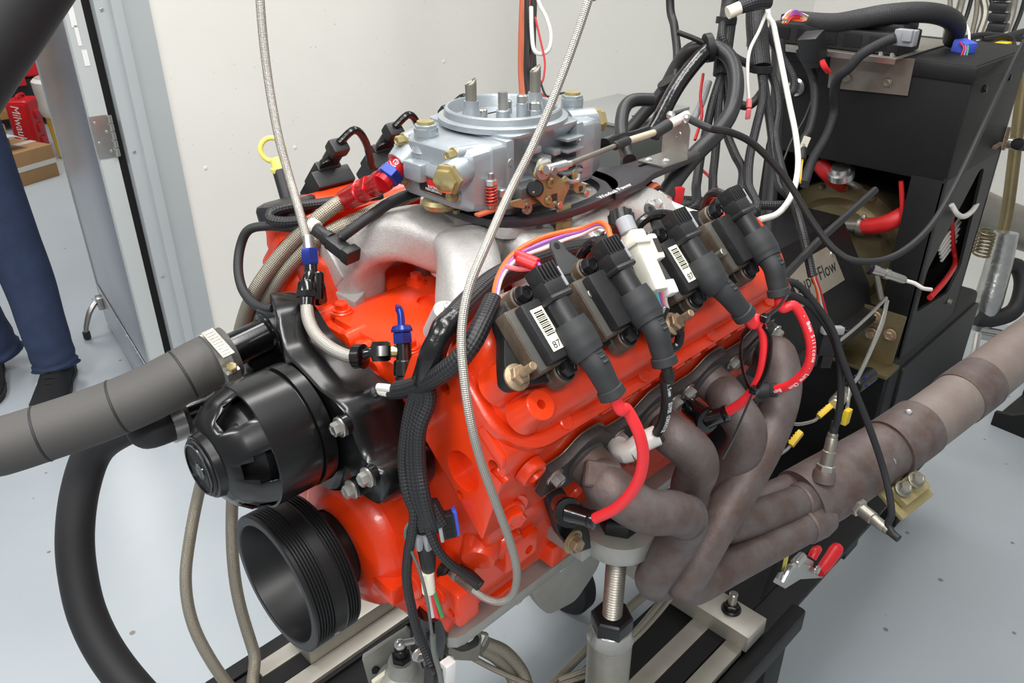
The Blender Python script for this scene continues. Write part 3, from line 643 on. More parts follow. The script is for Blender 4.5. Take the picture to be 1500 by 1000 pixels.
# ================================================================== intake manifold
im = thing('intake_manifold', 'bare cast aluminium intake manifold with arched runners', 'intake manifold', (.37, 0, .26))
loops = []
for z, lx, ly, r in ((.357, .165, .155, .02), (.345, .168, .158, .02), (.343, .172, .135, .03), (.325, .19, .12, .03), (.305, .215, .1, .03), (.285, .22, .08, .03), (.277, .2, .06, .025)):
    loops.append([Vector((x, y, z)) for x, y in rrect(lx, ly, r, 5, .368, 0)])
MB().loft(loops).build('plenum', 'cast_alu', im, .003, 2, 45)
def runner(side, k):
    x1 = (.207 if side < 0 else .218)+.1118*k; x0 = .285+.055*k
    P = crom([V(x0, side*.01, .316), V(x0*.6+x1*.4, side*.05, .327), V(x0*.25+x1*.75, side*.083, .316), V(x1, side*.104, .288), V(x1, side*.112, .25), V(x1, side*.116, .235)], 6)
    loops = []; n = len(P)
    for i, q in enumerate(P):
        t = (P[min(i+1, n-1)]-P[max(i-1, 0)]).normalized(); w = Vector((1, 0, 0)); w = (w-t*w.dot(t)).normalized(); h = t.cross(w)
        f = i/(n-1); ww = .066-.006*f; hh = .058-.004*f
        loops.append([q+w*a+h*b for a, b in rrect(ww, hh, .017, 4)])
    r = MB().loft(loops).build('runner', 'cast_alu', im, 0, 2, 45)
    return x1
for s in (-1, 1):
    for k in range(4): x1 = runner(s, k)
    m = Matrix(((0, 0, 1, .175 if s < 0 else .185), (S2*s, S2*s, 0, 0), (-S2, S2, 0, 0), (0, 0, 0, 1)))
    MB().prism(rpoly([(-.137, .262), (-.137, .312), (-.118, .312), (-.108, .262)], .003, 2), m, .41).build('port_flange', 'cast_alu', im, .002)
rb = frame((.18, .088, .245), (0, 0, 1)); MB().prism(rpoly([(.005, .02), (.005, -.045), (.03, -.03), (.05, .01)], .004, 2), Matrix.Translation((.178, .11, .244)), .016).build('gasket_foot', 'cast_alu', im, .002)
for px, py, y in ((655, 453, -.115), (877, 340, -.112), (962, 300, -.112)):
    q = U(px, py, y=y); ax = Vector((0, -.45, .9)).normalized()
    bs = MB().lathe(q-ax*.035, ax, [(0, .015), (.028, .0135), (.033, .013), (.035, .011)], 22).build('bolt_boss', 'cast_alu', im); bolt(bs, q-ax*.001, ax, .0062, 'zinc', 'bolt', .9, 1.5)
fm_ = frame(U(685, 408, y=-.092), (-.55, -.55, .62), (.55, -.75, -.3)); lettering('VIC', .017, 'cast_alu', fm_ @ Matrix.Rotation(math.radians(60), 4, 'Z'), im, .0008)
gb = U(825, 325, y=-.092); gt = MB().box((0, 0, 0), (.022, .003, .035), frame(gb, (0, 0, 1), (1, 0, 0))).build('gold_tab', 'gold', im, .001); MB().lathe(gb-Vector((-.002, .001, .004)), (0, -1, 0), [(0, .006), (.004, .0055)], 14).build('tab_nut', 'gold', gt)
# black throttle bracket plate: a ring under the carburettor with an arm to the rear
zb = .357
br = thing('throttle_bracket', 'black slotted throttle cable bracket plate under the carburettor', 'bracket', (.45, -.04, zb))
n = 48
def oval(cx, cy, a, b, e=2.6): return [(cx+a*abs(math.cos(t))**(2/e)*math.copysign(1, math.cos(t)), cy+b*abs(math.sin(t))**(2/e)*math.copysign(1, math.sin(t))) for t in [2*PI*j/n for j in range(n)]]
outer = oval(.385, -.012, .112, .088); inner = oval(.378, -.012, .092, .074)
arm = []
for (x, y), t in zip(outer, [2*PI*j/n for j in range(n)]):
    if math.cos(t) > .80: x += .045
    arm.append((x, y))
MB().prism(outer, Matrix.Translation((0, 0, zb)), .0085, inner).build('ring', 'anod', br, .0008)
pa = rpoly([(.46, .02), (.49, -.005), (.53, -.03), (.66, -.035), (.66, -.044), (.55, -.047), (.545, -.053), (.66, -.056), (.66, -.07), (.54, -.08), (.50, -.092), (.44, -.1), (.47, -.06), (.482, -.01)], .006, 3)
MB().prism(pa, Matrix.Translation((0, 0, zb+.0002)), .0083).build('arm', 'anod', br, .0006)
lm = frame((.448, -.0915, zb+.0088), (0, 0, 1), (1, .09, 0)); lettering('Windual Power', .0105, 'print_white', lm, br, .0002, .2)
ca = Vector((.59, -.057, zb+.0085)); w = MB().prism(rpoly([(-.028, -.02), (.028, -.02), (.028, .02), (-.028, .02)], .003, 2), frame(ca+Vector((0, 0, .0005)), (0, 0, 1), (1, 0, 0)), .0022).build('clamp_foot', 'steel', br)
MB().prism(rpoly([(-.02, 0), (.02, 0), (.02, .04), (.012, .05), (-.012, .05), (-.02, .04)], .003, 2), frame(ca+Vector((.026, 0, .0005)), (-1, 0, 0), (0, -1, 0)), .0022).build('clamp_upright', 'steel', br)
for dx, dy in ((-.018, .01), (-.005, -.008)): MB().ball(ca+Vector((dx, dy, .003)), .0055, 10, (1, 1, .6)).build('button_screw', 'zinc', br)
MB().lathe(ca+Vector((.0235, -.004, .03)), (-1, 0, 0), [(0, .0055), (.002, .005), (.002, .003), (.0008, .0025)], 12).build('rivet', 'steel', br)
for dy in (-.012, .012): MB().ball(ca+Vector((.026, dy, .052)), .006, 10).build('clamp_ear', 'zinc', br)
# ================================================================== carburettor
cb = thing('carburetor', 'grey zinc four barrel carburettor with front and rear fuel bowls', 'carburetor', (.36, 0, .366))
z0 = .366
MB().prism(rrect(.118, .132, .01, 3, .357, 0), Matrix.Translation((0, 0, z0)), .014).build('base_plate', 'carb_dark', cb, .002)
body = MB(); loops = []
for z, lx, ly, r in ((z0+.014, .108, .112, .02), (z0+.03, .1, .096, .02), (z0+.05, .104, .1, .02), (z0+.072, .112, .122, .02), (z0+.08, .114, .134, .015), (z0+.084, .114, .136, .015)):
    loops.append([Vector((x, y, z)) for x, y in rrect(lx, ly, r, 5, .357, 0)])
body.loft(loops).build('main_body', 'carb', cb, .002, 2, 40)
for xs in (.3025, .4115): MB().box((xs, 0, z0+.044), (.012, .134, .074)).build('metering_block', 'carb', cb, .003)
MB().lathe((.357, 0, z0+.082), (0, 0, 1), [(0, .071), (.002, .072), (.006, .072), (.007, .068), (.0075, .066), (.014, .0645), (.0155, .063), (.0155, .061), (.013, .0595), (-.01, .057), (-.025, .05)], 64).build('air_horn', 'carb', cb, 0, 2, 30)
for dx in (-.026, .026):
    for dy in (-.026, .026):
        MB().lathe((.357+dx, dy, z0+.06), (0, 0, 1), [(.0, .0225), (.016, .0225), (.0185, .0235), (.0165, .026), (.0, .028)], 28).build('venturi', 'carb', cb)
        MB().lathe((.357+dx, dy, z0+.06), (0, 0, 1), [(0, .0), (.001, .0224), (.002, .0224)], 24).build('throttle_plate', 'carb_dark', cb)
        MB().rod((.357+dx, dy, z0+.068), (.357+dx, dy, z0+.084), .006, 14).build('booster', 'carb', cb)
        MB().box((.357+dx*.5, dy, z0+.081), (.03, .006, .006)).build('booster_arm', 'carb', cb, .001)
MB().rod((.357, 0, z0+.06), (.357, 0, z0+.093), .0078, 18).build('stud_boss', 'carb', cb); MB().cyl((.357, 0, z0+.09), (.357, 0, z0+.112), .0055, None, 16).build('air_cleaner_stud', 'steel', cb)
for dx, top in ((-.036, .126), (.045, .132)):
    MB().lathe((.357+dx, .012 if dx < 0 else -.006, z0+.07), (0, 0, 1), [(0, .013), (.02, .011), (.028, .0085), (.036, .008)], 18).build('vent_boss', 'carb', cb)
    v0 = Vector((.357+dx, .012 if dx < 0 else -.006, z0+.098)); loops = []
    for q in range(9):
        h = (top-.098)*q/8; loops.append([v0+Vector((.0062*math.cos(2*PI*j/20), .0062*math.sin(2*PI*j/20), h if q < 8 else h+.004*math.cos(2*PI*j/20+.6))) for j in range(20)])
    MB().loft(loops, False).build('vent_tube', 'dull_steel', cb).modifiers.new('s', 'SOLIDIFY').thickness = .001
for dx, dy, h, r in ((-.02, .012, .095, .006), (.02, .014, .098, .006), (.03, -.02, .1, .007), (.018, -.012, .108, .0065), (.05, -.028, .096, .0055)):
    MB().rod((.357+dx, dy, z0+.06), (.357+dx, dy, z0+h-.008), r, 14).build('nozzle_boss', 'carb', cb); MB().lathe((.357+dx, dy, z0+h-.008), (0, 0, 1), [(0, r*.95), (.007, r*.95), (.008, r*.75), (.008, .0015)], 14).build('nozzle_screw', 'steel', cb)
# fins and bosses on the near flank
for k in range(4): MB().box((.394, -.066, z0+.03+.0125*k), (.028, .02, .003)).build('fin', 'carb', cb, .0006)
for xx, zz, sx, sz in ((.357, .05, .014, .008), (.34, .064, .016, .008), (.337, .03, .03, .006), (.36, .036, .012, .006), (.373, .055, .012, .007)): MB().box((xx, -.0585, z0+zz), (sx, .02, sz)).build('flank_rib', 'carb', cb, .0025)
for xs in (.3025, .4115):
    MB().lathe((xs, -.0655, z0+.028), (0, -1, 0), [(0, .0052), (.003, .0052), (.0032, .0042), (.001, .004)], 14).build('screw_well', 'carb_dark', cb); MB().lathe((xs, -.067, z0+.058), (0, -1, 0), [(0, .0045), (.0008, .004)], 14).build('screw_pad', 'carb', cb)
# fuel bowls
def bowl(sx, xf):
    xi = .297 if sx < 0 else .417; ln = abs(xf-xi); X = lambda d: xf-sx*d        # d = distance in from the face
    m = frame((xi, 0, z0+.044), (sx, 0, 0), (0, 1, 0)); loops = []
    for h, w, hg, r in ((0, .132, .07, .008), (ln*.4, .132, .07, .008), (ln*.42, .128, .068, .008), (ln*.8, .118, .066, .012), (ln, .1, .058, .014)):
        loops.append([m @ Vector((a, b*1, h)) for a, b in rrect(w, hg, r, 3)])
    bw = MB().loft(loops).build('fuel_bowl', 'carb', cb, .003, 2, 40)
    for y, dz in ((.0405, .072), (-.0405, .072), (.0405, .030), (-.0405, .030)):
        a = Vector((xf-sx*.0, y*1.0, z0+dz)); MB().rod(Vector((xi, y*1.35, z0+dz)), Vector((xf, y*1.02, z0+dz)), .0072, 16).build('screw_boss', 'carb', bw)
        bolt(bw, a, (sx, 0, 0), .0056, 'gold', 'bowl_screw', 1.5, 1.3)
    # needle tower on top, sight plug, inlet boss
    c = Vector((.263, .02, z0+.062)) if sx < 0 else Vector((.452, -.018, z0+.07)); MB().lathe(c, (0, 0, 1), [(0, .017), (.012, .0125), (.016, .0125), (.0165, .013), (.024, .013)], 20).build('needle_tower', 'carb', bw)
    MB().hexa(c+Vector((0, 0, .0235)), (0, 0, 1), .0125, .0045).build('adjuster_nut', 'carb', bw); MB().lathe(c+Vector((0, 0, .028)), (0, 0, 1), [(0, .0095), (.003, .009), (.0035, .003)], 18).build('adjuster_screw', 'gold', bw)
    s = Vector((X(.02), -.03, z0+.04)); d = Vector((sx*.75, -.62, -.1)).normalized() if sx < 0 else Vector((sx*.8, -.55, 0)).normalized()
    if sx < 0: s = U(661, 259, x=xf-.012); d = Vector((-.95, -.28, -.12)).normalized()
    else: s = U(866, 178, x=xf-.008); d = Vector((.92, -.38, .05)).normalized()
    MB().lathe(s-d*.03, d, [(0, .017), (.03, .0162), (.034, .0152)], 24).build('sight_boss', 'carb', bw)
    MB().hexa(s+d*.003, d, .0165, .006).build('sight_nut', 'gold', bw); MB().hexa(s+d*.009, d, .013, .0065).build('sight_plug', 'brass', bw)
    if sx < 0:
        MB().box((X(-.004), .012, z0+.046), (.022, .03, .02)).build('cast_pad', 'carb', bw, .004)
        MB().prism(rpoly([(-.03, .0), (.03, .0), (.03, .013), (-.03, .013)], .004, 2), frame((X(.0), .0, z0+.055), (sx, 0, .25), (0, 1, 0)), .006).build('face_rib', 'carb', bw, .002)
        pm = frame(U(636, 273, x=xf-.0045), (-1, 0, -.12), (0, -1, 0)); pl = MB().box((0, 0, 0), (.05, .019, .0016), pm).build('name_plate', 'brass', bw, .0003)
        MB().box((0, 0, .0009), (.0465, .0165, .0006), pm).build('plate_field', 'ink', pl); MB().box((.0, .0032, .0013), (.019, .0085, .0004), pm).build('plate_emblem', 'red_plastic', pl)
        lettering('RACING', .0045, 'print_white', pm @ Matrix.Translation((0, -.0012, .0016)), pl, .0001); lettering('PERFORMANCE', .0038, 'print_white', pm @ Matrix.Translation((0, -.0046, .0016)), pl, .0001)
        # fuel inlet on the far corner
        i0 = U(597, 228, x=xf+.005); d = (U(566, 262, x=xf-.025)-i0).normalized()
        MB().lathe(i0-d*.012, d, [(0, .02), (.012, .0175), (.026, .0155)], 20).build('inlet_boss', 'carb', bw)
        hm = frame(i0+d*.006+Vector((-.0085, -.0085, .0075)), (-.62, -.5, .6), d); lettering('Holley', .0135, 'carb', hm, bw, .0006, .2)
        MB().lathe(i0+d*.012, d, [(0, .0115), (.014, .0115)], 20).build('inlet_fitting', 'red_fit', bw); MB().hexa(i0+d*.024, d, .0145, .012).build('inlet_nut', 'blue_fit', bw)
        return i0+d*.036, d
inl, ind = bowl(-1, .249); bowl(1, .468)
# accelerator pump below the front bowl
MB().lathe((.262, -.0, z0+.004), (0, 0, 1), [(0, .018), (.006, .021), (.01, .018)], 20).build('pump_cover', 'gold', cb)
for y in (-.016, .016): bolt(cb, (.27, y, z0+.0035), (0, 0, -1), .004, 'gold', 'pump_screw')
# linkage on the near side
lk = -.088
def plate(poly, y, th, mt, name, bev=.0006):
    return MB().prism(poly, Matrix(((1, 0, 0, 0), (0, 0, -1, y), (0, 1, 0, 0), (0, 0, 0, 1))), th).build(name, mt, cb, bev)
def pt(px, py): q = U(px, py, y=lk); return (q.x, q.z)
plate(rpoly([pt(*q) for q in ((783, 247), (788, 233), (797, 230), (806, 236), (812, 255), (822, 262), (826, 256), (833, 262), (832, 275), (826, 286), (822, 300), (808, 305), (796, 302), (782, 288), (778, 280), (790, 277), (794, 270), (780, 258))], .003, 3), lk, .0025, 'gold', 'throttle_lever')
q = U(796, 247, y=lk-.003); MB().lathe(q, (0, -1, 0), [(0, .0115), (.0016, .0115)], 24).build('lever_washer', 'zinc', cb); MB().hexa(q-Vector((0, .002, 0)), (0, -1, 0), .006, .007).build('lever_stud', 'brass', cb)
MB().rod(q-Vector((0, .008, 0)), q-Vector((0, .016, 0)), .005, 14).build('lever_pin', 'steel', cb)
for px, py, r in ((807, 268, .0045), (803, 293, .004)): qq = U(px, py, y=lk-.003); MB().lathe(qq, (0, -1, 0), [(0, r*1.3), (.002, r), (.002, r*.5), (.0005, r*.4)], 16).build('rivet', 'gold', cb)
qq = U(812, 289, y=lk-.0028); MB().box(qq, (.009, .0012, .008)).build('shaft_end', 'print_dark', cb, .002)
plate(rpoly([pt(*q) for q in ((841, 252), (846, 248), (851, 252), (851, 268), (860, 270), (860, 282), (848, 284), (843, 280))], .002, 3), lk+.004, .002, 'gold', 'secondary_lever')
qq = U(851, 276, y=lk+.0015); MB().box(qq, (.006, .0012, .006)).build('shaft_end', 'print_dark', cb, .0015)
MB().tube([U(829, 264, y=lk-.004), U(838, 266, y=lk-.006), U(846, 264, y=lk-.006), U(848, 256, y=lk-.002)], .0022, 10, 5).build('link_rod', 'zinc', cb)
MB().box(U(775, 292, y=lk+.012), (.034, .012, .010)).build('idle_bracket', 'gold', cb, .0015); MB().prism(rpoly([pt(*q) for q in ((750, 296), (766, 292), (772, 300), (772, 306), (752, 303))], .001, 2), Matrix(((1, 0, 0, 0), (0, 0, -1, lk+.004), (0, 1, 0, 0), (0, 0, 0, 1))), .003).build('idle_arm', 'gold', cb)
qq = U(771, 305, y=lk+.004); MB().lathe(qq, (0, -1, 0), [(0, .0065), (.003, .006), (.003, .003), (.001, .0025)], 16).build('idle_screw', 'dull_steel', cb); MB().box(U(785, 288, y=lk+.02), (.05, .014, .006)).build('pump_lever', 'gold', cb, .001)
MB().box(U(770, 278, y=-.072), (.034, .02, .014)).build('base_lug', 'carb_dark', cb, .003); MB().rod(U(784, 276, y=-.075), U(784, 276, y=-.09), .009, 18).build('shaft_collar', 'nut_black', cb)
MB().rod((.35, -.06, z0+.007), (.35, -.095, z0+.007), .0045, 12).build('throttle_shaft', 'steel', cb); MB().rod((.40, -.06, z0+.007), (.40, -.09, z0+.007), .0045, 12).build('throttle_shaft', 'steel', cb)
sp0 = U(720, 300, y=-.07); hx = [sp0+Vector((.0052*math.cos(t), .0052*math.sin(t), .020*t/(12*PI))) for t in np.linspace(0, 12*PI, 110)]
MB().tube(hx, .0011, 6, 0).build('pump_spring', 'spring_red', cb); MB().rod(sp0-Vector((0, 0, .004)), sp0+Vector((0, 0, .034)), .0033, 12).build('pump_stem', 'steel', cb); MB().hexa(sp0+Vector((0, 0, .021)), (0, 0, 1), .0062, .006).build('pump_nut', 'zinc', cb)
MB().box(sp0+Vector((-.004, 0, -.006)), (.034, .008, .003)).build('pump_arm', 'copper', cb, .001); MB().rod(U(735, 288, y=-.07), U(735, 276, y=-.07), .005, 12).build('stop_screw', 'zinc', cb)
# throttle cable with ball end, rod and grey sheath
tc = thing('throttle_cable', 'throttle cable with silver rod end and dark sheath looping to the right', 'cable', U(826, 243, y=lk-.012))
a = U(800, 249, y=lk-.013); b = U(822, 243, y=lk-.013); d = (b-a).normalized()
MB().rod(a, a+d*.03, .0055, 14).build('ball_end', 'zinc', tc); MB().rod(a+d*.028, a+d*.038, .0035, 12).build('rod_nut', 'zinc', tc)
r1 = ca+Vector((.0, 0, .045)); c0 = a+d*.036
MB().cyl(c0, c0.lerp(r1, .5), .0028, None, 12).build('rod', 'dull_steel', tc); MB().rod(c0.lerp(r1, .42), c0.lerp(r1, .56), .0052, 14).build('seal', 'black_plastic', tc); MB().cyl(c0.lerp(r1, .55), r1-Vector((.02, 0, .004)), .0042, None, 14).build('sleeve', 'cream_metal', tc)
MB().rod(r1-Vector((.028, 0, .006)), r1+Vector((.006, 0, .001)), .0075, 14).build('boot', 'coil_boot', tc); MB().rod(r1+Vector((.004, 0, 0)), r1+Vector((.04, -.004, .008)), .006, 14).build('end_sleeve', 'white_wire', tc)
MB().tube([r1+Vector((.035, -.004, .006))]+UP([(1040, 188, 1.0), (1068, 193, 1.04), (1105, 212, 1.07), (1150, 260, 1.09), (1190, 325, 1.1), (1225, 368, 1.1), (1260, 383, 1.1), (1310, 375, 1.12), (1360, 335, 1.15), (1400, 270, 1.2), (1440, 185, 1.28), (1475, 110, 1.4), (1500, 60, 1.45)]), [.0048]*5+[.0048]*5+[.0042]*3, 10, 6).build('sheath', 'rubber', tc)
# ================================================================== ignition coils on the near bank
UPB = Vector((0, -S2, S2)); DNP = Vector((0, -S2, -S2))
def bankm(x): return Matrix(((1, 0, 0, x), (0, -S2, -S2, 0), (0, -S2, S2, 0), (0, 0, 0, 1)))   # (dx, p, b)
CX = [.155, .238, .342, .440]
cbk = thing('coil_bracket', 'black pressed steel coil mounting bracket bolted on the near valve cover', 'bracket', H(.3, -.07, .40))
def bplate(poly, name, z=.401, th=.003):
    pts = rpoly(poly, .008, 3); m = bankm(0)
    v = [m @ Vector((a, b, c)) for c in (z, z+th) for a, b in pts]; n = len(pts)
    return MB().add(v, [(i, (i+1) % n, n+(i+1) % n, n+i) for i in range(n)]+[tuple(range(n-1, -1, -1)), tuple(range(n, 2*n))]).build(name, 'black_satin', cbk, .0008)
def ub(px, py, b=.413):
    q = U(px, py, b=b); return (q.x, (-q.y-q.z)*S2)
bplate([ub(680+x*.26, 360+y*.26) for x, y in ((285, 262), (255, 272), (200, 392), (206, 440), (228, 500), (226, 640), (236, 765), (285, 798), (380, 782), (540, 752), (590, 715))]+[(.19, -.034), (.225, -.036), (.28, -.036), (.30, -.014), (.322, -.013), (.338, -.03), (.39, -.03), (.448, -.03), (.458, -.06), (.456, -.105), (.43, -.12), (.39, -.112), (.30, -.112), (.225, -.115)], 'plate', .3985, .0145)
for xe in (.232, .372):
    q = bplate([(xe-.014, -.108), (xe-.008, -.128), (xe-.007, -.139), (xe, -.144), (xe+.007, -.139), (xe+.008, -.128), (xe+.022, -.108)], 'ear', .411); q.data.materials[0] = MT['ear_grey']
    MB().lathe(H(xe, -.136, .4141), UPB, [(0, .0034), (.0004, .003)], 14).build('dark_ear_disc', 'gap_black', q)  # flat dark disc, the shade of a hole put in as colour
for px, py, bb in ((756, 553, .4135), (985, 475, .4135)):
    q = U(px, py, b=bb); d = (UPB+Vector((.25, .1, 0))).normalized(); MB().lathe(q, UPB, [(0, .0115), (.002, .0115), (.004, .008), (.0045, .007)], 20).build('washer', 'bolt_rust', cbk)
    MB().hexa(q+UPB*.0035, UPB, .0085, .006).build('nut', 'bolt_rust', cbk); MB().rod(q+UPB*.008, q+UPB*.027, .0036, 12).build('stud', 'bolt_rust', cbk)
for px, py in ((862, 433), (1055, 372)):
    q = U(px, py, b=.425); MB().rod(q-UPB*.02, q+UPB*.006, .0045, 12).build('stud', 'dull_steel', cbk); MB().hexa(q-UPB*.016, UPB, .008, .006).build('nut', 'dull_steel', cbk)
COIL_LABEL = ['ignition coil with barcode sticker nearest the water pump, first of four', 'ignition coil without sticker, beside the ivory connector, second from the water pump', 'ignition coil with barcode sticker, third of four from the water pump', 'ignition coil without sticker at the rear of the near valve cover, last of four']
ENDS = []
def coil(i):
    x = CX[i]; m = bankm(x); e = thing('ignition_coil', COIL_LABEL[i], 'ignition coil', H(x, -.07, .404), 'ignition coils on the near bank')
    def bx(c, d, name, mt, par, bev=.002): return MB().box(c, d, m).build(name, mt, par, bev)
    core = bx((.001, -.0685, .4205), (.056, .058, .0165), 'core', 'core_rust', e, .0025); bx((.0005, -.0685, .4282), (.052, .054, .002), 'core_top', 'core_top', core, .0006)
    for p in (-.104, -.034):
        MB().rod(H(x+.002, p, .404), H(x+.002, p, .424), .0105, 18).build('mounting_post', 'core_rust', e); bolt(e, H(x+.002, p, .424), UPB, .0074, 'nut_black', 'bolt', 1.0, 1.25)
        bx((.002, p*.7-.0685*.3, .411), (.022, .03, .008), 'mounting_lug', 'core_top', e, .002)
    hs = bx((.003, -.069, .434), (.042, .053, .012), 'housing', 'black_plastic', e, .003)
    tx = .014; A0 = Vector((tx, 0, .4445))
    def ax(p0, p1, r, name, mt, par=e, n=22, r1=None): return MB().cyl(m @ (A0+Vector((0, p0, 0))), m @ (A0+Vector((0, p1, 0))), r, r1, n).build(name, mt, par)
    MB().rod(m @ (A0+Vector((0, -.089, 0))), m @ (A0+Vector((0, -.06, 0))), .0105, 22).build('tower', 'black_plastic', e)
    bx((tx, -.078, .4395), (.019, .024, .012), 'tower_base', 'black_plastic', e, .003)
    cn = bx((tx, -.096, .4445), (.023, .016, .02), 'connector', 'black_plastic', e, .004); bx((tx, -.0875, .4445), (.026, .006, .023), 'connector_collar', 'black_plastic', e, .003)
    for k in range(6): bx((tx-.0095+.0038*k, -.109, .446), (.0018, .015, .018), 'connector_rib', 'black_plastic', cn, .0005)
    bx((tx, -.108, .443), (.021, .014, .014), 'connector_cap', 'black_plastic', cn, .004); bx((tx+.011, -.101, .452), (.003, .018, .006), 'latch', 'grey_plastic', cn, .001)
    # rubber boot, bent towards the plug
    b0 = m @ (A0+Vector((0, -.066, 0))); dirs = [(.004, .006), (.000, .010), (.014, .006), (-.002, .010)][i]
    b1 = m @ (A0+Vector((.001, -.042, -.001))); b2 = m @ (A0+Vector((dirs[0]*.6, -.024, .000))); b3 = m @ (A0+Vector((dirs[0]*1.6, .002, -dirs[1])))
    bt = MB().tube([b0, b0.lerp(b1, .5), b1, b1.lerp(b2, .45)], [.0145, .016, .0155, .0135], 22, 5).build('boot', 'coil_boot', e)
    MB().tube([b1.lerp(b2, .3), b2, b2.lerp(b3, .5), b3], [.0118, .0112, .0102, .0095], 20, 6).build('boot_neck', 'coil_boot', bt); d = (b3-b2).normalized()
    MB().lathe(b3-d*.006, d, [(0, .0095), (.001, .0115), (.008, .0118), (.009, .010), (.009, .006)], 20).build('boot_lip', 'coil_boot', bt)
    for k in range(3): MB().box(b1.lerp(b2, .55+.25*k)+UPB*.0108, (.006, .003, .002), None).build('boot_ridge', 'coil_boot', bt, .0006)
    ENDS.append((b3, d))
    if i in (0, 2):
        f = frame(H(x-.0055, -.069, .4402), UPB, (1, 0, 0)); lb = MB().box((0, 0, .0001), (.0135, .038, .0004), f).build('barcode_label', 'label', hs)
        y = .016
        for k in range(13):
            w = [.0012, .0006, .0014, .0007, .0006, .0013, .0008, .0006, .0012, .0006, .0014, .0006, .001][k]; MB().box((0, y-w/2, .0004), (.0095, w, .0002), f).build('bar', 'ink', lb); y -= w+.0008
        lettering('87', .0085, 'ink', f @ Matrix.Translation((.0, -.0145, .0004)), lb, .0001)
for i in range(4): coil(i)
def path_text(txt, P, r, size, mt, par, start, nrm):     # printed lettering following a wire
    C = crom(P, 24); L = [0.]
    for i in range(1, len(C)): L.append(L[-1]+(C[i]-C[i-1]).length)
    vs, fs = [], []; d0 = start*L[-1]; nrm = V(nrm).normalized()
    for ch in txt:
        i = max(1, min(len(C)-2, int(np.searchsorted(L, d0)))); t = (C[i+1]-C[i-1]).normalized(); n_ = (nrm-t*nrm.dot(t)).normalized()
        if ch != ' ':
            me, c = text_mesh(ch, size, mt, frame(C[i]+n_*(r+.0003), n_, t), .0001); o = len(vs)
            vs += [q.co+c for q in me.vertices]; fs += [tuple(o+k for k in p.vertices) for p in me.polygons]; bpy.data.meshes.remove(me)
        d0 += size*.62
    return MB().add(vs, fs).build('lettering', mt, par)
# ------------------------------------------------------------------ plug wires
def wire(i, pts, mt, label, txt=None):
    e = thing('plug_wire', label, 'plug wire', ENDS[i][0], 'spark plug wires on the near bank')
    P = [ENDS[i][0]-ENDS[i][1]*.004, ENDS[i][0]+ENDS[i][1]*.015]+UP(pts); MB().tube(P, .0052, 14, 8).build('lead', mt, e)
    return e, P
def boot(e, a, b, c, mt='black_gloss', r=.0095):      # 90-degree plug boot: a on the wire, b elbow, c at the plug
    o = MB().tube([a, a.lerp(b, .5), b], [r*.85, r*.95, r*1.1], 18, 4).build('plug_boot', mt, e)
    MB().tube([b-(c-b).normalized()*.004, b.lerp(c, .3), c], [r*1.35, r*1.25, r*1.1], 18, 4).build('boot_shell', mt, o); MB().lathe(b-(c-b).normalized()*.005, (c-b), [(0, r*.9), (.001, r*1.5), (.005, r*1.55), (.006, r*1.3)], 20).build('boot_flange', mt, o)
    MB().lathe(a, a-b, [(-.002, r*.9), (0, r*.98), (.004, r*.95), (.005, r*.7)], 18).build('boot_collar', mt, o)
e, P = wire(0, [(918, 600, .662), (936, 635, .668), (942, 672, .68), (932, 710, .697), (905, 742, .72), (872, 759, .742)], 'red_wire', 'red plug wire bowing out before the first header tube')
boot(e, U(866, 760, .752), U(833, 750, .765), U(822, 738, .80))
e, P = wire(1, [(974, 552, .722), (977, 585, .742), (972, 615, .768), (963, 633, .79)], 'black_wire', 'black plug wire with white lettering ending in a white ceramic boot')
path_text('MSD  8.5mm  SUPER CONDUCTOR', P, .0052, .0055, 'print_white', e, .18, (-.45, -.75, .5))
bo = MB().tube(UP([(963, 637, .802), (940, 648, .802), (922, 661, .802)]), [.0105, .0105, .0108], 18, 3).build('ceramic_boot', 'porcelain', e)
MB().tube(UP([(925, 660, .802), (912, 662, .806), (903, 648, .83), (893, 634, .86)]), [.0108, .0112, .0112, .011], 18, 3).build('ceramic_elbow', 'porcelain', bo); MB().lathe(U(962, 637, .802), U(975, 628, .802)-U(962, 637, .802), [(0, .009), (.004, .009), (.005, .007)], 16).build('grommet', 'coil_boot', bo)
e, P = wire(2, [(1108, 466, .788), (1119, 490, .793), (1120, 520, .80), (1112, 556, .812), (1092, 585, .826), (1068, 602, .842)], 'red_wire', 'red plug wire tied to its neighbour before the third header tube')
boot(e, U(1062, 606, .852), U(1035, 614, .862), U(1010, 596, .89))
e, P = wire(3, [(1164, 448, .83), (1181, 478, .835), (1188, 510, .842), (1182, 540, .852), (1160, 562, .868), (1138, 570, .884)], 'red_wire', 'red plug wire with white lettering bowing out at the rear of the engine')
boot(e, U(1132, 571, .892), U(1112, 572, .90), U(1085, 558, .925), 'coil_boot', .0085)
path_text('- 8mm Silicone . Low Ohm  8mm', P, .0052, .0062, 'print_white', e, .30, (-.45, -.75, .5))
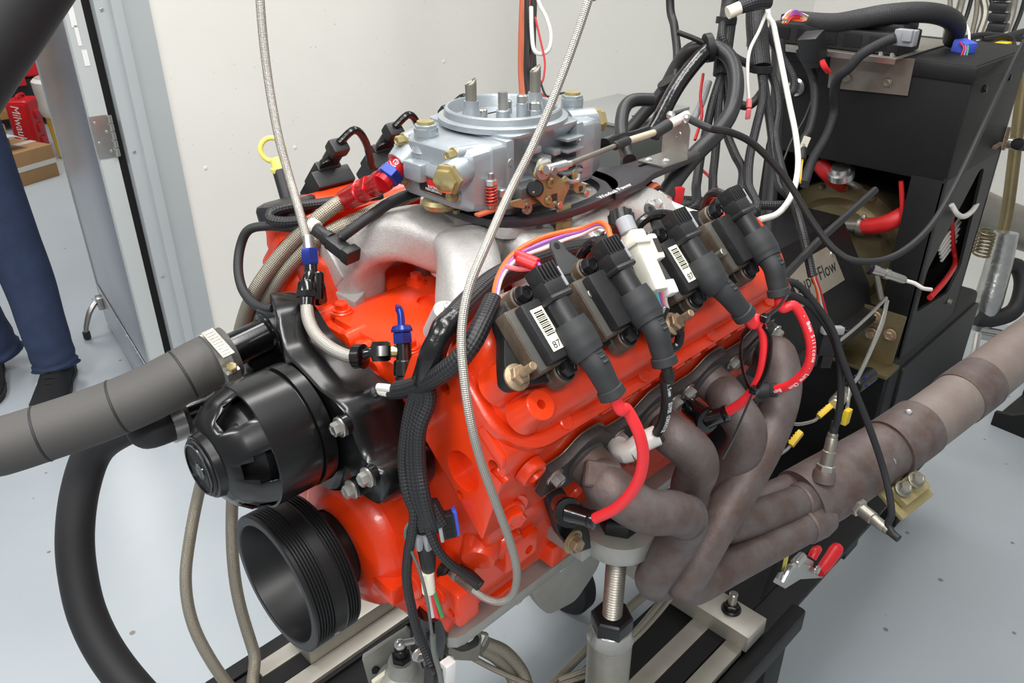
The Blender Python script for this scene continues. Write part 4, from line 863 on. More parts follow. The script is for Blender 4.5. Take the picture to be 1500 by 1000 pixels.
# cable ties round the rear wires
for k, (pts, lab) in enumerate([([(1120, 480, .785), (1128, 500, .787), (1122, 545, .797), (1105, 572, .81), (1092, 555, .82), (1085, 520, .82), (1088, 490, .81), (1105, 476, .795)], 'black cable tie looped round the red wires by the third tube'), ([(1112, 470, .785), (1135, 455, .80), (1150, 437, .815), (1157, 422, .83), (1150, 412, .845), (1135, 418, .85)], 'black cable tie looped under the last coil boot')]):
    t = thing('cable_tie', lab, 'cable tie', U(*pts[0])); MB().tube(UP(pts), .0028, 6, 6, True, k == 0, .45).build('strap', 'black_gloss', t)
    if k == 0:
        MB().box(U(1105, 571, .807), (.008, .008, .007)).build('tie_head', 'black_gloss', t, .001); MB().tube(UP([(1105, 571, .807), (1092, 600, .81), (1075, 640, .815), (1058, 672, .82)]), .0024, 6, 5, True, False, .4).build('tie_tail', 'black_gloss', t)
    else: MB().box(U(1120, 466, .783), (.008, .008, .007)).build('tie_head', 'black_gloss', t, .001)
# ================================================================== header, collector, exhaust pipe
EN = Vector((0, -.938, -.3456)); EU = Vector((0, -.3456, .938)); EO = Vector((0, -.232, .177))
def EX(x, s=0, o=0): return Vector((x, 0, 0))+EO+EU*s+EN*o
hdr = thing('exhaust_header', 'weathered steel tubular exhaust header with four bent primary tubes', 'header', (.45, -.3, 0))
PX = [.2326, .343, .4505, .556]
up, dn = [], []
for k in range(61):
    x = .178+(.60-.178)*k/60; b_ = max(math.exp(-((x-c)/.026)**4) for c in PX); up.append((x, .018+.019*b_)); dn.append((x, -.022-.014*b_))
pol = up+dn[::-1]; n = len(pol); v = [EX(x, s, o) for o in (0, .009) for x, s in pol]
fl = MB().add(v, [(i, (i+1) % n, n+(i+1) % n, n+i) for i in range(n)]+[tuple(range(n-1, -1, -1)), tuple(range(n, 2*n))]).build('flange', 'header_dark', hdr, .0012)
ga = MB().add([EX(x, s*1.06+.002, o) for o in (-.001, .0) for x, s in pol], [(i, (i+1) % n, n+(i+1) % n, n+i) for i in range(n)]+[tuple(range(n-1, -1, -1)), tuple(range(n, 2*n))]).build('gasket', 'dull_steel', hdr)
for px, py in ((807, 692), (902, 636), (985, 586), (1003, 569), (1069, 527), (1130, 482)):
    q = U(px, py, y=-.24); d = q-EO; q = q-EN*(d.dot(EN)-.0095); bolt(hdr, q, EN, .0072, 'steel', 'flange_bolt', 1.1, 1.45)
TR = .0222
T = [[EX(PX[0], 0, 0), EX(PX[0], 0, .03), U(893, 715, .768), U(945, 748, .775), U(988, 751, .80), U(1006, 765, .84), U(995, 790, .875), U(972, 825, .90), U(958, 848, .925), U(975, 850, .965), U(1030, 815, 1.02), U(1100, 765, 1.075), U(1190, 715, 1.13)],
     [EX(PX[1], 0, 0), EX(PX[1], 0, .03), U(985, 637, .83), U(1015, 662, .833), U(1022, 685, .85), U(1012, 712, .885), U(1010, 755, .94), U(1030, 775, .99), U(1090, 748, 1.04), U(1190, 702, 1.11)],
     [EX(PX[2], 0, 0), EX(PX[2], 0, .03), U(1070, 592, .895), U(1092, 625, .89), U(1090, 655, .90), U(1068, 690, .925), U(1045, 740, .955), U(1050, 768, .975), U(1085, 765, 1.0), U(1190, 728, 1.07)],
     [EX(PX[3], 0, 0), EX(PX[3], 0, .028), U(1138, 520, .955), U(1146, 565, .94), U(1130, 625, .925), U(1098, 690, .915), U(1058, 755, .91), U(1020, 822, .91), U(1004, 852, .918), U(1020, 856, .94), U(1062, 833, .975), U(1120, 802, 1.015), U(1195, 762, 1.06)]]
for k in range(4): MB().tube(T[k], TR, 24, 8).build('primary_tube', 'header', hdr)
for k, (c, d) in enumerate([(U(1003, 757, .826), U(1006, 765, .84)-U(988, 751, .80)), (EX(PX[0], 0, .01), EN), (EX(PX[1], 0, .01), EN), (EX(PX[2], 0, .01), EN), (EX(PX[3], 0, .01), EN)]):
    MB().lathe(c, d, [(-.003, TR), (-.001, TR+.0018), (.001, TR+.0018), (.003, TR)], 26).build('weld_bead', 'header_dark', hdr)
pw = frame(U(885, 695, .757), (-.3, -.7, .65), (.6, -.3, -.3)); MB().box((0, 0, -.006), (.036, .026, .012), pw).build('weld_patch', 'header', hdr, .005, 3)
COLP = UP([(1172, 735, 1.08), (1205, 717, 1.095), (1245, 692, 1.115), (1290, 663, 1.14), (1330, 637, 1.16)])
MB().tube(COLP, [.045, .046, .044, .0415, .041], 36, 6).build('collector', 'header', hdr)
for (a, b) in ((T[2][-2], T[2][-1]), (T[3][-2], T[3][-1]), (T[1][-2], T[1][-1])):
    c = b.lerp(a, .18); MB().lathe(c, b-a, [(-.006, TR+.0005), (-.003, TR+.0025), (.02, TR+.003), (.035, TR)], 26).build('slip_joint', 'header', hdr)
# exhaust pipe behind the collector
ep = thing('exhaust_pipe', 'long dusty exhaust pipe running from the header collector to the right', 'exhaust pipe', U(1400, 590, 1.21))
PP = UP([(1318, 645, 1.152), (1360, 617, 1.178), (1420, 572, 1.228), (1480, 524, 1.285), (1560, 465, 1.36), (1640, 405, 1.45)])
MB().tube(PP, .0405, 36, 6).build('pipe', 'pipe', ep)
MB().tube(UP([(1300, 657, 1.142), (1330, 637, 1.158), (1345, 626, 1.168)]), .0438, 36, 6).build('slip_collar', 'header', ep)
MB().tube(UP([(1402, 585, 1.214), (1436, 560, 1.241)]), .0425, 36, 4).build('slip_collar', 'header', ep)
for px, py, t in ((1304, 676, 1.098), (1337, 658, 1.116), (1330, 607, 1.135)): q = U(px, py, t); bolt(ep, q, U(1320, 640, 1.16)*-1+q, .0052, 'zinc', 'screw', 1, 1.5)
fl_ = U(1332, 715, 1.12); lg = MB().box((0, 0, 0), (.055, .03, .012), frame(fl_, (-.25, -.45, .85), (1, -.15, .1))).build('clamp_lug', 'gold', ep, .002)
for px, py in ((1322, 716), (1341, 703)): bolt(lg, U(px, py, 1.107), (-.25, -.5, .8), .009, 'dull_steel', 'bolt', 1, 1.3)
MB().box((0, 0, 0), (.07, .05, .008), frame(U(1325, 722, 1.13), (-.25, -.45, .85), (1, -.15, .1))).build('clamp_plate', 'gold', ep, .002)
# oxygen sensors
def o2(label, base, d, wpts):
    e = thing('oxygen_sensor', label, 'sensor', base, 'oxygen sensors on the collector'); d = d.normalized()
    MB().lathe(base-d*.012, d, [(0, .015), (.012, .0145), (.016, .012)], 22).build('bung', 'header', e)
    MB().hexa(base+d*.003, d, .0125, .0085).build('hex', 'steel', e); MB().lathe(base+d*.0115, d, [(0, .0088), (.018, .0088), (.019, .0074), (.036, .0072), (.037, .0066), (.041, .0068), (.043, .0062)], 22).build('shell', 'dull_steel', e)
    P = [base+d*.05, base+d*.062]+UP(wpts); MB().tube([base+d*.05, base+d*.058, base+d*.07], .0052, 12, 3).build('strain_relief', 'rubber', e); MB().tube(P, .0046, 10, 6).build('cable', 'rubber', e); return e
b_ = U(1208, 692, 1.052); o2('oxygen sensor standing upright in the top of the collector', b_, U(1216, 655, 1.045)-b_, [(1228, 610, 1.03), (1232, 570, 1.02), (1230, 530, 1.01), (1218, 490, 1.0), (1190, 450, .985), (1160, 432, .97), (1140, 428, .96)])
b_ = U(1252, 738, 1.075); o2('oxygen sensor pointing sideways from the collector with looped cable', b_, U(1290, 768, 1.045)-b_, [(1301, 768, 1.035), (1306, 752, 1.03), (1302, 720, 1.03), (1292, 680, 1.03), (1275, 630, 1.02), (1255, 580, 1.01), (1235, 530, 1.0), (1218, 480, .99), (1190, 440, .98), (1165, 415, .97), (1130, 410, .96)])
# ================================================================== test bed
ZB = -.405
bed = thing('test_bed', 'black steel dynamometer bed frame with machined strips along its rails', 'test bed', (.6, 0, ZF))
for s in (1, -1):
    yc = s*.219
    MB().box((.86, s*.216, ZB-.03), (1.76, .10, .045)).build('rail', 'powder', bed, .003)
    MB().box((.385, s*.284, ZB-.03), (.81, .03, .05)).build('rail_edge', 'powder', bed, .008)
    for y0, y1, xs in ((.237, .266, .054), (.173, .203, -.02)):
        MB().box(((xs+(.63 if s < 0 else 1.2))/2, s*(y0+y1)/2, ZB-.006), ((.63 if s < 0 else 1.2)-xs, y1-y0, .0125)).build('machined_strip', 'bed_steel', bed, .0008)
    MB().box((.66, s*.135, ZB-.02), (1.3, .074, .012)).build('inner_plate', 'powder', bed, .003)
    MB().box((.62, yc, ZB-.0015), (1.2, .03, .004)).build('slot_floor', 'gap_black', bed)
    for xx in ((.03, .735) if s < 0 else (.03,)):
        MB().box((xx, s*.25, (ZF+ZB-.09)/2), (.07, .07, ZB-.09-ZF)).build('leg', 'powder', bed, .003); MB().box((xx, s*.26, ZF+.006), (.12, .12, .012)).build('foot_plate', 'powder', bed, .003)
MB().box((1.0, 0, ZB-.012), (.62, .56, .012)).build('deck_plate', 'powder', bed, .002); MB().box((1.08, 0, ZB-.06), (.06, .52, .07)).build('cross_member', 'powder', bed, .003); MB().box((.0, 0, ZB-.06), (.05, .52, .09)).build('cross_member', 'powder', bed, .003)
for s in (1, -1): MB().box((1.7, s*.15, (ZF+ZB-.06)/2), (.07, .07, ZB-.06-ZF)).build('leg', 'powder', bed, .003)
def bar(name, label, c, d, bev=.0015): return tag(MB().box(c, d).build(name, 'bed_steel', None, bev), label, 'steel bar')
bar('support_bar', 'long steel bar lying on the far bed rail behind the pulley', (.37, .234, ZB+.0145), (.50, .062, .029))
cbar = thing('cross_bar', 'square steel cross bar clamped over the near bed rail by a stud', 'steel bar', (.658, -.08, ZB))
MB().box((.658, -.03, ZB+.0165), (.058, .487, .033)).build('bar', 'bed_steel', cbar, .0015)
q = U(1071, 892, z=ZB+.033); MB().lathe(q, (0, 0, 1), [(0, .0165), (.003, .0165), (.005, .014)], 22).build('flange_nut', 'nut_black', cbar); MB().hexa(q+Vector((0, 0, .0045)), (0, 0, 1), .0125, .009).build('nut', 'nut_black', cbar); MB().rod(q+Vector((0, 0, .012)), q+Vector((0, 0, .036)), .0072, 16).build('stud', 'steel', cbar)
q = Vector((.658, .219, ZB+.033)); MB().lathe(q, (0, 0, 1), [(0, .0165), (.003, .0165), (.005, .014)], 22).build('flange_nut', 'nut_black', cbar)
# engine stand: post, threaded rod, cap plate, mount ears
st = thing('engine_stand', 'adjustable steel engine support post with threaded rod and round pad', 'stand', (.31, -.232, ZB)); sx, sy = .312, -.232
MB().lathe((sx, sy, ZB-.002), (0, 0, 1), [(0, .05), (.01, .05), (.012, .028), (.262, .028), (.264, .0277)], 32).build('post', 'dull_steel', st)
ztop = ZB+.264; MB().lathe((sx, sy, ztop-.008), (0, 0, 1), [(0, .0277), (.003, .0294), (.006, .0277), (.022, .0248), (.024, .022)], 32).build('weld_collar', 'steel', st)
MB().hexa((sx, sy, ztop+.012), (0, 0, 1), .0265, .024).build('lock_nut', 'nut_black', st, .001)
pr = []; h = 0
while h < .165: pr += [(h, .0106), (h+.0016, .0124), (h+.0024, .0124), (h+.004, .0106)]; h += .0042
MB().lathe((sx, sy, ztop+.03), (0, 0, 1), pr, 24).build('threaded_rod', 'dull_steel', st)
zp = .012; MB().lathe((sx, sy, zp), (0, 0, 1), [(0, .0415), (.002, .0425), (.022, .0425), (.024, .0415)], 40).build('pad', 'pan_alu', st)
MB().box((sx-.02, sy+.035, zp+.012), (.075, .06, .022)).build('pad_arm', 'pan_alu', st, .003)
MB().hexa((sx, sy, zp+.024), (0, 0, 1), .0255, .018).build('top_nut', 'nut_black', st, .001); MB().rod((sx, sy, zp+.04), (sx, sy, zp+.055), .0115, 18).build('rod_tip', 'bolt_rust', st)
mp = [U(790, 707, y=-.205), U(812, 700, y=-.205), U(858, 770, y=-.225), U(862, 800, y=-.225), U(838, 808, y=-.225), U(815, 780, y=-.22)]
MB().add([p+Vector((0, o, 0)) for o in (-.005, .005) for p in mp], [(i, (i+1) % 6, 6+(i+1) % 6, 6+i) for i in range(6)]+[(5, 4, 3, 2, 1, 0), (6, 7, 8, 9, 10, 11)]).build('mount_ear', 'black_satin', st, .002)
q = U(838, 792, y=-.232); MB().lathe(q, (0, -1, 0), [(0, .0135), (.0025, .0135)], 22).build('washer', 'gold', st); bolt(st, q-Vector((0, .002, 0)), (-.1, -1, 0), .0085, 'bolt_rust', 'bolt', .9, 1.2)
# caster wheel standing beyond the engine
w0 = U(824, 886, z=ZF); e = thing('caster_wheel', 'black rubber caster wheel on the floor under the engine', 'wheel', w0)
MB().lathe(w0+Vector((-.022, 0, .09)), (1, 0, 0), [(0, .03), (.001, .07), (.003, .085), (.009, .09), (.035, .09), (.041, .085), (.043, .07), (.043, .03)], 36, Vector((0, 1, 0))).build('tyre', 'rubber', e); MB().lathe(w0+Vector((-.024, 0, .09)), (1, 0, 0), [(0, .012), (.0, .03), (.047, .03), (.047, .012)], 24).build('hub', 'black_satin', e)
MB().box(w0+Vector((-.03, 0, .14)), (.006, .03, .11)).build('fork', 'steel', e, .002); MB().box(w0+Vector((.03, 0, .14)), (.006, .03, .11)).build('fork', 'steel', e, .002); MB().box(w0+Vector((0, 0, .199)), (.09, .07, .008)).build('mount_plate', 'steel', e, .002)
# throttle actuator casting with its bracket at the lower front
ac = thing('actuator_casting', 'grey cast motor housing with flange bolted to the bed below the pulley', 'housing', (.16, .03, -.28))
def L(px, py, y=.02): return U(px, py, y=y)
fp = [L(530, 965), L(595, 922), L(600, 930), L(602, 1010), L(545, 1020)]
MB().add([p+o for o in (Vector((0, 0, 0)), Vector((.006, .006, 0))) for p in fp], [(i, (i+1) % 5, 5+(i+1) % 5, 5+i) for i in range(5)]+[(4, 3, 2, 1, 0), (5, 6, 7, 8, 9)]).build('flange', 'pan_alu', ac, .001)
MB().lathe(L(590, 1015, -.02), (0, 0, 1), [(-.03, .034), (0, .036), (.03, .034), (.04, .024), (.045, .016)], 28).build('body', 'pan_alu', ac); c = L(588, 965, -.02); MB().lathe(c-Vector((0, 0, .02)), (0, 0, 1), [(0, .021), (.018, .018), (.021, .0165), (.021, .012)], 24).build('neck', 'pan_alu', ac)
MB().hexa(c+Vector((0, 0, .001)), (0, 0, 1), .0135, .008).build('gland_nut', 'nut_black', ac); MB().rod(c+Vector((0, 0, .008)), c+Vector((0, 0, .021)), .0085, 16).build('gland', 'nut_black', ac); MB().ball(c+Vector((0, 0, .027)), .008, 12).build('ball_stud', 'zinc', ac)
MB().rod(c+Vector((0, 0, .029)), U(620, 936, y=-.03), .0045, 12).build('link', 'zinc', ac); q = L(549, 980); MB().lathe(q, (-.6, -.8, 0), [(0, .007), (.003, .006)], 14).build('plug', 'nut_black', ac); MB().box(L(560, 993, -.005), (.03, .006, .014)).build('sticker', 'label', ac)
sn = thing('position_sensor', 'black throttle position sensor held by a thin steel bracket under the engine', 'sensor', U(640, 960, y=-.12))
sp = [U(p[0], p[1], y=-.125) for p in ((655, 938), (695, 925), (704, 926), (706, 935), (700, 968), (660, 966))]
MB().add([p+Vector((0, o, 0)) for o in (0, .003) for p in sp], [(i, (i+1) % 6, 6+(i+1) % 6, 6+i) for i in range(6)]+[(5, 4, 3, 2, 1, 0), (6, 7, 8, 9, 10, 11)]).build('bracket', 'dull_steel', sn)
MB().tube([U(a, b, y=-.13) for a, b in ((690, 942), (697, 928), (713, 929), (707, 945))], .0022, 8, 4).build('bracket_loop', 'dull_steel', sn)
MB().tube([U(a, b, y=-.13) for a, b in ((632, 895), (632, 930), (636, 965))], [.016, .02, .017], 20, 4).build('body', 'black_gloss', sn); MB().tube([U(a, b, y=-.13) for a, b in ((648, 890), (650, 910), (648, 925))], .0085, 16, 4).build('plug', 'black_plastic', sn)
MB().tube([U(a, b, y=-.132) for a, b in ((660, 935), (678, 940), (695, 937))], [.009, .011, .008], 14, 4).build('connector', 'black_plastic', sn)
for px, py in ((614, 958), (655, 968)): bolt(sn, U(px, py, y=-.147), (-.3, -1, .2), .0065, 'zinc', 'screw', .8, 1.3)
# ================================================================== coolant hoses at the left
def clamp(name, label, c, d, r, spin=None, tail=True):
    e = thing(name, label, 'hose clamp', c); d = V(d).normalized(); MB().lathe(c-d*.007, d, [(0, r+.0003), (0, r+.0018), (.014, r+.0018), (.014, r+.0003)], 36).build('band', 'zinc', e)
    m = frame(c, d, spin or (0, -.6, -.5)); MB().box((r+.006, 0, 0), (.009, .026, .016), m).build('screw_housing', 'zinc', e, .002); MB().hexa(m @ Vector((r+.007, -.013, 0)), m.to_3x3() @ Vector((0, -1, 0)), .006, .007).build('screw', 'gold', e)
    if tail:
        tm = frame(c, d, Vector((-.3, -.3, 1))); MB().box((r+.006, .014, 0), (.0012, .045, .013), tm @ Matrix.Rotation(math.radians(0), 4, 'Z')).build('band_tail', 'dull_steel', e)
        for k in range(9): MB().box((r+.0068, -.004+.0045*k, 0), (.0006, .0014, .009), tm).build('slot', 'steel', e)
    return e
HA = [Vector((.08, .1135, .2333)), Vector((.05, .1148, .2292)), Vector((.02, .116, .2252))]+[U(262, 553, y=.115), U(205, 582, y=.125), U(140, 608, y=.14), U(70, 632, y=.155), U(0, 654, y=.17), U(-90, 676, y=.185), Vector((-.36, .24, .1)), Vector((-.46, .3, -.3)), Vector((-.44, .36, -.8))]
ho = thing('coolant_hose', 'fat grey coolant hose running left from the water pump inlet', 'hose', HA[1])
HP = crom(HA[1:], 8); MB().tube(HA[1:], .0292, 32, 8).build('hose', 'hose_grey', ho)
for f in (.2, .36, .52, .68, .86):
    i = int(f*(len(HP)-2)); d = HP[i+1]-HP[i]; MB().lathe(HP[i], d, [(-.0016, .0290), (-.0008, .0297), (.0008, .0297), (.0016, .0290)], 32).build('wrap_seam', 'rubber', ho)
clamp('hose_clamp', 'silver worm-drive clamp on the fat grey coolant hose', Vector((.034, .1155, .2271)), (1, -.035, .13), .0292, Vector((0, -.8, -.25)))
HB = [Vector((.0, .153, .15)), Vector((-.04, .157, .15))]+UP([(225, 612, .95), (175, 630, .965), (138, 660, .98), (118, 715, .985), (110, 780, .985), (114, 840, .985), (130, 905, .985), (165, 970, .985), (225, 1040, .985), (310, 1120, .985)])+[Vector((.2, .16, -.8))]
w = MB().tube(HB, .022, 28, 8).build('return_hose', 'rubber'); tag(w, 'fat black coolant hose dropping to the floor at the left', 'hose')
clamp('hose_clamp', 'silver clamp on the black hose behind the pump motor', Vector((-.012, .155, .15)), (1, -.05, 0), .0238, Vector((0, -.2, 1)), False)
w = MB().tube(UP([(230, -320, .92), (130, -150, .92), (75, -75, .92), (15, 15, .92), (-45, 105, .92), (-110, 210, .93), (-160, 320, .95)]), .0465, 28, 8).build('duct_hose', 'rubber'); tag(w, 'thick black flexible duct crossing the upper left corner', 'duct')
# ================================================================== braided lines
w = hose('braided_line', 'thin braided steel line hanging from above into the blue fitting at the front', 'braided hose', UPT([(378, -60, .84), (381, 0, .85), (386, 60, .86), (395, 130, .87), (408, 200, .875), (424, 260, .88), (440, 315, .872), (452, 362, .868)]), .0048, 'braid_steel')
def an(e, a, b, mt, r=.0095, name='hose_end'):   # anodised hose end: socket, hex, nut
    a, b = V(a), V(b); d = (b-a).normalized(); l = (b-a).length
    MB().lathe(a, d, [(0, r*.8), (l*.1, r*.95), (l*.45, r), (l*.5, r*.85)], 20).build(name, mt, e); MB().hexa(a+d*l*.42, d, r*1.1, l*.3).build('hex_nut', mt, e); MB().lathe(a+d*l*.7, d, [(0, r*.9), (l*.3, r*.85)], 20).build('collar', mt, e)
tf = thing('pressure_tee', 'black swivel tee with blue nut joining two braided lines over the far bank', 'fitting', U(457, 415, .89))
MB().rod(U(451, 345, .869), U(453, 366, .868), .0062, 16).build('crimp_sleeve', 'steel', tf); a, b = U(453.5, 364, .868), U(455, 388, .868); MB().hexa(a, b-a, .0098, (b-a).length).build('blue_nut', 'blue_fit', tf)
MB().rod(U(455, 386, .868), U(457, 425, .868), .0072, 18).build('tee_body', 'black_gloss', tf); MB().rod(U(463, 398, .871), U(464, 440, .872), .0085, 18).build('tee_side', 'black_gloss', tf); MB().hexa(U(464, 418, .872), (0, 0, -1), .0105, .02).build('side_nut', 'black_gloss', tf)
MB().tube(UP([(457, 400, .866), (452, 405, .863), (450, 415, .861)]), .006, 14, 4).build('swivel', 'black_gloss', tf); an(tf, U(450, 412, .861), U(449, 448, .856), 'black_gloss', .0105)
hose('braided_line', 'short braided hose curving over the front of the orange block', 'braided hose', UP([(449, 446, .856), (452, 468, .842), (463, 490, .828), (482, 508, .812), (505, 520, .80), (520, 522, .795)]), .0068, 'braid_steel')
ct = thing('coolant_tee', 'black and blue hose fitting tee standing on the orange block', 'fitting', U(592, 555, .79))
MB().lathe(U(520, 522, .795), U(530, 522, .792)-U(520, 522, .795), [(0, .0085), (.001, .0125), (.010, .0125), (.0115, .0085)], 22).build('hose_socket', 'black_gloss', ct)
MB().tube(UP([(528, 521, .792), (540, 516, .79), (548, 515, .79)]), .0052, 14, 4).build('swivel_tube', 'black_gloss', ct); a, b = U(545, 515, .79), U(572, 514, .79); MB().hexa(a, b-a, .0098, (b-a).length).build('side_nut', 'black_gloss', ct); MB().rod(b, U(586, 514, .791), .0062, 16).build('brass_neck', 'brass', ct)
MB().rod(U(591, 502, .79), U(592, 532, .79), .0078, 18).build('tee_body', 'black_gloss', ct); MB().rod(U(592, 527, .79), U(592, 552, .79), .0105, 18).build('lower_nut', 'black_gloss', ct); MB().rod(U(592, 548, .79), U(594, 568, .79), .009, 18).build('base', 'nut_black', ct)
a, b = U(590, 503, .79), U(588, 478, .79); MB().hexa(a, b-a, .0102, (b-a).length*.7).build('blue_nut', 'blue_fit', ct); MB().lathe(a+(b-a)*.68, b-a, [(0, .0105), (.002, .0108), (.006, .009), (.007, .006)], 20).build('blue_collar', 'blue_fit', ct)
MB().tube(UP([(588, 480, .79), (587, 462, .79), (584, 452, .79), (580, 451, .789)]), .0037, 12, 4).build('hard_line', 'blue_fit', ct); MB().rod(U(602, 545, .785), U(612, 542, .78), .0065, 14).build('brass_plug', 'brass', ct)
EL = [(880, -60, .70), (862, 0, .705), (842, 60, .71), (812, 140, .715), (780, 215, .715), (745, 285, .71), (712, 360, .675), (686, 425, .66), (676, 490, .652), (680, 555, .648), (690, 620, .652), (706, 680, .668), (726, 735, .69), (746, 790, .72), (757, 835, .75), (752, 868, .785), (734, 881, .80), (712, 876, .815), (694, 864, .825)]
hose('braided_line', 'long thin braided line crossing in front of the carburettor and cylinder head', 'braided hose', UPT(EL), .0039, 'braid_steel', 12, 7)
sn2 = thing('oil_sensor', 'steel sensor fitting screwed into the lower front of the engine', 'sensor', U(655, 838, .86)); a, b = U(658, 838, .86), U(696, 864, .825)
MB().lathe(a, b-a, [(-.006, .0125), (.004, .0125), (.006, .0095)], 20).build('base', 'nut_black', sn2); MB().hexa(a+(b-a)*.15, b-a, .0088, .012).build('hex', 'steel', sn2); MB().cyl(a+(b-a)*.42, b, .0068, .0055, 16).build('sleeve', 'dull_steel', sn2)
MB().tube(UP([(672, 832, .835), (690, 845, .825), (704, 858, .82)]), [.0055, .0065, .006], 12, 3).build('connector', 'black_plastic', sn2)
# fuel lines: big braided hoses with red and blue ends
fl2 = thing('fuel_hose_end', 'red and blue anodised hose end on the front fuel bowl line', 'fitting', U(540, 282, .93)); a = inl; b = U(506, 293, .945)
MB().lathe(a, ind, [(0, .0105), (.006, .0105)], 20).build('nipple', 'red_fit', fl2); d = (b-a).normalized(); Lq = (b-a).length
MB().lathe(a+d*.004, d, [(0, .0125), (.012, .0128), (.014, .0118), (Lq*.5, .0122), (Lq*.5+.001, .0138), (Lq*.98, .0125), (Lq, .0105)], 22).build('socket', 'red_fit', fl2); MB().hexa(a+d*Lq*.3, d, .0142, .011).build('hex', 'red_fit', fl2)
F1 = [b-d*.006, b]+UP([(485, 305, .93), (440, 343, .93), (402, 385, .935), (372, 430, .945), (354, 480, .97), (342, 545, 1.03), (318, 630, 1.13), (294, 710, 1.19), (278, 790, 1.2), (272, 850, 1.2), (280, 905, 1.2), (302, 955, 1.2), (340, 1010, 1.2), (400, 1070, 1.2)])+[Vector((.3, .36, -.83))]
hose('fuel_hose', 'braided fuel hose from the red fitting looping down to the floor at the left', 'braided hose', F1, .0088, 'braid_nickel', 14, 7)
F2 = UP([(655, 262, 1.0), (590, 290, .96), (530, 318, .945), (470, 348, .935), (425, 388, .94), (395, 432, .955), (375, 480, .98), (360, 560, 1.05), (346, 650, 1.13), (340, 740, 1.17), (341, 815, 1.18), (350, 880, 1.19), (372, 955, 1.2), (400, 1040, 1.2)])+[Vector((.35, .3, -.83))]
hose('fuel_hose', 'braided fuel hose running under the carburettor beside the far valve cover', 'braided hose', F2, .0088, 'braid_nickel', 14, 7)
# ================================================================== dynamometer
dy = thing('dyno_cabinet', 'tall black dynamometer cabinet with open front and slotted side', 'cabinet', (1.5, 0, ZB))
XC, YR, YL, ZC = 1.264, -.203, .155, .415; XE = 1.56
MB().box(((XC+XE)/2, (YR+YL)/2, .317), (XE-XC, YL-YR, .205)).build('head_box', 'powder', dy, .006)
MB().box(((XC+XE)/2, (YR+YL)/2, ZC-.012), (XE-XC+.008, YL-YR+.008, .028)).build('top_rim', 'powder', dy, .006)
sp = rpoly([(XC, .22), (XE, .22), (XE+.03, -.14), (XE, -.145), (XC, -.145)], .004, 2)
hole = [(1.265+.235*a, -.085+.285*b) for a, b in ()]
def side(y, th, hol):
    m = Matrix(((1, 0, 0, 0), (0, 0, 1, y), (0, 1, 0, 0), (0, 0, 0, 1)))
    if not hol: return MB().prism([(XC, .22), (XE, .22), (XE, -.145), (XC, -.145)], m, th).build('side_panel', 'powder_grey', dy, .003)
    n = 40; cx, cz = 1.43, .05
    hp = rpoly([(1.29, .04), (1.45, .205), (1.478, .2), (1.508, -.02), (1.47, -.065), (1.29, -.05)], .012, 5)
    def samp(P, k):
        out = []; P = [Vector(p) for p in P]
        for j in range(k):
            a = 2*PI*j/k; d = Vector((math.cos(a), math.sin(a))); best = None
            for i in range(len(P)):
                p, q = P[i]-Vector((cx, cz)), P[(i+1) % len(P)]-Vector((cx, cz)); e = q-p; den = d.x*e.y-d.y*e.x
                if abs(den) < 1e-9: continue
                t = (p.x*e.y-p.y*e.x)/den; u = (p.x*d.y-p.y*d.x)/den
                if t > 0 and -1e-6 <= u <= 1+1e-6 and (best is None or t > best): best = t
            out.append((cx+d.x*best, cz+d.y*best))
        return out
    ang = 160
    o = samp([(XC, .22), (XE, .22), (XE, -.145), (XC, -.145)], ang); h = samp(hp, ang)
    return MB().prism(o, m, th, h).build('side_panel', 'powder_grey', dy)
side(YR, .006, True); side(YL-.006, .006, False)
MB().box((XC+.005, -.172, .04), (.01, .062, .37)).build('front_post', 'powder', dy, .003); MB().box((XC+.005, .135, .04), (.01, .04, .37)).build('front_post', 'powder', dy, .003)
MB().box((XE-.005, (YR+YL)/2, .04), (.01, YL-YR, .37)).build('back_panel', 'powder', dy)
MB().box((1.47, -.005, -.285), (.5, .40, .29)).build('base_box', 'powder', dy, .016, 3)
cv = MB().prism(rpoly([(1.28, -.17), (1.72, -.17), (1.72, -.42), (1.28, -.42)], .012, 3), Matrix(((1, 0, 0, 0), (0, 0, 1, -.2115), (0, 1, 0, 0), (0, 0, 0, 1))), .008).build('side_cover', 'powder_grey', dy, .002)
for px, py in ((1442, 130), (1478, 113)): bolt(dy, U(px, py, y=YR-.001), (0, -1, 0), .006, 'nut_black', 'screw', .5, 1.2)
bolt(dy, U(1389, 441, y=YR-.001), (0, -1, 0), .006, 'dull_steel', 'screw', .8, 1.2); bolt(cv, U(1329, 607, y=-.212), (0, -1, 0), .006, 'zinc', 'screw', .8, 1.2)
# grey shelf with bent lip carrying the wiring
sh_ = thing('wiring_shelf', 'bent grey sheet metal shelf screwed to the cabinet front under the wiring', 'shelf', (1.2, 0, ZC))
a = [U(p[0], p[1], x=XC-.003) for p in ((1218, 80), (1341, 86), (1330, 140), (1213, 128))]
MB().add(a+[p-Vector((.002, 0, 0)) for p in a], [(0, 1, 2, 3), (7, 6, 5, 4), (0, 4, 5, 1), (1, 5, 6, 2), (2, 6, 7, 3), (3, 7, 4, 0)]).build('front_plate', 'dull_steel', sh_)
k0 = U(1312, 88, z=ZC+.006); MB().prism([(k0.x, k0.y), (1.5, k0.y), (1.5, .2), (k0.x, .2)], Matrix.Translation((0, 0, ZC+.005)), .003).build('tray', 'dull_steel', sh_, .001); MB().box((k0.x, (k0.y+.2)/2, ZC+.003), (.003, .2-k0.y, .009)).build('lip', 'steel', sh_)
for px, py in ((1241, 115), (1300, 121)): bolt(sh_, U(px, py, x=XC-.006), (-1, 0, 0), .007, 'dull_steel', 'screw', .4, 1.2)
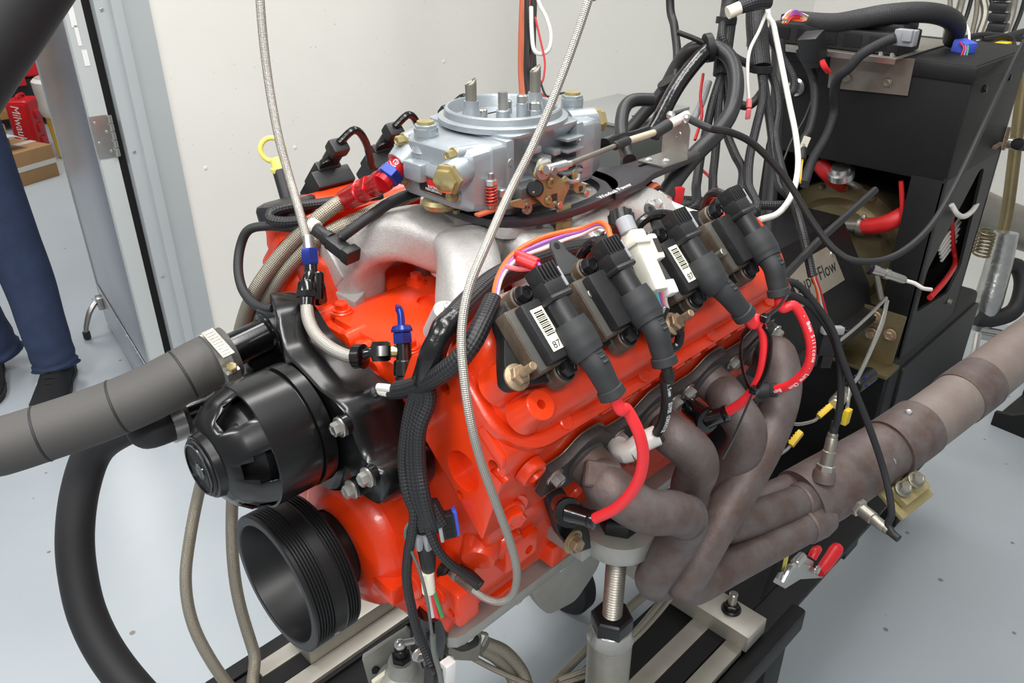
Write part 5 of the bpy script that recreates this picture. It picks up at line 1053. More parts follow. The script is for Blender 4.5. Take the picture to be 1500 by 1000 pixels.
# black fuse/ECU box on the shelf
fb = thing('fuse_box', 'long black ribbed connector box lying on the wiring shelf', 'fuse box', (1.22, .05, ZC+.01))
ya, yb = k0.y+.008, .17; ym = (ya+yb)/2; x0 = k0.x+.02
MB().box((x0+.05, ym, ZC+.027), (.10, yb-ya, .036)).build('body', 'black_plastic', fb, .005); MB().box((x0+.062, ym, ZC+.05), (.07, (yb-ya)*.94, .014)).build('lid', 'black_plastic', fb, .004)
for k in range(5): MB().box((x0, yb-.03-.046*k, ZC+.027), (.003, .032, .022)).build('pocket', 'gap_black', fb, .001)
for k in range(3): MB().lathe((x0+.004, ya+.008+.02*k, ZC+.008), (0, 0, 1), [(0, .005), (.005, .005), (.006, .0035)], 10).build('screw', 'zinc', fb)
wc = thing('coloured_wires', 'fan of thin coloured wires entering the thick loom on the cabinet top', 'wires', U(1170, 35, 1.5))
for k in range(20): MB().tube(UP([(1146+2*(k % 4), 27+1.6*(k % 6), 1.47), (1158+2*(k % 3), 16+2.2*(k % 7), 1.48), (1175, 20+1.8*(k % 7), 1.49), (1192, 29+1.2*(k % 6), 1.495)]), .0018, 6, 5).build('lead', ['white_wire', 'orange_wire', 'purple_wire', 'green_wire', 'yellow_wire', 'thin_red'][k % 6], wc)
def loom(name, label, pts, r, mt='braid_loom', cat='wiring loom', n=12, sm=6, group=None): return hose(name, label, cat, UP(pts), r, mt, n, sm, None, group)
loom('wiring_loom', 'thickest black loom arching over the black connector box on the cabinet', [(1190, 33, 1.5), (1225, 34, 1.46), (1260, 28, 1.43), (1300, 21, 1.41), (1350, 18, 1.41), (1385, 24, 1.43), (1400, 38, 1.46), (1396, 58, 1.5)], .0175, 'braid_loom', 'wiring loom', 20)
loom('wiring_loom', 'black loom dropping from the grey plug on the connector box down the cabinet front', [(1312, 55, 1.345), (1290, 64, 1.36), (1262, 80, 1.38), (1243, 100, 1.4), (1228, 113, 1.42), (1222, 135, 1.45), (1222, 165, 1.48), (1210, 200, 1.48), (1190, 235, 1.46), (1178, 270, 1.42)], .0085)
gp = thing('grey_connector', 'light grey square plug on the end of the connector box', 'connector', U(1325, 55, 1.36)); MB().box(U(1327, 55, 1.352), (.02, .035, .026)).build('body', 'grey_plastic', gp, .003); MB().box(U(1330, 52, 1.338), (.012, .016, .018)).build('latch', 'grey_plastic', gp, .002)
rl = thing('relay', 'small black relay hanging on red wires at the cabinet front', 'relay', U(1190, 70, 1.45)); MB().box((0, 0, 0), (.036, .036, .045), frame(U(1190, 68, 1.45), (-.35, .15, .9))).build('body', 'black_plastic', rl, .003); MB().box((0, 0, -.028), (.03, .03, .014), frame(U(1190, 68, 1.45), (-.35, .15, .9))).build('socket', 'black_plastic', rl, .002)
for k in range(2): MB().tube(UP([(1200+5*k, 88, 1.45), (1206+4*k, 98, 1.45), (1212+3*k, 106, 1.46)]), .0035, 8, 4).build('lead', 'red_wire', rl)
bp = thing('blue_connector', 'blue square plug with thin coloured wires on the cabinet top', 'connector', U(1411, 76, 1.5)); MB().box((0, 0, 0), (.028, .034, .034), frame(U(1411, 73, 1.465), (-.1, -.1, .95), (1, -.6, 0))).build('body', 'blue_plastic', bp, .006)
for k, mt in enumerate(('thin_red', 'purple_wire', 'green_wire')): MB().tube(UP([(1406+5*k, 62, 1.45), (1412+3*k, 70, 1.44), (1408+4*k, 82, 1.435)]), .0016, 6, 4).build('lead', mt, bp)
MB().tube(UP([(1385, 18, 1.55), (1402, 22, 1.54), (1418, 42, 1.52), (1420, 66, 1.5)]), .0022, 8, 5).build('lead', 'white_wire', bp)
yc = thing('yellow_connector', 'yellow plug among the cables on the cabinet top', 'connector', U(1468, 68, 1.6)); MB().box(U(1468, 69, 1.6), (.04, .025, .02)).build('body', 'yellow_plug', yc, .004); MB().tube(UP([(1440, 58, 1.6), (1475, 54, 1.6), (1484, 66, 1.6), (1478, 76, 1.58), (1440, 76, 1.57), (1420, 82, 1.55)]), .006, 8, 5).build('lead', 'black_wire', yc)
for k, (p, lab) in enumerate([([(1385, 82, 1.56), (1430, 66, 1.6), (1480, 52, 1.68), (1520, 40, 1.75)], 'black cable lying across the cabinet top towards the right edge'), ([(1400, 60, 1.6), (1440, 52, 1.65), (1490, 56, 1.7), (1530, 62, 1.75)], 'black cable behind the blue plug on the cabinet top')]): loom('cable', lab, p, .007, 'black_wire', 'cable')
w = MB().lathe(U(1168, 127, x=XC), (-1, 0, 0), [(0, .017), (.006, .017), (.008, .012), (.02, .011), (.022, .008)], 20).build('stub_fitting', 'zinc'); tag(w, 'chrome round socket on the black cabinet front behind the cables', 'fitting')
# side fitting with pin on the right
sf = thing('side_fitting', 'steel pipe stub with wing pin on the cabinet side', 'fitting', U(1480, 210, y=-.21)); q = U(1474, 209, y=YR); MB().rod(q, q+Vector((.0, -.03, 0)), .011, 16).build('stub', 'steel', sf); MB().tube([q+Vector((0, -.028, 0))]+[U(1492, 211, y=-.25), U(1530, 218, y=-.26)], .011, 14, 4).build('hose', 'rubber', sf); MB().box(U(1461, 213, y=YR-.004), (.04, .006, .006)).build('pin', 'bolt_rust', sf); MB().box(U(1474, 203, y=YR-.004), (.006, .006, .045)).build('pin', 'bolt_rust', sf)
# absorber seen through the opening
ab = thing('absorber', 'brass coloured water brake absorber housing inside the cabinet opening', 'absorber', (1.38, 0, .005))
MB().lathe((1.34, 0, .005), (1, 0, 0), [(-.03, .05), (-.02, .075), (-.015, .105), (0, .118), (.004, .134), (.0, .15), (.006, .1525), (.02, .1525), (.022, .14), (.1, .14)], 64).build('housing', 'gold_case', ab)
for k in range(16): bolt(ab, (1.339, .1415*math.cos(2*PI*k/16), .005+.1415*math.sin(2*PI*k/16)), (-1, 0, 0), .0055, 'gold_case', 'rim_bolt', .7, 1.2)
MB().tube([Vector((1.33, -.03, .155)), Vector((1.3, -.02, .17)), Vector((1.3, .03, .178))], .006, 8, 4).build('bleed_line', 'dull_steel', ab)
rh = thing('red_hose', 'red rubber water hose clamped to the absorber outlet', 'hose', U(1265, 330, x=1.29)); MB().tube([U(1262, 331, x=1.3), U(1285, 330, x=1.29), U(1310, 322, x=1.29), U(1345, 300, x=1.33)], .0165, 18, 6).build('hose', 'red_hose', rh); MB().lathe(U(1263, 331, x=1.3), (.05, -1, 0), [(-.007, .0168), (-.007, .0185), (.007, .0185), (.007, .0168)], 22).build('clamp', 'dull_steel', rh); MB().cyl(U(1240, 329, x=1.31), U(1264, 331, x=1.3), .012, .0135, 16).build('stub', 'dull_steel', rh); bolt(rh, U(1265, 319, x=1.295), (0, 0, 1), .005, 'steel')
w = hose('red_hose', 'thick red hose high inside the cabinet opening', 'hose', [U(1200, 238, x=1.3), U(1212, 252, x=1.3), U(1228, 266, x=1.33), U(1245, 275, x=1.38)], .017, 'red_hose')
w = MB().lathe(U(1232, 252, x=1.3), (-.4, 0, .9), [(-.01, .026), (.004, .026), (.006, .02), (.014, .018)], 24).build('round_coupling', 'zinc'); tag(w, 'chrome coupling under the cabinet head box', 'coupling')
w = hose('red_cable', 'thin red tube hanging down inside the cabinet opening', 'tube', [U(1320, 265, x=1.28), U(1322, 310, x=1.28), U(1321, 345, x=1.28), U(1321, 362, x=1.28)], .0045, 'red_hose')
w = hose('red_cable', 'thin red cable hanging in the cabinet side slot', 'cable', [U(1392, 300, y=-.17), U(1396, 360, y=-.175), U(1399, 385, y=-.19), U(1385, 410, y=-.212), U(1362, 436, y=-.216)], .0055, 'red_hose')
for k in range(5): hose('sense_line', ['leftmost', 'second', 'middle', 'fourth', 'rightmost'][k]+' of five thin pale tubes slanting through the cabinet side slot', 'tube', [U(1448+2*k, 255, y=-.16), U(1420+4*k, 300+2*k, y=-.165), U(1392+2*k, 338+4*k, y=-.17), U(1375+k, 362+5*k, y=-.172)], .003, 'white_wire', 8, 5, None, 'pale tubes in the cabinet side slot')
hose('white_tube', 'white tube curling out of the cabinet side slot', 'tube', [U(1394, 300, y=-.21), U(1403, 314, y=-.22), U(1415, 316, y=-.22), U(1430, 300, y=-.2), U(1442, 262, y=-.17)], .005, 'white_wire', 10)
# steel support angle with bolts, thin tubes
an_ = thing('angle_bracket', 'steel angle bracket bolted under the absorber on the cabinet base', 'bracket', (1.2, -.16, -.14))
pl = [U(p[0], p[1], x=1.2) for p in ((1256, 443), (1327, 465), (1313, 506), (1240, 486))]; pl = [pl[0]+Vector((0, .05, 0)), pl[1], pl[2]-Vector((0, 0, .045)), pl[3]+Vector((0, .05, -.045))]
MB().add(pl+[p+Vector((.006, 0, 0)) for p in pl], [(3, 2, 1, 0), (4, 5, 6, 7), (0, 1, 5, 4), (1, 2, 6, 5), (2, 3, 7, 6), (3, 0, 4, 7)]).build('upright', 'gold_case', an_, .001)
zb_ = -.136; MB().box((1.185, -.135, zb_), (.06, .17, .008)).build('foot', 'gold_case', an_, .001)
for px, py in ((1304, 490), (1282, 464), (1276, 488)): bolt(an_, U(px, py, x=1.198), (-1, 0, 0), .009, 'bolt_rust')
bolt(an_, U(1294, 510, z=zb_+.004), (0, 0, 1), .009, 'gold')
MB().box((1.22, -.01, -.2), (.008, .36, .12)).build('back_web', 'powder', an_)
MB().cyl(U(1283, 398, x=1.22), U(1291, 438, x=1.22), .006, None, 10).build('strut', 'dull_steel', an_)
for k, (p, lab) in enumerate([([(1298, 436, 1.42), (1275, 460, 1.38), (1245, 487, 1.33), (1215, 510, 1.28)], 'thin steel tube slanting down to the left in front of the angle bracket'), ([(1298, 436, 1.42), (1294, 462, 1.4), (1280, 500, 1.36), (1260, 545, 1.3), (1250, 562, 1.28)], 'thin steel tube curving down to the blue sensor'), ([(1300, 440, 1.42), (1292, 475, 1.4), (1275, 515, 1.36), (1256, 555, 1.3)], 'second thin steel tube beside the one to the blue sensor')]): loom('steel_tube', lab, p, .003, 'steel', 'tube', 8)
ss = thing('pressure_transducer', 'steel in-line connector on a thin cable crossing the cabinet opening', 'sensor', U(1300, 402, 1.4)); a, b = U(1278, 394, 1.4), U(1330, 412, 1.4)
MB().lathe(a, b-a, [(0, .009), (.01, .009), (.011, .0075), (.022, .0075), (.023, .0095), (.03, .0095), (.031, .008), (.055, .0075), (.06, .006)], 16).build('body', 'steel', ss); MB().tube([b-(b-a)*.05]+UP([(1340, 415, 1.4), (1352, 422, 1.4), (1364, 424, 1.41)]), .0035, 8, 5).build('cable', 'white_wire', ss); MB().rod(a-(b-a)*.12, a, .011, 14).build('gland', 'nut_black', ss)
# driveshaft guard with name plate
gd = thing('shaft_guard', 'black folded sheet metal driveshaft guard with an engraved name plate', 'guard', (.95, 0, 0))
pg = [(-.165, -.045), (-.165, -.035), (-.135, -.03), (-.125, .005), (-.045, .125), (.045, .125), (.125, .005), (.135, -.03), (.165, -.035), (.165, -.045), (.12, -.045), (.038, .115), (-.038, .115), (-.12, -.045)]
MB().prism(pg, yz(.70), .53).build('guard', 'powder', gd, .002); nm = Vector((0, -.12, .08)).normalized(); dv = Vector((0, -.08, -.12)).normalized()
pc = Vector((1.065, -.0855, .0645)); fp_ = frame(pc+nm*.001, nm, (1, 0, 0)); pp = MB().box((0, 0, 0), (.165, .072, .002), fp_).build('name_plate', 'bed_steel', gd, .0006)
MT['plate'] = mat('plate', (150, 142, 128), .5, .3, .3, 30); pp.data.materials.clear(); pp.data.materials.append(MT['plate'])
lettering('SuperFlow', .0345, 'ink', fp_ @ Matrix.Translation((-.004, -.002, .0012)), pp, .0002, .1); bolt(pp, fp_ @ Vector((.073, .02, .001)), nm, .004, 'zinc', 'rivet', .4, 1.1)
for x in (.76, .9, 1.08): bolt(gd, (x, -.152, -.034), (0, 0, 1), .008, 'nut_black', 'bolt', .8, 1.3)
bh = thing('bell_housing', 'black flywheel housing between the engine and the guard', 'housing', (.66, 0, 0)); MB().lathe((.64, 0, .01), (1, 0, 0), [(0, .19), (.012, .19), (.02, .175), (.07, .16), (.075, .1)], 48).build('shell', 'powder', bh)
for k in range(10): bolt(bh, (.655, .182*math.cos(2*PI*k/10+.3), .01+.182*math.sin(2*PI*k/10+.3)), (1, 0, 0), .008, 'dull_steel')
# thermocouple plugs by the base
def tplug(label, c, d, pts):
    e = thing('thermocouple_plug', label, 'connector', c, 'yellow thermocouple plugs'); m = frame(c, d); MB().box((0, 0, 0), (.016, .009, .026), m).build('body', 'yellow_plug', e, .002)
    for k in range(4): MB().box((0, .0048, -.009+.005*k), (.017, .001, .0015), m).build('ridge', 'yellow_plug', e)
    if pts: MB().tube([c-V(d).normalized()*.012]+UP(pts), .0026, 8, 5).build('lead', 'steel', e)
tplug('yellow plug nearest the header on a curling steel lead', U(1166, 642, 1.2), U(1176, 632, 1.2)-U(1160, 652, 1.2), [(1150, 660, 1.19), (1130, 672, 1.17), (1118, 676, 1.15)]); tplug('yellow ribbed plug on the lead above the collector', U(1208, 602, 1.24), U(1220, 590, 1.24)-U(1195, 612, 1.24), [(1192, 616, 1.23), (1170, 621, 1.21), (1148, 618, 1.19)]); tplug('yellow plug with a green wire hanging behind the oxygen sensor cable', U(1240, 610, 1.26), Vector((.1, 0, 1)), [(1243, 585, 1.27), (1245, 565, 1.28)])
hose('green_wire', 'short green wire by the hanging yellow plug', 'wire', UP([(1226, 585, 1.25), (1227, 600, 1.25), (1230, 620, 1.25)]), .004, 'green_wire'); hose('steel_tube', 'thin pale tube looping behind the header tubes near the base', 'tube', UP([(1118, 676, 1.15), (1124, 690, 1.16), (1120, 705, 1.17), (1108, 716, 1.18)]), .003, 'white_wire', 8)
bs_ = thing('blue_sensor', 'black sensor with blue collar on the cabinet base', 'sensor', U(1258, 560, 1.33)); a, b = U(1250, 566, 1.32), U(1275, 548, 1.36); MB().rod(a, b, .014, 16).build('body', 'nut_black', bs_); MB().hexa(a+(b-a)*.2, b-a, .015, .018).build('collar', 'blue_fit', bs_); MB().rod(U(1224, 590, 1.25), U(1238, 575, 1.3), .011, 14).build('steel_stub', 'dull_steel', bs_); MB().rod(U(1222, 592, 1.245), U(1228, 586, 1.26), .008, 14).build('port', 'zinc', bs_); MB().box((0, 0, 0), (.06, .06, .006), frame(U(1276, 546, x=1.216), (-1, 0, 0))).build('flange', 'powder', bs_)
cc = thing('grey_latch_connector', 'black connector with a pale grey latch hanging on coloured wires behind the engine', 'connector', U(1212, 490, 1.2)); m = frame(U(1212, 500, 1.2), (.1, 0, 1), (1, -.7, 0)); MB().box((0, 0, 0), (.03, .018, .04), m).build('body', 'black_plastic', cc, .003); MB().box((-.002, -.008, .022), (.034, .012, .012), m).build('latch', 'grey_plastic', cc, .003); MB().box((.004, 0, -.03), (.018, .012, .024), m).build('pin_shroud', 'black_plastic', cc, .002)
for k, mt in enumerate(('orange_wire', 'white_wire', 'thin_red')): MB().tube(UP([(1190+2*k, 405, 1.13), (1197+2*k, 425, 1.15), (1200+3*k, 445, 1.17), (1209+2*k, 470, 1.19), (1211+2*k, 484, 1.2)]), .0022, 8, 5).build('lead', mt, cc)
# toggle clamp on the bed side
tg = thing('toggle_clamp', 'steel toggle clamp with red handle grips fixed to the bed side', 'clamp', U(1175, 835, y=-.29))
def tq(px, py, o=-.305): return U(px, py, y=o)
MB().add([tq(1132, 852), tq(1150, 862), tq(1172, 848), tq(1205, 846), tq(1208, 838), tq(1185, 828), tq(1178, 822), tq(1160, 835), tq(1140, 838)]+[tq(a, b, -.299) for a, b in ((1132, 852), (1150, 862), (1172, 848), (1205, 846), (1208, 838), (1185, 828), (1178, 822), (1160, 835), (1140, 838))], [(i, (i+1) % 9, 9+(i+1) % 9, 9+i) for i in range(9)]+[tuple(range(8, -1, -1)), tuple(range(9, 18))]).build('side_plate', 'steel', tg, .001)
MB().tube([tq(1146, 852, -.312), tq(1157, 832, -.312), tq(1165, 826, -.31)], .005, 10, 4).build('spindle', 'zinc', tg); MB().rod(tq(1164, 826, -.31), tq(1176, 814, -.31), .0075, 12).build('barrel', 'zinc', tg); MB().add([tq(1164, 815), tq(1178, 814), tq(1192, 822), tq(1190, 832), tq(1180, 828)]+[tq(a, b, -.297) for a, b in ((1164, 815), (1178, 814), (1192, 822), (1190, 832), (1180, 828))], [(i, (i+1) % 5, 5+(i+1) % 5, 5+i) for i in range(5)]+[(4, 3, 2, 1, 0), (5, 6, 7, 8, 9)]).build('link_plate', 'steel', tg, .001)
bolt(tg, tq(1195, 834, -.309), (0, -1, 0), .007, 'zinc', 'pivot', .5, 1.2); MB().tube([tq(1200, 838, -.306), tq(1210, 826, -.306), tq(1224, 806, -.306), tq(1228, 801, -.306)], [.0085, .0105, .0115, .009], 14, 5).build('grip', 'red_plastic', tg); MB().tube([tq(1189, 817, -.304), tq(1194, 808, -.304), tq(1199, 803, -.304)], [.0075, .008, .006], 12, 4).build('short_grip', 'red_plastic', tg)
MB().box(tq(1150, 825, -.298), (.006, .004, .05), None).build('stop_bar', 'yellow', tg); MB().add([tq(1112, 880, -.27), tq(1140, 808, -.27), tq(1136, 850, -.3), tq(1125, 870, -.3)]+[tq(a, b, o+.004) for a, b, o in ((1112, 880, -.27), (1140, 808, -.27), (1136, 850, -.3), (1125, 870, -.3))], [(0, 1, 2, 3), (7, 6, 5, 4), (0, 4, 5, 1), (1, 5, 6, 2), (2, 6, 7, 3), (3, 7, 4, 0)]).build('gusset', 'powder', tg)
# ------------------------------------------------------------------ far right: pipes, ducts, stand
hose('drop_pipe', 'tall vertical galvanised pipe behind the cabinet at the right edge', 'pipe', [U(1508, 60, 2.1), U(1492, 180, 2.15), U(1477, 300, 2.2), U(1468, 345, 2.22)], .016, 'gold_case', 16, 4)
w = MB().tube([U(1474, 340, 2.15), U(1462, 390, 2.18), U(1448, 440, 2.2), U(1436, 485, 2.22)], [.03, .034, .036, .022], 18, 5).build('foil_wrap', 'foil'); tag(w, 'crumpled foil wrapped pipe section behind the cabinet', 'pipe')
hose('silver_pipe', 'thick silver duct pipe crossing the right edge behind the cabinet', 'pipe', [U(1425, 305, 2.5), U(1470, 325, 2.5), U(1530, 345, 2.5)], .065, 'dull_steel', 24, 4)
hose('black_elbow', 'black rubber elbow hose beside the foil wrapped pipe', 'hose', [U(1470, 388, 2.2), U(1492, 392, 2.2), U(1498, 420, 2.2), U(1485, 455, 2.2), U(1450, 468, 2.2), U(1430, 465, 2.2)], .022, 'rubber', 16)
for k, (p, lab) in enumerate([([(1436, 482, 2.2), (1470, 488, 2.2), (1520, 500, 2.2)], 'steel tube running right below the foil wrap'), ([(1436, 492, 2.2), (1470, 498, 2.2), (1520, 506, 2.2)], 'lower steel tube running right below the foil wrap'), ([(1432, 490, 2.15), (1425, 520, 2.12), (1405, 545, 2.1), (1392, 560, 2.1)], 'braided tube curving down behind the cabinet base')]): hose('steel_tube', lab, 'tube', UP(p), .009, 'steel', 10)
cl = MB().tube([U(1447, 338, 2.05)+Vector((.02*math.cos(t), .02*math.sin(t), -.006*t/6.28*1.6)) for t in np.linspace(0, 14*PI, 150)], .0028, 6, 0).build('coil_spring', 'gold_case'); tag(cl, 'coiled thin brass tube beside the foil wrap', 'coil')
ws = thing('ramp_stand', 'black folded steel ramp stand on the floor at the right edge', 'stand', (1.6, -.62, ZF)); a = U(1452, 620, z=ZF); b = U(1500, 640, z=ZF)
m = frame((a.x, a.y, ZF), (0, 0, 1), (b-a).normalized()); MB().prism([(0, 0), (.55, 0), (.55, .3), (.42, .3), (.05, .06), (0, .05)], m @ Matrix.Rotation(PI/2, 4, 'X') @ Matrix.Translation((0, 0, -.01)), .02).build('side_web', 'powder', ws, .004); MB().prism([(0, 0), (.55, 0), (.55, .3), (.42, .3), (.05, .06), (0, .05)], m @ Matrix.Rotation(PI/2, 4, 'X') @ Matrix.Translation((0, 0, -.25)), .02).build('side_web', 'powder', ws, .004); MB().box((.28, .13, .02), (.55, .24, .02), m).build('base', 'powder', ws, .004)
# cables hanging on the back wall, right of the corner
for k in range(9):
    x0 = 1395+k*13; hose('hanging_line', ['first', 'second', 'third', 'fourth', 'fifth', 'sixth', 'seventh', 'eighth', 'ninth'][k]+' from the left of the '+'nine lines hanging behind the cabinet top', 'cable', UPT([(x0+10*math.sin(k), -30, 2.6), (x0-4, 20, 2.6), (x0-12-3*(k % 3), 60, 2.6), (x0-16, 110, 2.6)]), [.008, .012, .007][k % 3], ['braid_nickel', 'dull_steel', 'conduit'][k % 3], 8, 5, None, 'lines hanging behind the cabinet')
w = thing('cable_chain', 'black cable chain hanging behind the cabinet top', 'cable chain', U(1465, 20, 2.4))
for k in range(6): MB().box(U(1468-k*1.5, -20+15*k, 2.4), (.05, .05, .024)).build('link', 'black_plastic', w, .006)
# dark equipment box on legs behind the carburettor
eb = thing('equipment_box', 'dark green metal box with perforated lid on a folding stand by the wall', 'equipment box', (1.5, .75, ZF))
c = U(893, 205, 1.95); MB().box((c.x+.1, c.y+.05, c.z-.02), (.26, .22, .13)).build('body', 'grey_box', eb, .004); MB().box((c.x+.1, c.y+.05, c.z+.049), (.27, .23, .008)).build('lid', 'lid_grey', eb, .002)
for i in range(8): MB().cyl((c.x-.01+.03*i, c.y-.03, c.z+.0525), (c.x-.01+.03*i, c.y-.03, c.z+.0545), .005, None, 8).build('dark_vent_disc', 'gap_black', eb)  # solid black discs painting the dark of the lid's perforations
for sgn in (-1, 1):
    for yy in (-.04, .14): MB().cyl((c.x+.1-sgn*.12, c.y+yy, ZF), (c.x+.1+sgn*.12, c.y+yy, c.z-.09), .011, None, 10).build('leg', 'grey_box', eb)
hose('stand_post', 'dark green upright post beside the equipment box', 'post', [U(982, 210, 1.8), U(976, 340, 1.85)], .012, 'grey_box', 4, 2)
# ================================================================== near wiring
def loomB(label, pts, r, mt='braid_black', n=12, cat='wiring loom', name='wiring_loom', group=None):
    P = UPT(pts)
    if pts[-1][1] >= 295 and name == 'wiring_loom' and pts[-1][0] > 1000 and pts[-1][2] > 1.05 and pts[-1][1] < 320: P.append(Vector((.66+.012*(len(label) % 5), .01*(len(label) % 7)-.03, .27)))
    return hose(name, label, cat, P, r, mt, n, 6, None, group)
loomB('black braided loom crossing the intake behind the coils', [(905, 345, .93), (870, 362, .895), (820, 372, .85), (770, 388, .805), (725, 410, .765), (690, 440, .725), (664, 468, .695), (650, 485, .685)], .0115, n=18)
tw = MB().tube(UP([(664, 468, .695), (652, 482, .685), (643, 497, .682), (634, 518, .685), (626, 540, .695), (620, 556, .71)]), [.0118, .0125, .0105, .0118, .0108, .0105], 18, 6).build('taped_section', 'tape'); tag(tw, 'shiny black taped section of loom in front of the valley cover', 'wiring loom')
for k, (x0, dx, lab) in enumerate([(612, -10, 'leftmost vertical black loom before the front of the engine'), (620, -1, 'second vertical black loom before the front of the engine'), (627, 4, 'third vertical black loom before the front of the engine'), (632, 9, 'rightmost vertical black loom before the front of the engine')]):
    loomB(lab, [(622, 552, .71), (x0-4+dx*.2, 585, .73-.004*k), (606+dx, 630, .745-.006*k), (604+dx*1.2, 680, .76-.006*k), (610+dx*1.2, 722, .765-.006*k), (620+dx*.9, 752, .77-.004*k), (630+dx*.8, 775, .775)], .0062, n=14)
hose('wiring_loom', 'black braided loom tail with cut wires over the pump housing', 'wiring loom', UP([(722, 440, .695), (706, 474, .668), (690, 505, .66), (668, 530, .665), (640, 550, .685), (608, 565, .725), (582, 571, .75)]), .0085, 'braid_black', 16)
hose('wiring_loom', 'thinner loom running beside the cut loom tail', 'wiring loom', UP([(702, 495, .668), (680, 528, .667), (650, 552, .685), (615, 570, .722), (590, 576, .745), (572, 577, .762)]), .0052, 'braid_black', 12)
bt = thing('butt_splice', 'pair of clear crimp splices at the cut end of the black loom', 'splice', U(560, 572, .765))
MB().tube(UP([(582, 571, .755), (566, 568, .76), (554, 567, .765)]), .004, 10, 4).build('splice', 'clear_film', bt); MB().tube(UP([(582, 577, .758), (566, 575, .763), (553, 572, .768)]), .004, 10, 4).build('splice', 'clear_film', bt); MB().rod(U(586, 577, .757), U(582, 576.5, .758), .0046, 12).build('green_band', 'green_wire', bt); MB().tube(UP([(560, 570, .768), (550, 575, .77), (547, 577, .772)]), [.005, .007, .003], 8, 4).build('frayed_braid', 'braid_black', bt)
# orange / purple leads over the intake and red splice
ow = thing('sensor_leads', 'orange and purple wires arching from the loom to the second coil', 'wires', U(722, 420, .75))
for k, mt in enumerate(('orange_wire', 'purple_wire', 'white_wire')): MB().tube(UP([(722+k*2, 442, .692), (730+k*3, 405, .715), (750+k*5, 374+k*2, .745), (785+k*6, 352+k*6, .77), (820+k*4, 341+k*5, .785), (855, 334+k*4, .785), (878, 326+k*3, .765), (890, 333+k*2, .745), (895, 352, .725)]), .0026-.0004*k, 8, 6).build('lead', mt, ow)
rs = thing('red_splice', 'red crimp splice on the purple lead beside the first coil', 'splice', U(772, 380, .76)); a, b = U(756, 372, .705), U(788, 386, .695)
MB().rod(a, b, .0048, 12).build('barrel', 'red_plastic', rs); MB().rod(U(758, 380, .70), U(786, 391, .69), .0042, 12).build('barrel', 'red_plastic', rs); MB().tube([b, U(792, 392, .685), U(796, 399, .68)], .002, 8, 4).build('lead', 'purple_wire', rs); MB().tube(UP([(742, 390, .715), (760, 394, .705), (778, 393, .695), (792, 397, .685)]), .0024, 8, 5).build('lead', 'pink', rs)
# ivory inline connector between coil 2 and 3
ic = thing('inline_connector', 'ivory in-line plug lying between the second and third coil', 'connector', U(945, 385, .74)); m = frame(U(944, 384, .738), UPB, U(960, 418, .735)-U(928, 350, .748))
MB().box((0, 0, 0), (.062, .018, .017), m).build('shell', 'ivory', ic, .003); MB().box((-.01, .0115, .005), (.026, .01, .015), m).build('latch', 'ivory', ic, .003); MB().box((-.01, .0115, .0127), (.014, .006, .001), m).build('latch_slot', 'print_dark', ic); MB().box((-.018, -.002, .002), (.006, .021, .02), m).build('seam_collar', 'ivory', ic, .002); MB().rod(m @ Vector((-.046, -.003, 0)), m @ Vector((-.03, -.003, 0)), .0085, 16).build('seal', 'grey_plastic', ic); MB().box((.03, .012, .004), (.014, .01, .012), m).build('clip', 'white_plastic', ic, .002)
for k, mt in enumerate(('teal_wire', 'purple_wire', 'pink', 'white_wire')): MB().tube(UP([(956+4*k, 415-k, .735), (962+4*k, 430-k, .735), (966+3*k, 442, .74), (972+2*k, 452, .745)]), .0019, 8, 5).build('lead', mt, ic)
hose('wiring_loom', 'taped black wires looping down beside the second stud', 'wiring loom', UP([(974, 450, .745), (968, 470, .745), (972, 492, .75), (982, 508, .755), (992, 506, .757), (996, 490, .757), (994, 478, .755)]), .0045, 'tape', 10)
cp2 = thing('weather_cap', 'ribbed black plug with red wires above the ivory connector', 'connector', U(912, 328, .79)); m = frame(U(911, 326, .79), U(911, 318, .79)-U(915, 345, .78)); MB().lathe(m @ Vector((0, 0, -.008)), m.to_3x3() @ Vector((0, 0, 1)), [(0, .0105), (.004, .012), (.018, .0118), (.02, .0095)], 16).build('cap', 'black_plastic', cp2)
for k in range(10): MB().box((.0118*math.cos(k*.628), .0118*math.sin(k*.628), .002), (.002, .002, .016), m).build('rib', 'black_plastic', cp2)
for k, mt in enumerate(('red_wire', 'white_wire', 'yellow_wire')): MB().tube(UP([(913+2*k, 334, .785), (916+3*k, 346, .773), (922+3*k, 356, .758)]), .0019, 8, 4).build('lead', mt, cp2)
for k, (p, lab) in enumerate([([(986, 316, .785), (970, 314, .795), (950, 318, .80), (935, 330, .798), (925, 345, .79)], 'taped wires looping from the third coil plug'), ([(1064, 288, .845), (1048, 282, .86), (1036, 292, .875), (1030, 310, .885), (1018, 322, .885)], 'taped wires looping from the last coil plug'), ([(893, 360, .715), (872, 354, .735), (858, 365, .745), (850, 378, .755)], 'taped wires leaving the second coil plug')]): loomB(lab, p, .0052, 'tape', 10, 'wires', 'coil_leads')
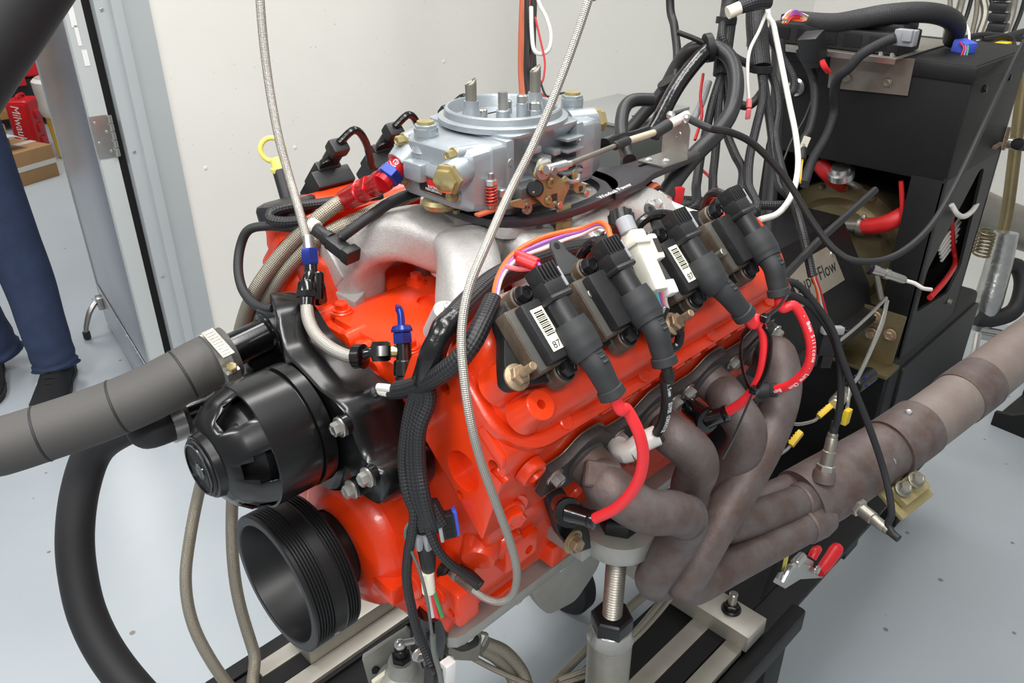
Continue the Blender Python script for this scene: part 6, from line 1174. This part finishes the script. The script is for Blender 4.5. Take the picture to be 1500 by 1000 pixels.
# lower front: connector bodies and wires
gc = thing('grey_blue_connector', 'grey and blue square plug hanging before the lower engine front', 'connector', U(655, 768, .78)); m = frame(U(656, 768, .775), (-.5, -.8, .2), (0, .15, 1)); MB().box((0, 0, 0), (.026, .014, .012), m).build('shell', 'black_plastic', gc, .002); MB().box((0, .008, .002), (.028, .004, .012), m).build('grey_frame', 'grey_plastic', gc, .002); MB().box((0, -.008, -.003), (.028, .005, .011), m).build('blue_seal', 'blue_plastic', gc, .002)
for k in range(4): MB().box((-.009+.006*k, 0, .0062), (.004, .009, .001), m).build('cavity', 'gap_black', gc)
MB().tube(UP([(630, 735, .765), (638, 752, .768), (646, 765, .772)]), [.008, .0085, .009], 12, 4).build('boot', 'braid_black', gc)
hose('wiring_loom', 'black loom curving to the sensor at the lower engine front', 'wiring loom', UP([(616, 735, .765), (628, 775, .77), (642, 806, .775), (660, 826, .785), (682, 842, .80), (698, 852, .815)]), .0045, 'braid_black')
hose('wiring_loom', 'black loom dropping past the orange block to the position sensor', 'wiring loom', UP([(606, 720, .765), (606, 765, .77), (598, 810, .79), (596, 850, .81), (603, 890, .83), (612, 925, .84), (624, 955, .845), (632, 975, .845)]), .005, 'braid_black')
wc_ = thing('two_pin_connector', 'small black plug with pale clips and a wire tag at the lower front', 'connector', U(622, 800, .80)); MB().tube(UP([(618, 775, .785), (624, 800, .795), (627, 825, .80), (628, 838, .805)]), [.007, .0095, .008, .006], 14, 5).build('boot', 'black_plastic', wc_)
for px in (614, 627): MB().box(U(px, 793, .785), (.009, .009, .018)).build('clip', 'grey_plastic', wc_, .002)
MB().tube(UP([(626, 838, .80), (628, 866, .81)]), .0068, 12, 2).build('wire_tag', 'label', wc_)
for k, mt in enumerate(('white_wire', 'red_wire', 'green_wire')): MB().tube(UP([(624+3*k, 828, .80), (626+3*k, 850, .805), (630+5*k, 880, .82), (634+7*k, 903, .83)]), .0022, 8, 5).build('lead', mt, wc_)
MB().tube(UP([(617, 752, .77), (598, 768, .775), (594, 785, .78), (604, 810, .785), (616, 840, .79), (626, 880, .80), (633, 930, .82), (640, 975, .83), (650, 1010, .835)]), .0016, 6, 6).build('thin_lead', 'grey_box', wc_); MB().tube(UP([(634, 930, .822), (636, 955, .828), (644, 985, .833), (648, 1010, .835)]), .003, 8, 5).build('striped_lead', 'grey_box', wc_)
lc = thing('hanging_connector', 'black and white plug hanging at the bottom edge of the bed', 'connector', U(645, 985, .85)); MB().box((0, 0, 0), (.02, .016, .03), frame(U(638, 990, .85), (.1, 0, 1))).build('body', 'black_plastic', lc, .002); MB().box((0, 0, 0), (.014, .012, .032), frame(U(655, 985, .85), (.1, 0, 1))).build('white_half', 'white_plastic', lc, .002)
for k, (p, lab) in enumerate([([(712, 942, 1.05), (740, 955, 1.06), (765, 985, 1.07), (775, 1020, 1.07)], 'thick nickel braided hose curving down from the sensor bracket'), ([(706, 950, 1.05), (730, 965, 1.06), (750, 990, 1.07), (758, 1020, 1.07)], 'second nickel braided hose beside the one under the sensor bracket'), ([(690, 962, 1.04), (720, 978, 1.05), (760, 996, 1.06), (800, 1012, 1.07)], 'thin braided line under the sensor bracket')]): loomB(lab, p, .009 if k < 2 else .004, 'braid_nickel', 12, 'braided hose', 'braided_line')
for k, (p, lab) in enumerate([([(978, 868, 1.08), (960, 890, 1.1), (935, 920, 1.12), (910, 945, 1.13), (870, 975, 1.15), (820, 995, 1.16)], 'thin braided line passing behind the support post'), ([(984, 872, 1.08), (966, 895, 1.1), (940, 924, 1.12), (915, 948, 1.13), (880, 980, 1.15), (820, 1002, 1.16)], 'second thin braided line behind the support post'), ([(945, 870, 1.2), (910, 900, 1.22), (870, 940, 1.24), (830, 980, 1.25), (800, 1010, 1.25)], 'thicker braided line deeper under the engine')]): loomB(lab, p, .0042 if k < 2 else .007, 'braid_nickel', 10, 'braided hose', 'braided_line')
# ================================================================== far side of the engine
ms = thing('map_sensor', 'black pressure sensor plug on a vacuum hose beside the manifold', 'sensor', U(480, 345, .90)); a, b = U(459, 333, .905), U(505, 368, .885)
MB().lathe(a, b-a, [(0, .006), (.006, .0075), (.02, .0075), (.021, .009), (.03, .0095)], 16).build('nose', 'black_plastic', ms); MB().box((0, 0, 0), (.016, .014, .03), frame(U(496, 362, .887), b-a)).build('body', 'black_plastic', ms, .002); MB().box((.002, 0, .017), (.02, .017, .012), frame(U(496, 362, .887), b-a)).build('socket', 'black_plastic', ms, .002); MB().lathe(U(456, 328, .906), b-a, [(0, .008), (.01, .008)], 14).build('band', 'ivory', ms)
hose('vacuum_hose', 'thin black vacuum hose from the carburettor base to the sensor plug', 'hose', UP([(645, 278, .93), (612, 281, .915), (575, 295, .90), (540, 318, .89), (515, 336, .885), (500, 347, .885)]), .0062, 'rubber')
hose('oil_loop', 'black braided loop of line lying over the far valve cover', 'hose', UP([(560, 285, .98), (510, 292, .965), (460, 299, .955), (420, 304, .94), (398, 312, .935), (398, 322, .93), (420, 325, .925), (448, 322, .925)]), .0062, 'braid_black')
hose('cable', 'black cable bowing out left of the pump housing', 'cable', UP([(470, 332, .925), (430, 333, .93), (392, 331, .94), (364, 337, .945), (352, 362, .95), (349, 395, .945), (356, 425, .935), (372, 445, .92), (388, 452, .905), (400, 452, .9)]), .0056, 'rubber')
dp = thing('dipstick', 'yellow ring handled oil dipstick in a black tube by the far bank', 'dipstick', U(420, 280, 1.0)); MB().tube(UP([(432, 330, 1.03), (420, 285, 1.03), (410, 250, 1.03)]), [.0085, .0095, .0095], 14, 4).build('tube', 'black_plastic', dp); MB().rod(U(411, 254, 1.03), U(405, 232, 1.03), .0085, 14).build('stem', 'yellow', dp); MB().box(U(410, 248, 1.03), (.022, .01, .006)).build('cross_guard', 'yellow', dp, .001)
c = U(399, 219, 1.03); n_ = (U(399, 219, .9)-c).normalized(); m = frame(c, n_); MB().tube([m @ Vector((.0145*math.cos(t), .0145*math.sin(t), 0)) for t in np.linspace(0, 2*PI, 25)[:-1]], .0032, 10, 2, False, True).build('ring', 'yellow', dp)
def far_coil(label, px, py, t):
    c = U(px, py, t); e = thing('ignition_coil', label, 'ignition coil', c, 'ignition coils on the far bank'); m = frame(c, (0, .7, .7), (1, 0, 0))
    MB().box((0, 0, 0), (.055, .05, .024), m).build('core', 'black_plastic', e, .003); MB().box((0, -.004, .016), (.034, .046, .014), m).build('housing', 'black_plastic', e, .003); MB().rod(m @ Vector((.008, -.045, .022)), m @ Vector((.008, .02, .022)), .0105, 16).build('tower', 'black_plastic', e); MB().box((.008, -.05, .022), (.024, .018, .02), m).build('connector', 'black_plastic', e, .004)
    for dx in (-.022, .03): bolt(e, m @ Vector((dx*.3, .03 if dx > 0 else -.032, .012)), (0, .7, .7), .007, 'nut_black')
    MB().tube([m @ Vector(q) for q in ((.008, -.058, .024), (.03, -.07, .03), (.05, -.05, .02), (.06, -.02, 0))], .005, 10, 5).build('lead', 'tape', e)
far_coil('ignition coil seen behind the dipstick on the far bank', 480, 272, 1.03); far_coil('ignition coil seen behind the red fuel fitting on the far bank', 560, 245, 1.1); far_coil('ignition coil on the far bank half hidden by the carburettor', 640, 215, 1.17)
hose('coil_rail', 'black bracket rail joining the far bank coils', 'bracket', UP([(445, 305, 1.02), (510, 285, 1.06), (580, 262, 1.11), (660, 235, 1.17)]), .009, 'black_satin', 8)
# ================================================================== harness hanging at the right of the carburettor
RH = [
 ('loom', 'fattest vertical braided loom hanging from above, left of the cabinet', [(1112, -20, 1.3), (1108, 20, 1.3), (1110, 60, 1.29), (1114, 100, 1.28)], .017, 'braid_black'),
 ('loom', 'second fat braided loom hanging from above the throttle cable', [(1072, -20, 1.28), (1066, 30, 1.27), (1060, 75, 1.26), (1057, 110, 1.26)], .0135, 'braid_black'),
 ('loom', 'loom falling from the fattest bundle to the last coil', [(1114, 98, 1.28), (1118, 140, 1.26), (1108, 185, 1.24), (1098, 230, 1.2), (1096, 270, 1.17), (1100, 310, 1.13)], .0068, 'braid_black'),
 ('loom', 'loom twisting beside the fattest bundle', [(1116, 98, 1.29), (1122, 140, 1.28), (1128, 180, 1.27), (1134, 225, 1.25), (1142, 270, 1.22), (1150, 300, 1.2)], .0068, 'braid_black'),
 ('loom', 'loom falling right of the fattest bundle to the coloured wires', [(1118, 96, 1.3), (1134, 120, 1.3), (1140, 160, 1.28), (1136, 200, 1.26), (1146, 250, 1.22), (1164, 300, 1.17), (1178, 350, 1.14), (1190, 405, 1.13)], .0063, 'braid_black'),
 ('loom', 'loom looping out right before the cabinet', [(1112, 30, 1.3), (1128, 55, 1.31), (1146, 85, 1.32), (1162, 115, 1.32), (1160, 135, 1.32), (1146, 140, 1.31)], .0063, 'braid_black'),
 ('loom', 'loom bowing left from the second bundle', [(1060, 30, 1.26), (1058, 55, 1.25), (1072, 80, 1.26), (1094, 93, 1.27), (1104, 97, 1.28)], .0063, 'braid_black'),
 ('loom', 'straight loom under the second bundle', [(1056, 106, 1.26), (1053, 150, 1.25), (1050, 200, 1.22), (1045, 250, 1.18), (1036, 300, 1.12)], .0063, 'braid_black'),
 ('loom', 'loom falling left under the second bundle', [(1058, 106, 1.26), (1044, 150, 1.25), (1036, 185, 1.24), (1026, 230, 1.2), (1020, 270, 1.15), (1012, 305, 1.1)], .0068, 'braid_black'),
 ('loom', 'loom wandering between the two bundles', [(1062, 106, 1.26), (1066, 150, 1.26), (1064, 190, 1.25), (1076, 225, 1.22), (1088, 250, 1.2), (1086, 285, 1.16), (1096, 315, 1.12)], .0068, 'braid_black'),
 ('conduit', 'thick smooth ribbed conduit arching round to the manifold', [(1038, 68, 1.24), (1058, 74, 1.23), (1074, 95, 1.22), (1078, 130, 1.2), (1070, 165, 1.18), (1050, 195, 1.15), (1020, 225, 1.12), (995, 255, 1.08), (975, 285, 1.04), (965, 305, 1.02)], .012, 'conduit'),
 ('conduit', 'smooth conduit leaving the tie towards the equipment box', [(1040, 66, 1.25), (1012, 72, 1.26), (992, 95, 1.28), (970, 135, 1.3), (940, 170, 1.32), (918, 195, 1.33)], .0105, 'conduit'),
 ('tape', 'shiny taped cable slanting from the tie to the throttle rod', [(1036, 74, 1.23), (1020, 90, 1.22), (1000, 115, 1.2), (984, 140, 1.18), (966, 175, 1.16), (955, 195, 1.15)], .0115, 'tape'),
 ('tape', 'black taped lead running to the rear fuel bowl', [(952, 192, 1.15), (930, 200, 1.12), (905, 205, 1.09), (885, 212, 1.05)], .0085, 'tape'),
 ('loom', 'black loop of loom beside the rear fuel bowl', [(955, 146, 1.16), (928, 147, 1.15), (914, 160, 1.14), (910, 190, 1.12), (916, 220, 1.1), (922, 235, 1.08)], .0095, 'conduit'),
 ('wire', 'pair of long black cables hanging straight from above behind the throttle rod', [(982, -20, 1.3), (988, 40, 1.3), (992, 80, 1.29), (988, 120, 1.27), (980, 155, 1.24), (960, 200, 1.2)], .0068, 'black_wire'),
 ('tie', 'long black cable tie end sticking out left of the tied bundle', [(1038, 66, 1.24), (1016, 56, 1.24), (992, 47, 1.24)], .0042, 'black_wire'),
 ('wire', 'thin white wire hanging down to the pink blade plug', [(1122, 20, 1.24), (1112, 45, 1.23), (1098, 75, 1.22), (1095, 110, 1.22), (1097, 145, 1.22)], .0026, 'white_wire'),
 ('wire', 'white tube hanging before the cabinet and curling to the left', [(1126, -10, 1.26), (1134, 40, 1.25), (1144, 90, 1.24), (1156, 150, 1.22), (1166, 200, 1.2), (1169, 245, 1.18), (1160, 285, 1.15), (1140, 312, 1.12), (1112, 322, 1.1)], .0043, 'white_wire'),
 ('wire', 'thin red wire hanging behind the bundle', [(1030, 108, 1.3), (1026, 140, 1.29), (1028, 170, 1.28), (1018, 205, 1.26)], .0024, 'thin_red'),
 ('wire', 'second thin red wire hanging to the last coil', [(1018, 240, 1.3), (1040, 260, 1.28), (1052, 280, 1.26), (1056, 310, 1.2)], .0024, 'thin_red'),
 ('wire', 'grey cable slanting between the looms', [(1038, 120, 1.32), (1028, 150, 1.31), (1016, 175, 1.3)], .006, 'grey_plastic'),
 ('loom', 'black lead crossing from the bundle to the fattest loom', [(1080, 152, 1.27), (1095, 155, 1.27), (1108, 146, 1.27), (1118, 132, 1.28)], .007, 'black_wire'),
 ('wire', 'black cable falling beside the cabinet edge', [(1140, 60, 1.4), (1140, 120, 1.4), (1136, 200, 1.38), (1128, 280, 1.34), (1124, 350, 1.3), (1126, 400, 1.28)], .012, 'black_wire'),
 ('wire', 'dark cable hanging at the cabinet front from the tray', [(1170, 72, 1.5), (1190, 110, 1.5), (1194, 150, 1.49), (1186, 190, 1.48), (1178, 205, 1.47), (1174, 235, 1.45)], .008, 'rubber'),
 ('wire', 'thin dark wire beside the hanging tray cable', [(1192, 140, 1.5), (1178, 175, 1.48), (1160, 205, 1.46), (1148, 235, 1.44)], .002, 'black_wire'),
 ('tie', 'flat black strap slanting across the name plate', [(1282, 278, 1.25), (1240, 316, 1.2), (1200, 352, 1.15), (1165, 388, 1.1), (1140, 415, 1.05), (1120, 440, 1.0)], .0055, 'black_wire'),
]
for k, lab, p, r, mt in RH: loomB(lab, p, r, mt, 14, 'wiring loom' if k in ('loom', 'conduit', 'tape') else ('cable tie' if k == 'tie' else 'wire'), {'loom': 'wiring_loom', 'conduit': 'wiring_conduit', 'tape': 'taped_cable', 'tie': 'cable_strap', 'wire': 'hanging_wire'}[k])
for i, (px, py, t, r, d) in enumerate([(1038, 70, 1.235, .019, (.75, -.6, .15)), (1064, 30, 1.265, .0138, (.1, 0, 1)), (978, 122, 1.25, .013, (.4, -.3, -.7)), (1113, 100, 1.28, .0172, (0, 0, 1))]):
    w = MB().lathe(U(px, py, t), d, [(-.005, r), (-.005, r+.0025), (.005, r+.0025), (.005, r)], 20).build('tie_wrap', 'black_wire'); tag(w, ['black tie wrap round the conduits at the top of the harness', 'black tie wrap round the second fat loom', 'black tie wrap round the long hanging cables', 'black tie wrap at the split of the fattest loom'][i], 'cable tie')
tgw = thing('loom_sleeve', 'white printed sleeve with a braided tail tied across the hanging looms', 'label sleeve', U(1075, 15, 1.22)); MB().tube(UP([(1066, 19, 1.22), (1084, 11, 1.22)]), .0095, 14, 2).build('white_sleeve', 'label', tgw); MB().tube(UP([(1084, 11, 1.22), (1104, 4, 1.22), (1126, 3, 1.23)]), [.01, .012, .01], 14, 4).build('braided_tail', 'braid_black', tgw)
pk = thing('blade_plug', 'pink insulated blade plug on the thin white wire', 'connector', U(1097, 155, 1.22)); MB().rod(U(1097.5, 145, 1.22), U(1097, 158, 1.22), .0042, 12).build('sleeve', 'pink', pk); MB().box(U(1096, 167, 1.22), (.01, .005, .016)).build('blade_housing', 'pink', pk, .002)
wt = thing('wire_flag', 'white label flag on a cable at the cabinet front', 'label flag', U(1178, 212, 1.46)); MB().box((0, 0, 0), (.012, .004, .03), frame(U(1178, 212, 1.455), (.35, -.1, 1), (1, -.8, 0))).build('flag', 'label', wt); lettering('5V', .006, 'ink', frame(U(1178, 213, 1.45), (-.6, -.6, .45), (.35, -.1, 1)), wt, .0001)
for k, mt in enumerate(('thin_red', 'yellow_wire')): MB().tube(UP([(1175+2*k, 220, 1.455), (1172+2*k, 245, 1.44), (1170+2*k, 268, 1.42)]), .002, 6, 4).build('lead', mt, wt)
rc = thing('heater_hose_end', 'black rubber hose end with clamp and silver nipple under the throttle bracket', 'hose end', U(955, 285, 1.02)); MB().tube(UP([(922, 262, 1.04), (938, 272, 1.03), (955, 283, 1.02), (962, 288, 1.015)]), .0125, 16, 4).build('hose', 'rubber', rc); a, b = U(952, 281, 1.02), U(966, 291, 1.012); MB().lathe(a, b-a, [(0, .0128), (0, .0142), (.008, .0142), (.008, .0128)], 18).build('clamp', 'copper', rc); MB().tube(UP([(962, 288, 1.014), (970, 293, 1.01), (976, 297, 1.005)]), .0095, 14, 3).build('nipple', 'steel', rc); MB().tube(UP([(975, 297, 1.005), (995, 305, 1.0), (1010, 311, .99), (1020, 314, .985)]), .0048, 12, 4).build('white_line', 'white_wire', rc)
w = MB().box((0, 0, 0), (.02, .012, .03), frame(U(990, 290, 1.05), (.2, 0, 1))).build('red_connector', 'red_plastic', None, .003); tag(w, 'small red plug behind the third coil', 'connector')
w = MB().box((0, 0, 0), (.022, .018, .026), frame(U(935, 285, 1.05), (.2, 0, 1))).build('white_connector', 'white_plastic', None, .004); tag(w, 'small white plug under the throttle bracket arm', 'connector')
# cable bundle in the wall corner
for k, (x0, mt, r, lab) in enumerate([(766, 'copper', .010, 'copper coloured cable in the wall corner bundle'), (771, 'black_wire', .011, 'thick black cable in the wall corner bundle'), (775, 'thin_red', .006, 'red cable in the wall corner bundle'), (780, 'black_wire', .008, 'slim black cable in the wall corner bundle'), (784, 'black_wire', .006, 'rightmost black cable in the wall corner bundle'), (779, 'white_wire', .005, 'white cable in the wall corner bundle')]): hose('wall_cable', lab, 'cable', UPT([(x0+1, -40, 2.32), (x0, 0, 2.32), (x0-2+3*(k % 2), 60, 2.32), (x0+2*(k % 3)-2, 110, 2.31), (x0+2+3*(k % 3), 170, 2.3), (x0+6, 240, 2.28), (x0+8, 330, 2.3)]), r, mt, 8)
hose('wall_cable', 'white cable loop hanging on the corner bundle', 'cable', UP([(778, 10, 2.25), (779, 45, 2.25), (782, 72, 2.25), (792, 79, 2.25), (804, 72, 2.25), (807, 50, 2.25), (800, 25, 2.25), (790, 5, 2.25), (786, -20, 2.25)]), .006, 'white_wire', 8)
hose('wall_cable', 'thin red wire bowing out beside the corner bundle', 'cable', UP([(784, 25, 2.24), (792, 60, 2.24), (798, 90, 2.24), (796, 115, 2.24), (790, 130, 2.24), (800, 145, 2.22)]), .003, 'thin_red', 8)
hose('wall_cable', 'black wire looping above the rear fuel bowl', 'cable', UP([(790, 115, 2.2), (800, 140, 2.2), (815, 138, 2.2), (828, 136, 2.2), (832, 140, 2.2)]), .003, 'black_wire', 8)
